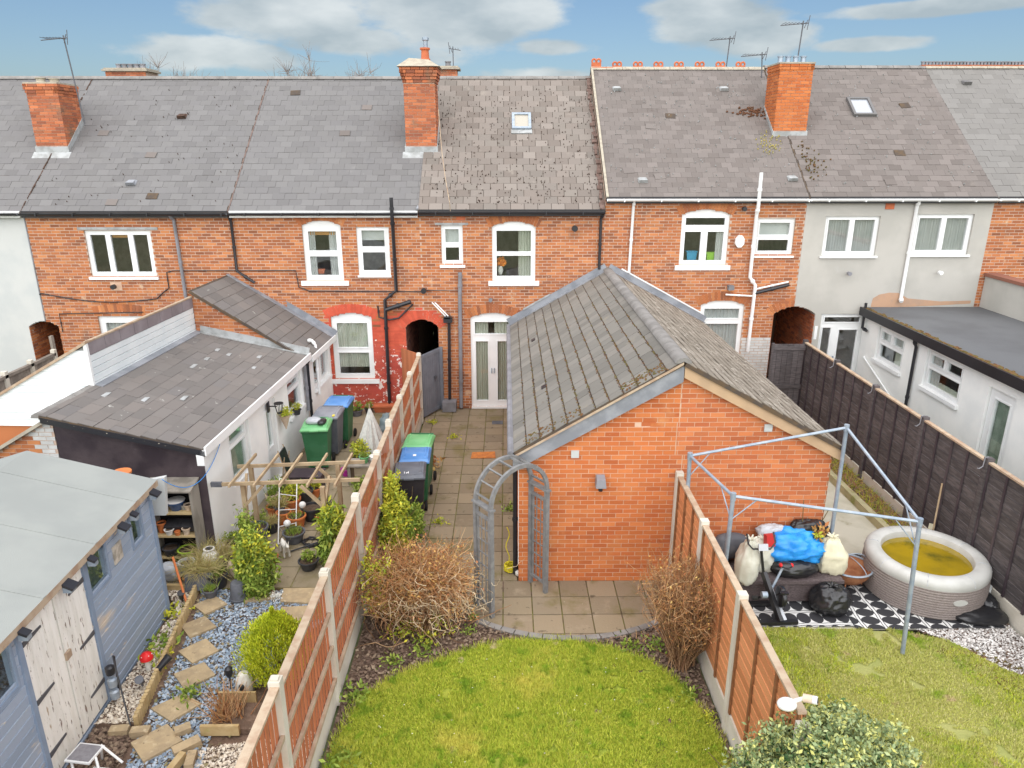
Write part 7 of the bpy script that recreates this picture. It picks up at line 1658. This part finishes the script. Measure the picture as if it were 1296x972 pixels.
leaf_t = thing('dry_plant', 'orange and green dry plant propped on the black bag', 'plant', (4.86, 9.9, .9)); leafmesh('foliage', clumpy((4.86, 9.88, 1.0), (.10, .07, .17), 180, 14), .10, 'leaf_rust', leaf_t); leafmesh('foliage', clumpy((4.80, 9.86, .93), (.09, .07, .10), 80, 8), .09, 'leaf_yellow', leaf_t)
blob((4.88, 9.30, .22), (.25, .22, .22), 'poly_black', 'bin_bag', 'tied black bin bag on the patterned mat before the bench', 'bin bag', jit=.12, knot=True, sc=6, flat=.15)
t = thing('dustbin', 'old round metal bin against the fence, left of the rattan bench', 'bin', (3.14, 10.0, 0)); MB().lathe([(.15, 0), (.17, .5), (.18, .52), (.18, .55), (.05, .58), (0, .58)], 20, (3.14, 9.95, 0)).build('bin', 'galv', t, smooth=True)
mat('rust', (.26, .10, .045), c2=(.34, .15, .07), sc=8, rough=.85, bump=.003)
t = thing('fire_pit', 'rusty round fire bowl with a pale metal rim beside the hot tub', 'fire pit', (5.42, 10.0, 0))
MB().lathe([(.10, .10), (.22, .14), (.30, .24), (.335, .36), (.31, .35), (.20, .22), (0, .20)], 28, (5.45, 9.98, 0)).build('bowl', 'rust', t, smooth=True)
mb = MB(); ring_ = [(5.45 + .345 * math.cos(a * .2094), 9.98 + .345 * math.sin(a * .2094), .37) for a in range(31)]; mb.tube(ring_, .016, 6, cap=False); mb.build('rim', 'galv', t, smooth=True)
mb = MB(); mb.tube([(5.45 - .33 * math.cos(q), 9.98 - .1 * math.cos(q), .37 + .20 * math.sin(q)) for q in np.linspace(0, math.pi, 12)], .009, 6); mb.tube([(5.45 - .12 * math.cos(q), 9.98 + .33 * math.cos(q), .37 + .15 * math.sin(q)) for q in np.linspace(0, math.pi, 12)], .007, 6); mb.build('handle', 'galv', t, smooth=True, kind='stuff')
for k in range(3): a = k * 2.094; MB().tube([(5.45 + .2 * math.cos(a), 9.98 + .2 * math.sin(a), .16), (5.45 + .26 * math.cos(a), 9.98 + .26 * math.sin(a), 0)], .012, 6).build('leg', 'rust', t)
t = thing('wire_basket', 'black wire basket between the cream sack and the corner of the brick wall', 'basket', (5.25, 10.5, 0)); mb = MB()
for z in (.04, .25, .48): mb.tube([(5.10, 10.42, z), (5.45, 10.42, z), (5.45, 10.68, z), (5.10, 10.68, z), (5.10, 10.42, z)], .007, 5)
for k in range(5): mb.tube([(5.10 + k * .0875, 10.42, .04), (5.10 + k * .0875, 10.42, .48)], .005, 5); mb.tube([(5.10 + k * .0875, 10.68, .04), (5.10 + k * .0875, 10.68, .48)], .005, 5)
mb.build('wires', 'black_plastic', t, kind='stuff')
# exercise bike
t = thing('exercise_bike', 'black exercise bike with a red trimmed saddle standing on the patterned mat', 'exercise bike', (4.0, 9.3, 0))
MB().bar((3.72, 8.96, .05), (4.28, 8.98, .05), .07, .05).build('front_foot', 'poly_black', t); MB().bar((3.72, 9.42, .05), (4.22, 9.44, .05), .07, .05).build('rear_foot', 'poly_black', t)
MB().bar((4.02, 8.97, .07), (3.86, 9.40, .62), .06, .09).build('main_frame', 'poly_black', t); MB().bar((4.10, 9.0, .06), (3.97, 9.43, .40), .05, .05).build('lower_frame', 'poly_grey', t)
MB().lathe([(0, -.035), (.15, -.035), (.16, -.02), (.16, .02), (.15, .035), (0, .035)], 24, (4.07, 9.16, .36), Matrix.Rotation(R(90), 4, 'Y') ).build('flywheel', 'poly_black', t, smooth=True)
MB().lathe([(0, -.04), (.05, -.04), (.05, .04), (0, .04)], 16, (3.80, 9.12, .42), Matrix.Rotation(R(90), 4, 'Y')).build('crank_hub', 'galv', t, smooth=True)
for s_, z in ((-1, .30), (1, .52)): MB().bar((3.88 + s_ * .10, 9.12, .41), (3.88 + s_ * .12, 9.12 - s_ * .1, z), .025).obox((3.88 + s_ * .17, 9.12 - s_ * .1, z), (.10, .07, .025)).build('pedal', 'poly_black', t)
MB().tube([(3.86, 9.38, .58), (3.78, 9.42, 1.05)], .022, 8).build('stem', 'poly_black', t, smooth=True)
MB().tube([(3.58, 9.50, 1.22), (3.60, 9.44, 1.08), (3.66, 9.40, 1.02), (3.92, 9.40, 1.02), (4.0, 9.44, 1.10), (3.98, 9.52, 1.24)], .014, 8).build('handlebar', 'poly_black', t, smooth=True)
MB().obox((3.80, 9.38, 1.06), (.14, .04, .10), 0, R(-25)).build('console', 'poly_grey', t)
MB().tube([(3.98, 9.30, .42), (4.16, 9.42, .72)], .02, 8).build('seat_post', 'galv', t, smooth=True)
MB().ell((4.18, 9.40, .75), (.11, .085, .04), 14, 8).build('saddle', 'poly_black', t, smooth=True); 
for x in (4.10, 4.26): MB().ell((x, 9.38, .755), (.03, .04, .03), 10, 6).build('saddle_trim', 'mushroom_red', t, smooth=True)
# planting strip with sleeper edge along the black fence
mat('sleeper', (.44, .40, .24), c2=(.36, .33, .19), sc=3, rough=.9, bump=.003, spots=[((.24, .26, .08), 3, .6, .15)])
t = thing('raised_bed', 'narrow weedy bed with a pale timber edge along the black fence', 'raised bed', (7.1, 13, 0))
MB().hexa([(6.86, 11.15, -.02), (6.98, 11.15, -.02), (6.90, 16.6, -.02), (6.78, 16.6, -.02), (6.86, 11.15, .14), (6.98, 11.15, .14), (6.90, 16.6, .14), (6.78, 16.6, .14)]).build('timber_edge', 'sleeper', t)
MB().box(6.92, 7.42, 11.2, 17.0, -.02, .08).build('soil', 'soil', t)
st = np.stack([nr.uniform(6.95, 7.38, 900), nr.uniform(11.3, 16.8, 900), np.full(900, .07)], 1); d = nr.normal(0, .7, (900, 3)); d[:, 2] = 1
P, q = twigs(st, d, nr.uniform(.06, .26, 900), 4, .15, -.1, .006, .001); tubesmesh('weeds', P, q, 'leaf_yellow', t); 
st = np.stack([nr.uniform(6.95, 7.38, 900), nr.uniform(11.3, 16.8, 900), np.full(900, .07)], 1); d = nr.normal(0, .8, (900, 3)); d[:, 2] = .8
P, q = twigs(st, d, nr.uniform(.06, .24, 900), 4, .15, -.15, .006, .001); tubesmesh('dry_weeds', P, q, 'twig_tan', t)
for (a, b, m, w, lb) in (((7.28, 10.95, 0), (7.36, 11.05, .5), 'sack_cream', .09, 'short pale plank propped on the black fence behind the hot tub'), ((7.2, 10.75, 0), (7.42, 11.1, 1.25), 'pergola_wood', .025, 'long thin stick propped on the black fence behind the hot tub')):
    MB().bar(a, b, w, .025).build('plank' if w > .05 else 'stick', m, None, a, label=lb, cat='plank' if w > .05 else 'stick')
blob((7.05, 9.12, .06), (.40, .22, .10), 'poly_black', 'tarpaulin', 'black tarpaulin bunched between the hot tub and the fence', 'tarpaulin', jit=.09, sc=9, flat=.4)
blob((7.3, 9.45, .10), (.14, .3, .14), 'poly_black', 'tarpaulin', 'smaller fold of black sheeting against the fence post beside the hot tub', 'tarpaulin', jit=.09, sc=9, flat=.4)
MB().obox((7.36, 9.68, .22), (.05, .5, .24), R(3)).build('board', 'render_white', None, (7.36, 9.68, .1), label='pale board wedged between the hot tub and the black fence', cat='board')
t = thing('washing_up_bowl', 'round pale blue basin upside down in the gap near the far gate', 'basin', (6.75, 16.0, 0)); MB().lathe([(.25, 0), (.26, .02), (.20, .14), (0, .15)], 20, (6.62, 15.9, .0)).build('basin', 'poly_grey', t, smooth=True)
# security camera on the fence end
t = thing('security_camera', 'white security camera on the near end of the lap panel fence', 'camera', (2.66, 5.2, 1.9))
MB().ell((2.52, 5.26, 1.93), (.09, .07, .055), 16, 10).build('dome', 'white_metal', t, smooth=True); MB().tube([(2.54, 5.26, 1.95), (2.68, 5.26, 2.0)], .018, 8).build('arm', 'white_metal', t, smooth=True)
MB().tube([(2.66, 5.26, 2.0), (2.725, 5.22, 2.015)], .038, 14).build('housing', 'pot_cream', t, smooth=True); MB().tube([(2.725, 5.22, 2.015), (2.76, 5.20, 2.02)], .036, 14).build('hood', 'white_metal', t, smooth=True); MB().tube([(2.755, 5.203, 2.019), (2.765, 5.197, 2.021)], .024, 12).build('lens', 'poly_black', t, smooth=True)

# ---------------------------------------------------------------- plants
def plant(name, label, cat, loc): return thing(name, label, cat, loc)
# yellow green conifer
t = plant('conifer', 'bright yellow green dwarf conifer against the fence in the left garden', 'shrub', (-3.0, 7.75, 0))
C0 = np.array([-3.02, 7.95, 0]); n = 17000; ph = nr.uniform(0, 6.283, n); hz = nr.beta(1.3, 1.3, n); rr = .42 * np.sin(np.clip(hz * .86 + .22, 0, 1) * math.pi) ** .7 * nr.uniform(.55, 1.08, n) * (1 + .14 * np.sin(ph * 5 + hz * 9) + .12 * np.sin(ph * 11 + hz * 23))
Cn = np.stack([C0[0] + rr * np.cos(ph), C0[1] + rr * np.sin(ph), .06 + hz * .98], 1); dr = np.stack([np.cos(ph) * .5, np.sin(ph) * .5, np.full(n, 1.1)], 1)
leafmesh('foliage', Cn, .052, 'leaf_lime', t, .3, .28, dirs=dr)
MB().lathe([(.04, 0), (.03, .5)], 8, (C0[0], C0[1], 0)).build('trunk', 'stem', t)
# climber at the pergola's left post
t = plant('climber', 'leafy green climber heaped over the left front post of the pergola', 'climber', (-4.15, 10.7, 0))
leafmesh('foliage', np.concatenate([clumpy((-4.0, 10.0, .44), (.27, .27, .50), 7500, 140, .2, jit=.2, zmin=.02), clumpy((-4.3, 10.6, .6), (.12, .2, .45), 900, 30, .3, zmin=.05), clumpy((-3.92, 9.8, .26), (.2, .18, .26), 1800, 30, .3, zmin=.02)]), .078, 'leaf_green', t, .1, .42, droop=.2)
leafmesh('young_foliage', clumpy((-4.0, 9.98, .52), (.30, .29, .46), 1500, 60, .2, zmin=.05), .075, 'leaf_yellow', t, .2, .42)
st = np.tile(np.array([(-4.02, 9.98, 0)]), (30, 1)) + nr.normal(0, .05, (30, 3)) * np.array([1, 1, 0]); d = nr.normal(0, .3, (30, 3)); d[:, 2] = 1; P, q = twigs(st, d, nr.uniform(.5, .95, 30), 7, .12, 0, .008, .003); tubesmesh('stems', P, q, 'stem', t)
t = plant('climber', 'green and yellow climber on the right front post of the pergola', 'climber', (-2.95, 10.75, 0))
leafmesh('foliage', np.concatenate([clumpy((-2.92, 10.75, .50), (.24, .22, .50), 2400, 50, .22, zmin=.02), clumpy((-2.7, 10.5, .22), (.3, .22, .24), 900, 24, .25, zmin=.02)]), .11, 'leaf_green', t, .1, .36, droop=.25)
leafmesh('young_foliage', clumpy((-2.88, 10.8, .72), (.24, .2, .36), 900, 30, .25), .12, 'leaf_yellow', t, .2, .3)
st = np.tile(np.array([(-2.95, 10.78, 0)]), (16, 1)); d = nr.normal(0, .2, (16, 3)); d[:, 2] = 1; P, q = twigs(st, d, nr.uniform(.5, .9, 16), 6, .1, 0, .008, .003); tubesmesh('stems', P, q, 'stem', t)
# yellow shrub on the fence, middle garden
t = plant('shrub', 'yellow green bushy shrub between the fence and the black wheelie bin', 'shrub', (-1.95, 11.2, 0))
leafmesh('foliage', np.concatenate([clumpy((-1.90, 10.95, .58), (.22, .50, .52), 3600, 110, .2, jit=.2, zmin=.05), clumpy((-1.98, 11.3, 1.05), (.12, .3, .35), 700, 24, .3)]), .085, 'leaf_yellow', t, .2, .40)
leafmesh('inner_foliage', np.concatenate([clumpy((-1.90, 11.1, .48), (.24, .50, .46), 2000, 50, .22, zmin=.04), clumpy((-1.68, 11.45, .34), (.22, .26, .32), 1400, 36, .25, zmin=.03)]), .08, 'leaf_green', t, .1, .42)
st = np.tile(np.array([(-1.88, 11.15, 0)]), (26, 1)) + nr.normal(0, .06, (26, 3)) * np.array([1, 1, 0]); d = nr.normal(0, .35, (26, 3)); d[:, 2] = 1; P, q = twigs(st, d, nr.uniform(.6, 1.1, 26), 6, .12, 0, .008, .003); tubesmesh('stems', P, q, 'stem', t)
# big rusty twiggy bush
t = plant('bare_bush', 'wide rust coloured twiggy bush beside the left fence at the edge of the lawn', 'bush', (-1.2, 9.0, 0))
cb = np.array([-1.28, 9.15, .60]); rb = np.array([.86, .62, .60]); n = 2600
dv_ = nr.normal(0, 1, (n, 3)); dv_[:, 2] = np.abs(dv_[:, 2]) * .9 - .25; dv_ /= np.linalg.norm(dv_, axis=1)[:, None]; dv_ *= (.82 / np.maximum(np.abs(dv_).max(1), .6))[:, None] ** .8; st = cb + dv_ * rb * nr.uniform(.25, .86, (n, 1)) * (1 + .16 * np.sin(dv_[:, :1] * 5 + 1) * np.sin(dv_[:, 1:2] * 4 + 2)); P, q = twigs(st, dv_ + nr.normal(0, .55, (n, 3)), nr.uniform(.18, .42, n), 5, .32, -.02, .0045, .0018); P[:, :, 2] = np.maximum(P[:, :, 2], .02); tubesmesh('twigs', P, q, 'twig_tan', t)
mat('twig_straw', (.6, .5, .33), pal=[(.60, .48, .30), (.70, .58, .40), (.52, .36, .20)], rough=.9)
n = 420; st = cb + nr.normal(0, .5, (n, 3)) * rb * np.array([1, .8, .7]) + np.array([.1, -.12, -.05]); P, q = twigs(st, nr.normal(0, 1, (n, 3)) + np.array([.2, -.5, 0]), nr.uniform(.2, .5, n), 9, .36, -.03, .0055, .002); P[:, :, 2] = np.maximum(P[:, :, 2], .02); tubesmesh('long_twigs', P, q, 'twig_straw', t)
n = 240; st = np.tile(np.array([(-1.3, 9.05, 0.)]), (n, 1)) + nr.normal(0, 1, (n, 3)) * np.array([.28, .16, 0]); d = nr.normal(0, .55, (n, 3)); d[:, 2] = 1; P, q = twigs(st, d, nr.uniform(.5, 1.05, n), 8, .2, 0, .010, .003); tubesmesh('branches', P, q, 'twig_brown', t)
leafmesh('dry_leaves', clumpy(tuple(cb), tuple(rb), 5200, 120, .16, shell=.8, zmin=.04), .045, 'leaf_rust', t, .1, .5)
leafmesh('green_leaves', np.concatenate([clumpy((-1.85, 9.15, .65), (.28, .35, .55), 1500, 40, .2, zmin=.05), clumpy((-1.3, 8.8, .12), (.6, .3, .14), 500, 30, .2, zmin=.01)]), .06, 'leaf_yellow', t, .1, .45)
# upright twiggy bush by the right fence
t = plant('bare_bush', 'upright brown twiggy bush against the right hand fence beside the patio', 'bush', (2.25, 8.4, 0))
n = 900; st = np.tile(np.array([(2.38, 8.22, 0.)]), (n, 1)) + nr.normal(0, 1, (n, 3)) * np.array([.06, .09, 0]); d = nr.normal(0, 1, (n, 3)) * np.array([.20, .26, 0]); d[:, 2] = 1; P, q = twigs(st, d, nr.uniform(.9, 1.62, n), 9, .06, .01, .008, .002); P[:, :, 0] = np.minimum(P[:, :, 0], 2.6); P[:, :, 2] = np.minimum(P[:, :, 2], nr.uniform(1.05, 1.5, (n, 1))); tubesmesh('stems', P, q, 'twig_brown', t)
n = 4200; k = nr.integers(0, 900, n); j = nr.integers(4, 9, n); st = P[k, j]; d = nr.normal(0, .55, (n, 3)); d[:, 2] += .7; P2, q2 = twigs(st, d, nr.uniform(.08, .24, n), 4, .2, .02, .0038, .0016); tubesmesh('side_twigs', P2, q2, 'twig_tan', t)
leafmesh('dry_leaves', P2[::2, 3], .035, 'leaf_rust', t, .3, .5)
# variegated evergreen at the bottom
t = plant('evergreen_shrub', 'dense variegated evergreen shrub at the near end of the right hand fence', 'shrub', (3.1, 5.0, 0))
leafmesh('foliage', np.concatenate([clumpy((2.92, 5.10, 1.10), (.86, .60, .74), 48000, 700, .09, shell=1.0, jit=.05, zmin=.02)]), .048, 'leaf_vari', t, .45, .5)
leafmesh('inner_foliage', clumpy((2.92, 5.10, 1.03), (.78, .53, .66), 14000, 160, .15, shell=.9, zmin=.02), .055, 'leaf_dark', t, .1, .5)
st = np.tile(np.array([(2.80, 5.06, 0.)]), (30, 1)); d = nr.normal(0, .6, (30, 3)); d[:, 2] = 1; P, q = twigs(st, d, nr.uniform(.9, 1.5, 30), 6, .1, 0, .012, .004); tubesmesh('stems', P, q, 'stem', t)
mb = MB()
for _ in range(9): mb.ell((2.8 + rnd.uniform(.2, .8), 5.1 + rnd.uniform(-.3, .3), 1.5 + rnd.uniform(-.15, .08)), (.025, .025, .02), 6, 4, .2)
mb.build('white_flowers', 'flower_white', t, kind='stuff')
# weeds in the borders
def weeds(name, pts, n, s, m, label, cat='weed', up=.5):
    C = np.concatenate([np.array([p]) + nr.normal(0, 1, (n, 3)) * np.array([s, s, s * .25]) + np.array([0, 0, s * .35]) for p in pts]); C[:, 2] = np.maximum(C[:, 2], .0)
    o = leafmesh(name, C, s * .9, m, None, up, .42); return tag(o, label, cat)
for i, (x, y, s, m, lb) in enumerate([(-1.95, 7.55, .10, 'leaf_green', 'broad leafed green weed at the foot of the left fence post'), (-1.55, 8.2, .07, 'leaf_green', 'low green weed before the rust coloured bush, nearest the fence'), (-1.15, 8.42, .09, 'leaf_green', 'green weed patch under the front of the rust coloured bush'), (-.55, 8.85, .05, 'leaf_green', 'small weed between the rust coloured bush and the patio edge'), (-1.88, 6.55, .09, 'leaf_green', 'green weed in the soil beside the lawn at the bottom of the frame'), (-.5, 9.2, .04, 'leaf_green', 'tiny weed below the left foot of the garden arch'),
                                     (1.75, 8.5, .08, 'leaf_green', 'weed patch at the patio edge left of the upright twiggy bush'), (2.1, 8.5, .07, 'leaf_green', 'weed patch at the root of the upright twiggy bush'), (2.35, 7.55, .07, 'leaf_green', 'pale green weed in the border halfway down the right fence'), (2.48, 7.15, .05, 'leaf_yellow', 'small yellow weed nearest the lawn corner by the right fence'),
                                     (-4.08, 7.62, .09, 'leaf_green', 'green tuft between two stepping stones in the left garden'), (-4.85, 8.6, .12, 'leaf_green', 'trailing green plant in the pebble bed halfway along'), (-4.8, 8.25, .10, 'leaf_yellow', 'yellowing tuft in the pebble bed behind the toadstool'), (-5.0, 9.3, .10, 'leaf_yellow', 'yellow green tuft at the shed corner of the pebble bed'),
                                     (-2.85, 9.3, .08, 'leaf_green', 'small green clump at the fence behind the yellow conifer'), (-1.25, 12.05, .07, 'leaf_yellow', 'weed growing in the paving joint in front of the black bin'), (-1.72, 14.6, .14, 'leaf_rust', 'reddish dry weed behind the green lidded bin by the fence'), (.1, 12.55, .08, 'leaf_green', 'green weed against the extension wall beside the downpipe'),
                                     (-1.85, 17.2, .06, 'leaf_yellow', 'small weed at the foot of the blue grey gate'), (-1.25, 16.2, .07, 'leaf_yellow', 'mossy weed patch halfway along the middle paving')]):
    weeds('weed', [(x, y, .01)], 90, s, m, lb)
def clod(name, P, n, m, label, cat, s=(.008, .03)): 
    return chips(name, m, P, n, s, -.02, label, cat, .8)
mat('clod', (.16, .11, .08), pal=[(.09, .06, .045), (.15, .10, .075), (.22, .155, .11), (.30, .23, .16)], rough=1)
clod('soil_crumbs', [(-2.1, 5.8), (-2.1, 10.2), (-.6, 9.9), (-.6, 9.2), (.2, 8.75), (-.9, 8.3), (-1.85, 7.6), (-2.0, 6.5)], 12000, 'clod', 'crumbly soil and leaf litter of the border along the left fence', 'soil')
clod('soil_crumbs', [(2.6, 5.6), (2.6, 9.0), (2.2, 9.0), (.9, 8.62), (1.5, 8.45), (2.0, 8.15), (2.3, 7.7), (2.5, 6.8), (2.5, 5.6)], 9000, 'clod', 'crumbly soil of the border along the right fence', 'soil')
clod('soil_crumbs', [(-5.0, 5.4), (-5.0, 7.1), (-4.5, 7.1), (-4.3, 5.4)], 4000, 'clod', 'dark crumbly soil before the shed doors', 'soil')
mb = MB()
for _ in range(46):
    x, y = rnd.uniform(-1.9, 2.4), rnd.uniform(5.8, 8.4)
    if in_patio(x, y) or not inpoly(lawn_p, np.array([x]), np.array([y]))[0]: continue
    for k in range(6): a = k * 1.047; mb.add([(x, y, .045), (x + .006 * math.cos(a - .3), y + .006 * math.sin(a - .3), .048), (x + .010 * math.cos(a), y + .010 * math.sin(a), .046), (x + .006 * math.cos(a + .3), y + .006 * math.sin(a + .3), .048)], [(0, 1, 2, 3)])
mb.build('daisies', 'flower_white', None, (0, 7, 0), kind='stuff', label='scattered white daisies in the middle lawn', cat='daisies')
# bare trees far beyond the roofs
def baretree(x, y, h, w, label, seed):
    t = thing('bare_tree', label, 'tree', (x, y, 0)); MB().tube([(x, y, -.1), (x + .1, y, h * .3), (x - .1, y, h * .55)], .22, 8, r2=.10).build('trunk', 'twig_grey', t)
    n = 60; st = np.stack([x + nr.normal(0, .1, n), y + nr.normal(0, .1, n), nr.uniform(h * .3, h * .55, n)], 1); d = nr.normal(0, 1, (n, 3)) * np.array([w, w, .3]); d[:, 2] = np.abs(d[:, 2]) + .8; P, q = twigs(st, d, nr.uniform(.35, .5, n) * h, 7, .12, .03, .05, .012)
    tubesmesh('branches', P, q, 'twig_grey', t); k = nr.integers(0, n, 2600); j = nr.integers(3, 7, 2600); d = nr.normal(0, .6, (2600, 3)); d[:, 2] += .8; P2, q2 = twigs(P[k, j], d, nr.uniform(.05, .12, 2600) * h, 4, .15, .02, .02, .008); tubesmesh('twigs', P2, q2, 'twig_grey', t)
baretree(-13.6, 60, 13.0, .75, 'bare winter tree top showing over the ridge left of the tall chimney', 1)
baretree(-25.8, 60, 12.9, .45, 'bare winter tree top over the ridge at the left, by the wide chimney stack', 2)
# distant ground cover beyond the street so the horizon is closed
for i, (x, y, s) in enumerate([(-40, 75, 9), (-8, 85, 8), (22, 78, 8), (48, 84, 9)]):
    t = thing('far_house', ['brick house far behind the ridge at the left', 'brick house far behind the middle ridge', 'brick house far behind the crested ridge', 'brick house far behind the right ridge'][i], 'house', (x, y, 0), group='houses beyond the street')
    MB().box(x - s, x + s, y, y + 7, -.1, 5.2).build('wall', 'brick_old', t); MB().prism([(x - s - .3, 5.2), (x + s + .3, 5.2), (x + s, 5.6), (x - s, 5.6)], y - .3, y + 7.3).add([(x - s - .3, y - .3, 5.25), (x + s + .3, y - .3, 5.25), (x + s + .3, y + 7.3, 5.25), (x - s - .3, y + 7.3, 5.25), (x - s - .3, y + 3.5, 8.0), (x + s + .3, y + 3.5, 8.0)], [(0, 1, 5, 4), (2, 3, 4, 5), (0, 4, 3), (1, 2, 5)]).build('roof', 'slate_blue', t)
sheet('road', 'asphalt', -60, 60, 29, 36, -.1, 6, 0, 1)

# more pots and odds and ends of the left garden
mat('foil', (.5, .52, .55), rough=.3, metal=.6)
for a in [(-4.42, 12.35, .13, .22, 'pot_orange', 'orange pot against the white wall behind the pergola post', ('bush', .14)), (-4.55, 12.7, .12, .3, 'pot_cream', 'tall cream pot tight against the white wall under the lantern', ('sprout', .2)),
          (-4.28, 11.75, .12, .2, 'pot_black', 'small black pot at the foot of the rear left pergola post', ('grass', .18)), (-4.5, 11.75, .14, .18, 'pot_grey', 'grey pot behind the leaning tub by the white wall', ('bush', .16)),
          (-5.35, 10.35, .15, .2, 'pot_black', 'black bucket half hidden behind the shed corner', None), (-5.05, 10.1, .13, .16, 'pot_orange', 'orange pot left of the slanted planter', ('sprout', .1)),
          (-4.42, 10.62, .12, .2, 'pot_orange', 'terracotta pot at the right of the shelf rack, by the climber', ('yellow', .14)), (-3.3, 10.55, .16, .16, 'pot_black', 'black tub at the foot of the right front pergola post', ('bush', .14)),
          (-2.7, 12.6, .14, .2, 'pot_orange', 'orange pot against the fence behind the pergola', ('bush', .2)), (-2.6, 13.25, .12, .18, 'pot_cream', 'cream pot against the fence under the plank bench end', ('bush', .16)),
          (-4.25, 13.1, .15, .22, 'pot_black', 'round black pot before the dark slatted box', ('sprout', .12)), (-3.55, 12.75, .12, .15, 'pot_grey', 'small grey pot standing alone in the middle of the yard', ('sprout', .1)),
          (-2.75, 17.6, .13, .2, 'pot_grey', 'grey pot near the short fence panel at the back', ('bush', .14))]:
    pot(*a)
for (x, y, z, r_, m, lb) in ((-5.3, 10.7, 1.06, .05, 'foil', 'small tin at the right end of the top shelf'), (-5.6, 10.62, 1.04, .06, 'white_ceramic', 'white saucer dish on the top shelf'), (-5.42, 10.6, .63, .05, 'pot_orange', 'tiny orange pot in the middle of the middle shelf'), (-5.2, 10.62, .23, .06, 'pot_cream', 'small cream pot at the right end of the bottom shelf')):
    MB().lathe([(r_ * .7, 0), (r_, .08), (r_ * .85, .085), (r_ * .7, .02)], 14, (x, y, z - .03)).build('small_pot', m, None, (x, y, z - .03), smooth=True, label=lb, cat='pot', group='small things on the shelf rack')
t = thing('traffic_shape', 'orange plastic tub lid behind the ridge of the shed roof', 'tub', (-5.9, 9.9, 1.9)); t.name = 'plastic_tub'; ORG['plastic_tub'] = Vector((-5.9, 9.9, 1.9))
MB().lathe([(.10, 1.75), (.12, 2.05), (.14, 2.06), (.14, 2.09), (.11, 2.09)], 18, (-5.72, 9.85, .02)).build('tub', 'pot_orange', t, smooth=True)
MB().box(-5.9, -5.55, 9.7, 10.0, 0, 1.9).build('crate_stack', 'bitumen', None, (-5.7, 9.85, 0), label='dark stacked crates behind the shed under the orange tub', cat='crates')
MB().hexa([(-5.55, 9.62, 1.5), (-5.05, 9.62, 1.5), (-5.05, 9.7, 1.5), (-5.55, 9.7, 1.5), (-5.6, 9.66, 1.98), (-5.0, 9.66, 2.1), (-5.0, 9.74, 2.1), (-5.6, 9.74, 1.98)]).build('board', 'render_white', None, (-5.3, 9.7, 1.5), label='white board wedged at the corner behind the shed', cat='board')
MB().tube([(-4.87, 9.2, 1.0), (-4.87, 9.2, 1.0)], .001, 3) if False else None
for (x, y, w, d, h, m, lb) in ((-3.0, 8.85, .22, .16, .12, 'stone_tan', 'rough tan stone against the fence behind the conifer'), (-3.35, 8.9, .14, .12, .08, 'ornament_white', 'pale cobble between the broken paving and the conifer')):
    blob((x, y, h * .5), (w * .6, d * .6, h * .7), m, 'garden_rock', lb, 'rock', jit=.04, flat=.3)
weeds('weed', [(-3.6, 9.72, .02)], 120, .05, 'flower_white', 'cluster of white flowers in the blue chippings at the patio step', 'flowers')

mat('kraft', (.42, .33, .22), c2=(.36, .28, .18), sc=5, rough=.8)
t = thing('cardboard_box', 'open brown box between the white sacks and the blue bag', 'box', (4.25, 9.95, .42)); MB().box(4.12, 4.36, 9.84, 10.06, .42, .70).build('body', 'kraft', t); MB().hexa([(4.10, 9.80, .70), (4.38, 9.80, .70), (4.38, 9.84, .72), (4.10, 9.84, .72), (4.10, 9.74, .64), (4.38, 9.74, .64), (4.38, 9.745, .645), (4.10, 9.745, .645)]).build('flap', 'kraft', t)
MB().tube([(4.62, 9.98, 1.0), (4.60, 10.02, 1.5)], .007, 5).build('cane', 'stem', None, (4.6, 10, 1), label='thin dark cane standing up from the black bag', cat='cane')
MB().tube([(4.85, 9.98, 1.0), (5.02, 10.04, 1.32)], .007, 5).build('cane', 'stem', None, (4.9, 10, 1), label='thin dark cane leaning right over the cream sack', cat='cane')

for (x, y, r_, h, m, lb, pl) in ((-4.62, 9.75, .11, .15, 'pot_grey', 'little grey pot on the edge of the patio left of the upturned bucket', ('sprout', .1)), (-4.75, 11.05, .13, .2, 'pot_cream', 'cream pot at the dark wall corner beside the shelf rack', ('bush', .14)), (-3.5, 12.15, .1, .14, 'pot_orange', 'small orange pot right of the big empty black pot', ('sprout', .12)), (-3.3, 11.7, .1, .12, 'pot_black', 'small black pot near the rear right pergola post', ('bush', .1)), (-4.25, 12.2, .1, .3, 'pot_grey', 'tall narrow grey pot behind the wire rack', ('grass', .25)), (-3.85, 13.15, .12, .2, 'pot_orange', 'orange pot in front of the slatted box corner', ('yellow', .13)), (-3.95, 10.75, .08, .12, 'pot_orange', 'tiny terracotta pot behind the climber', ('sprout', .08))):
    pot(x, y, r_, h, m, lb, pl)
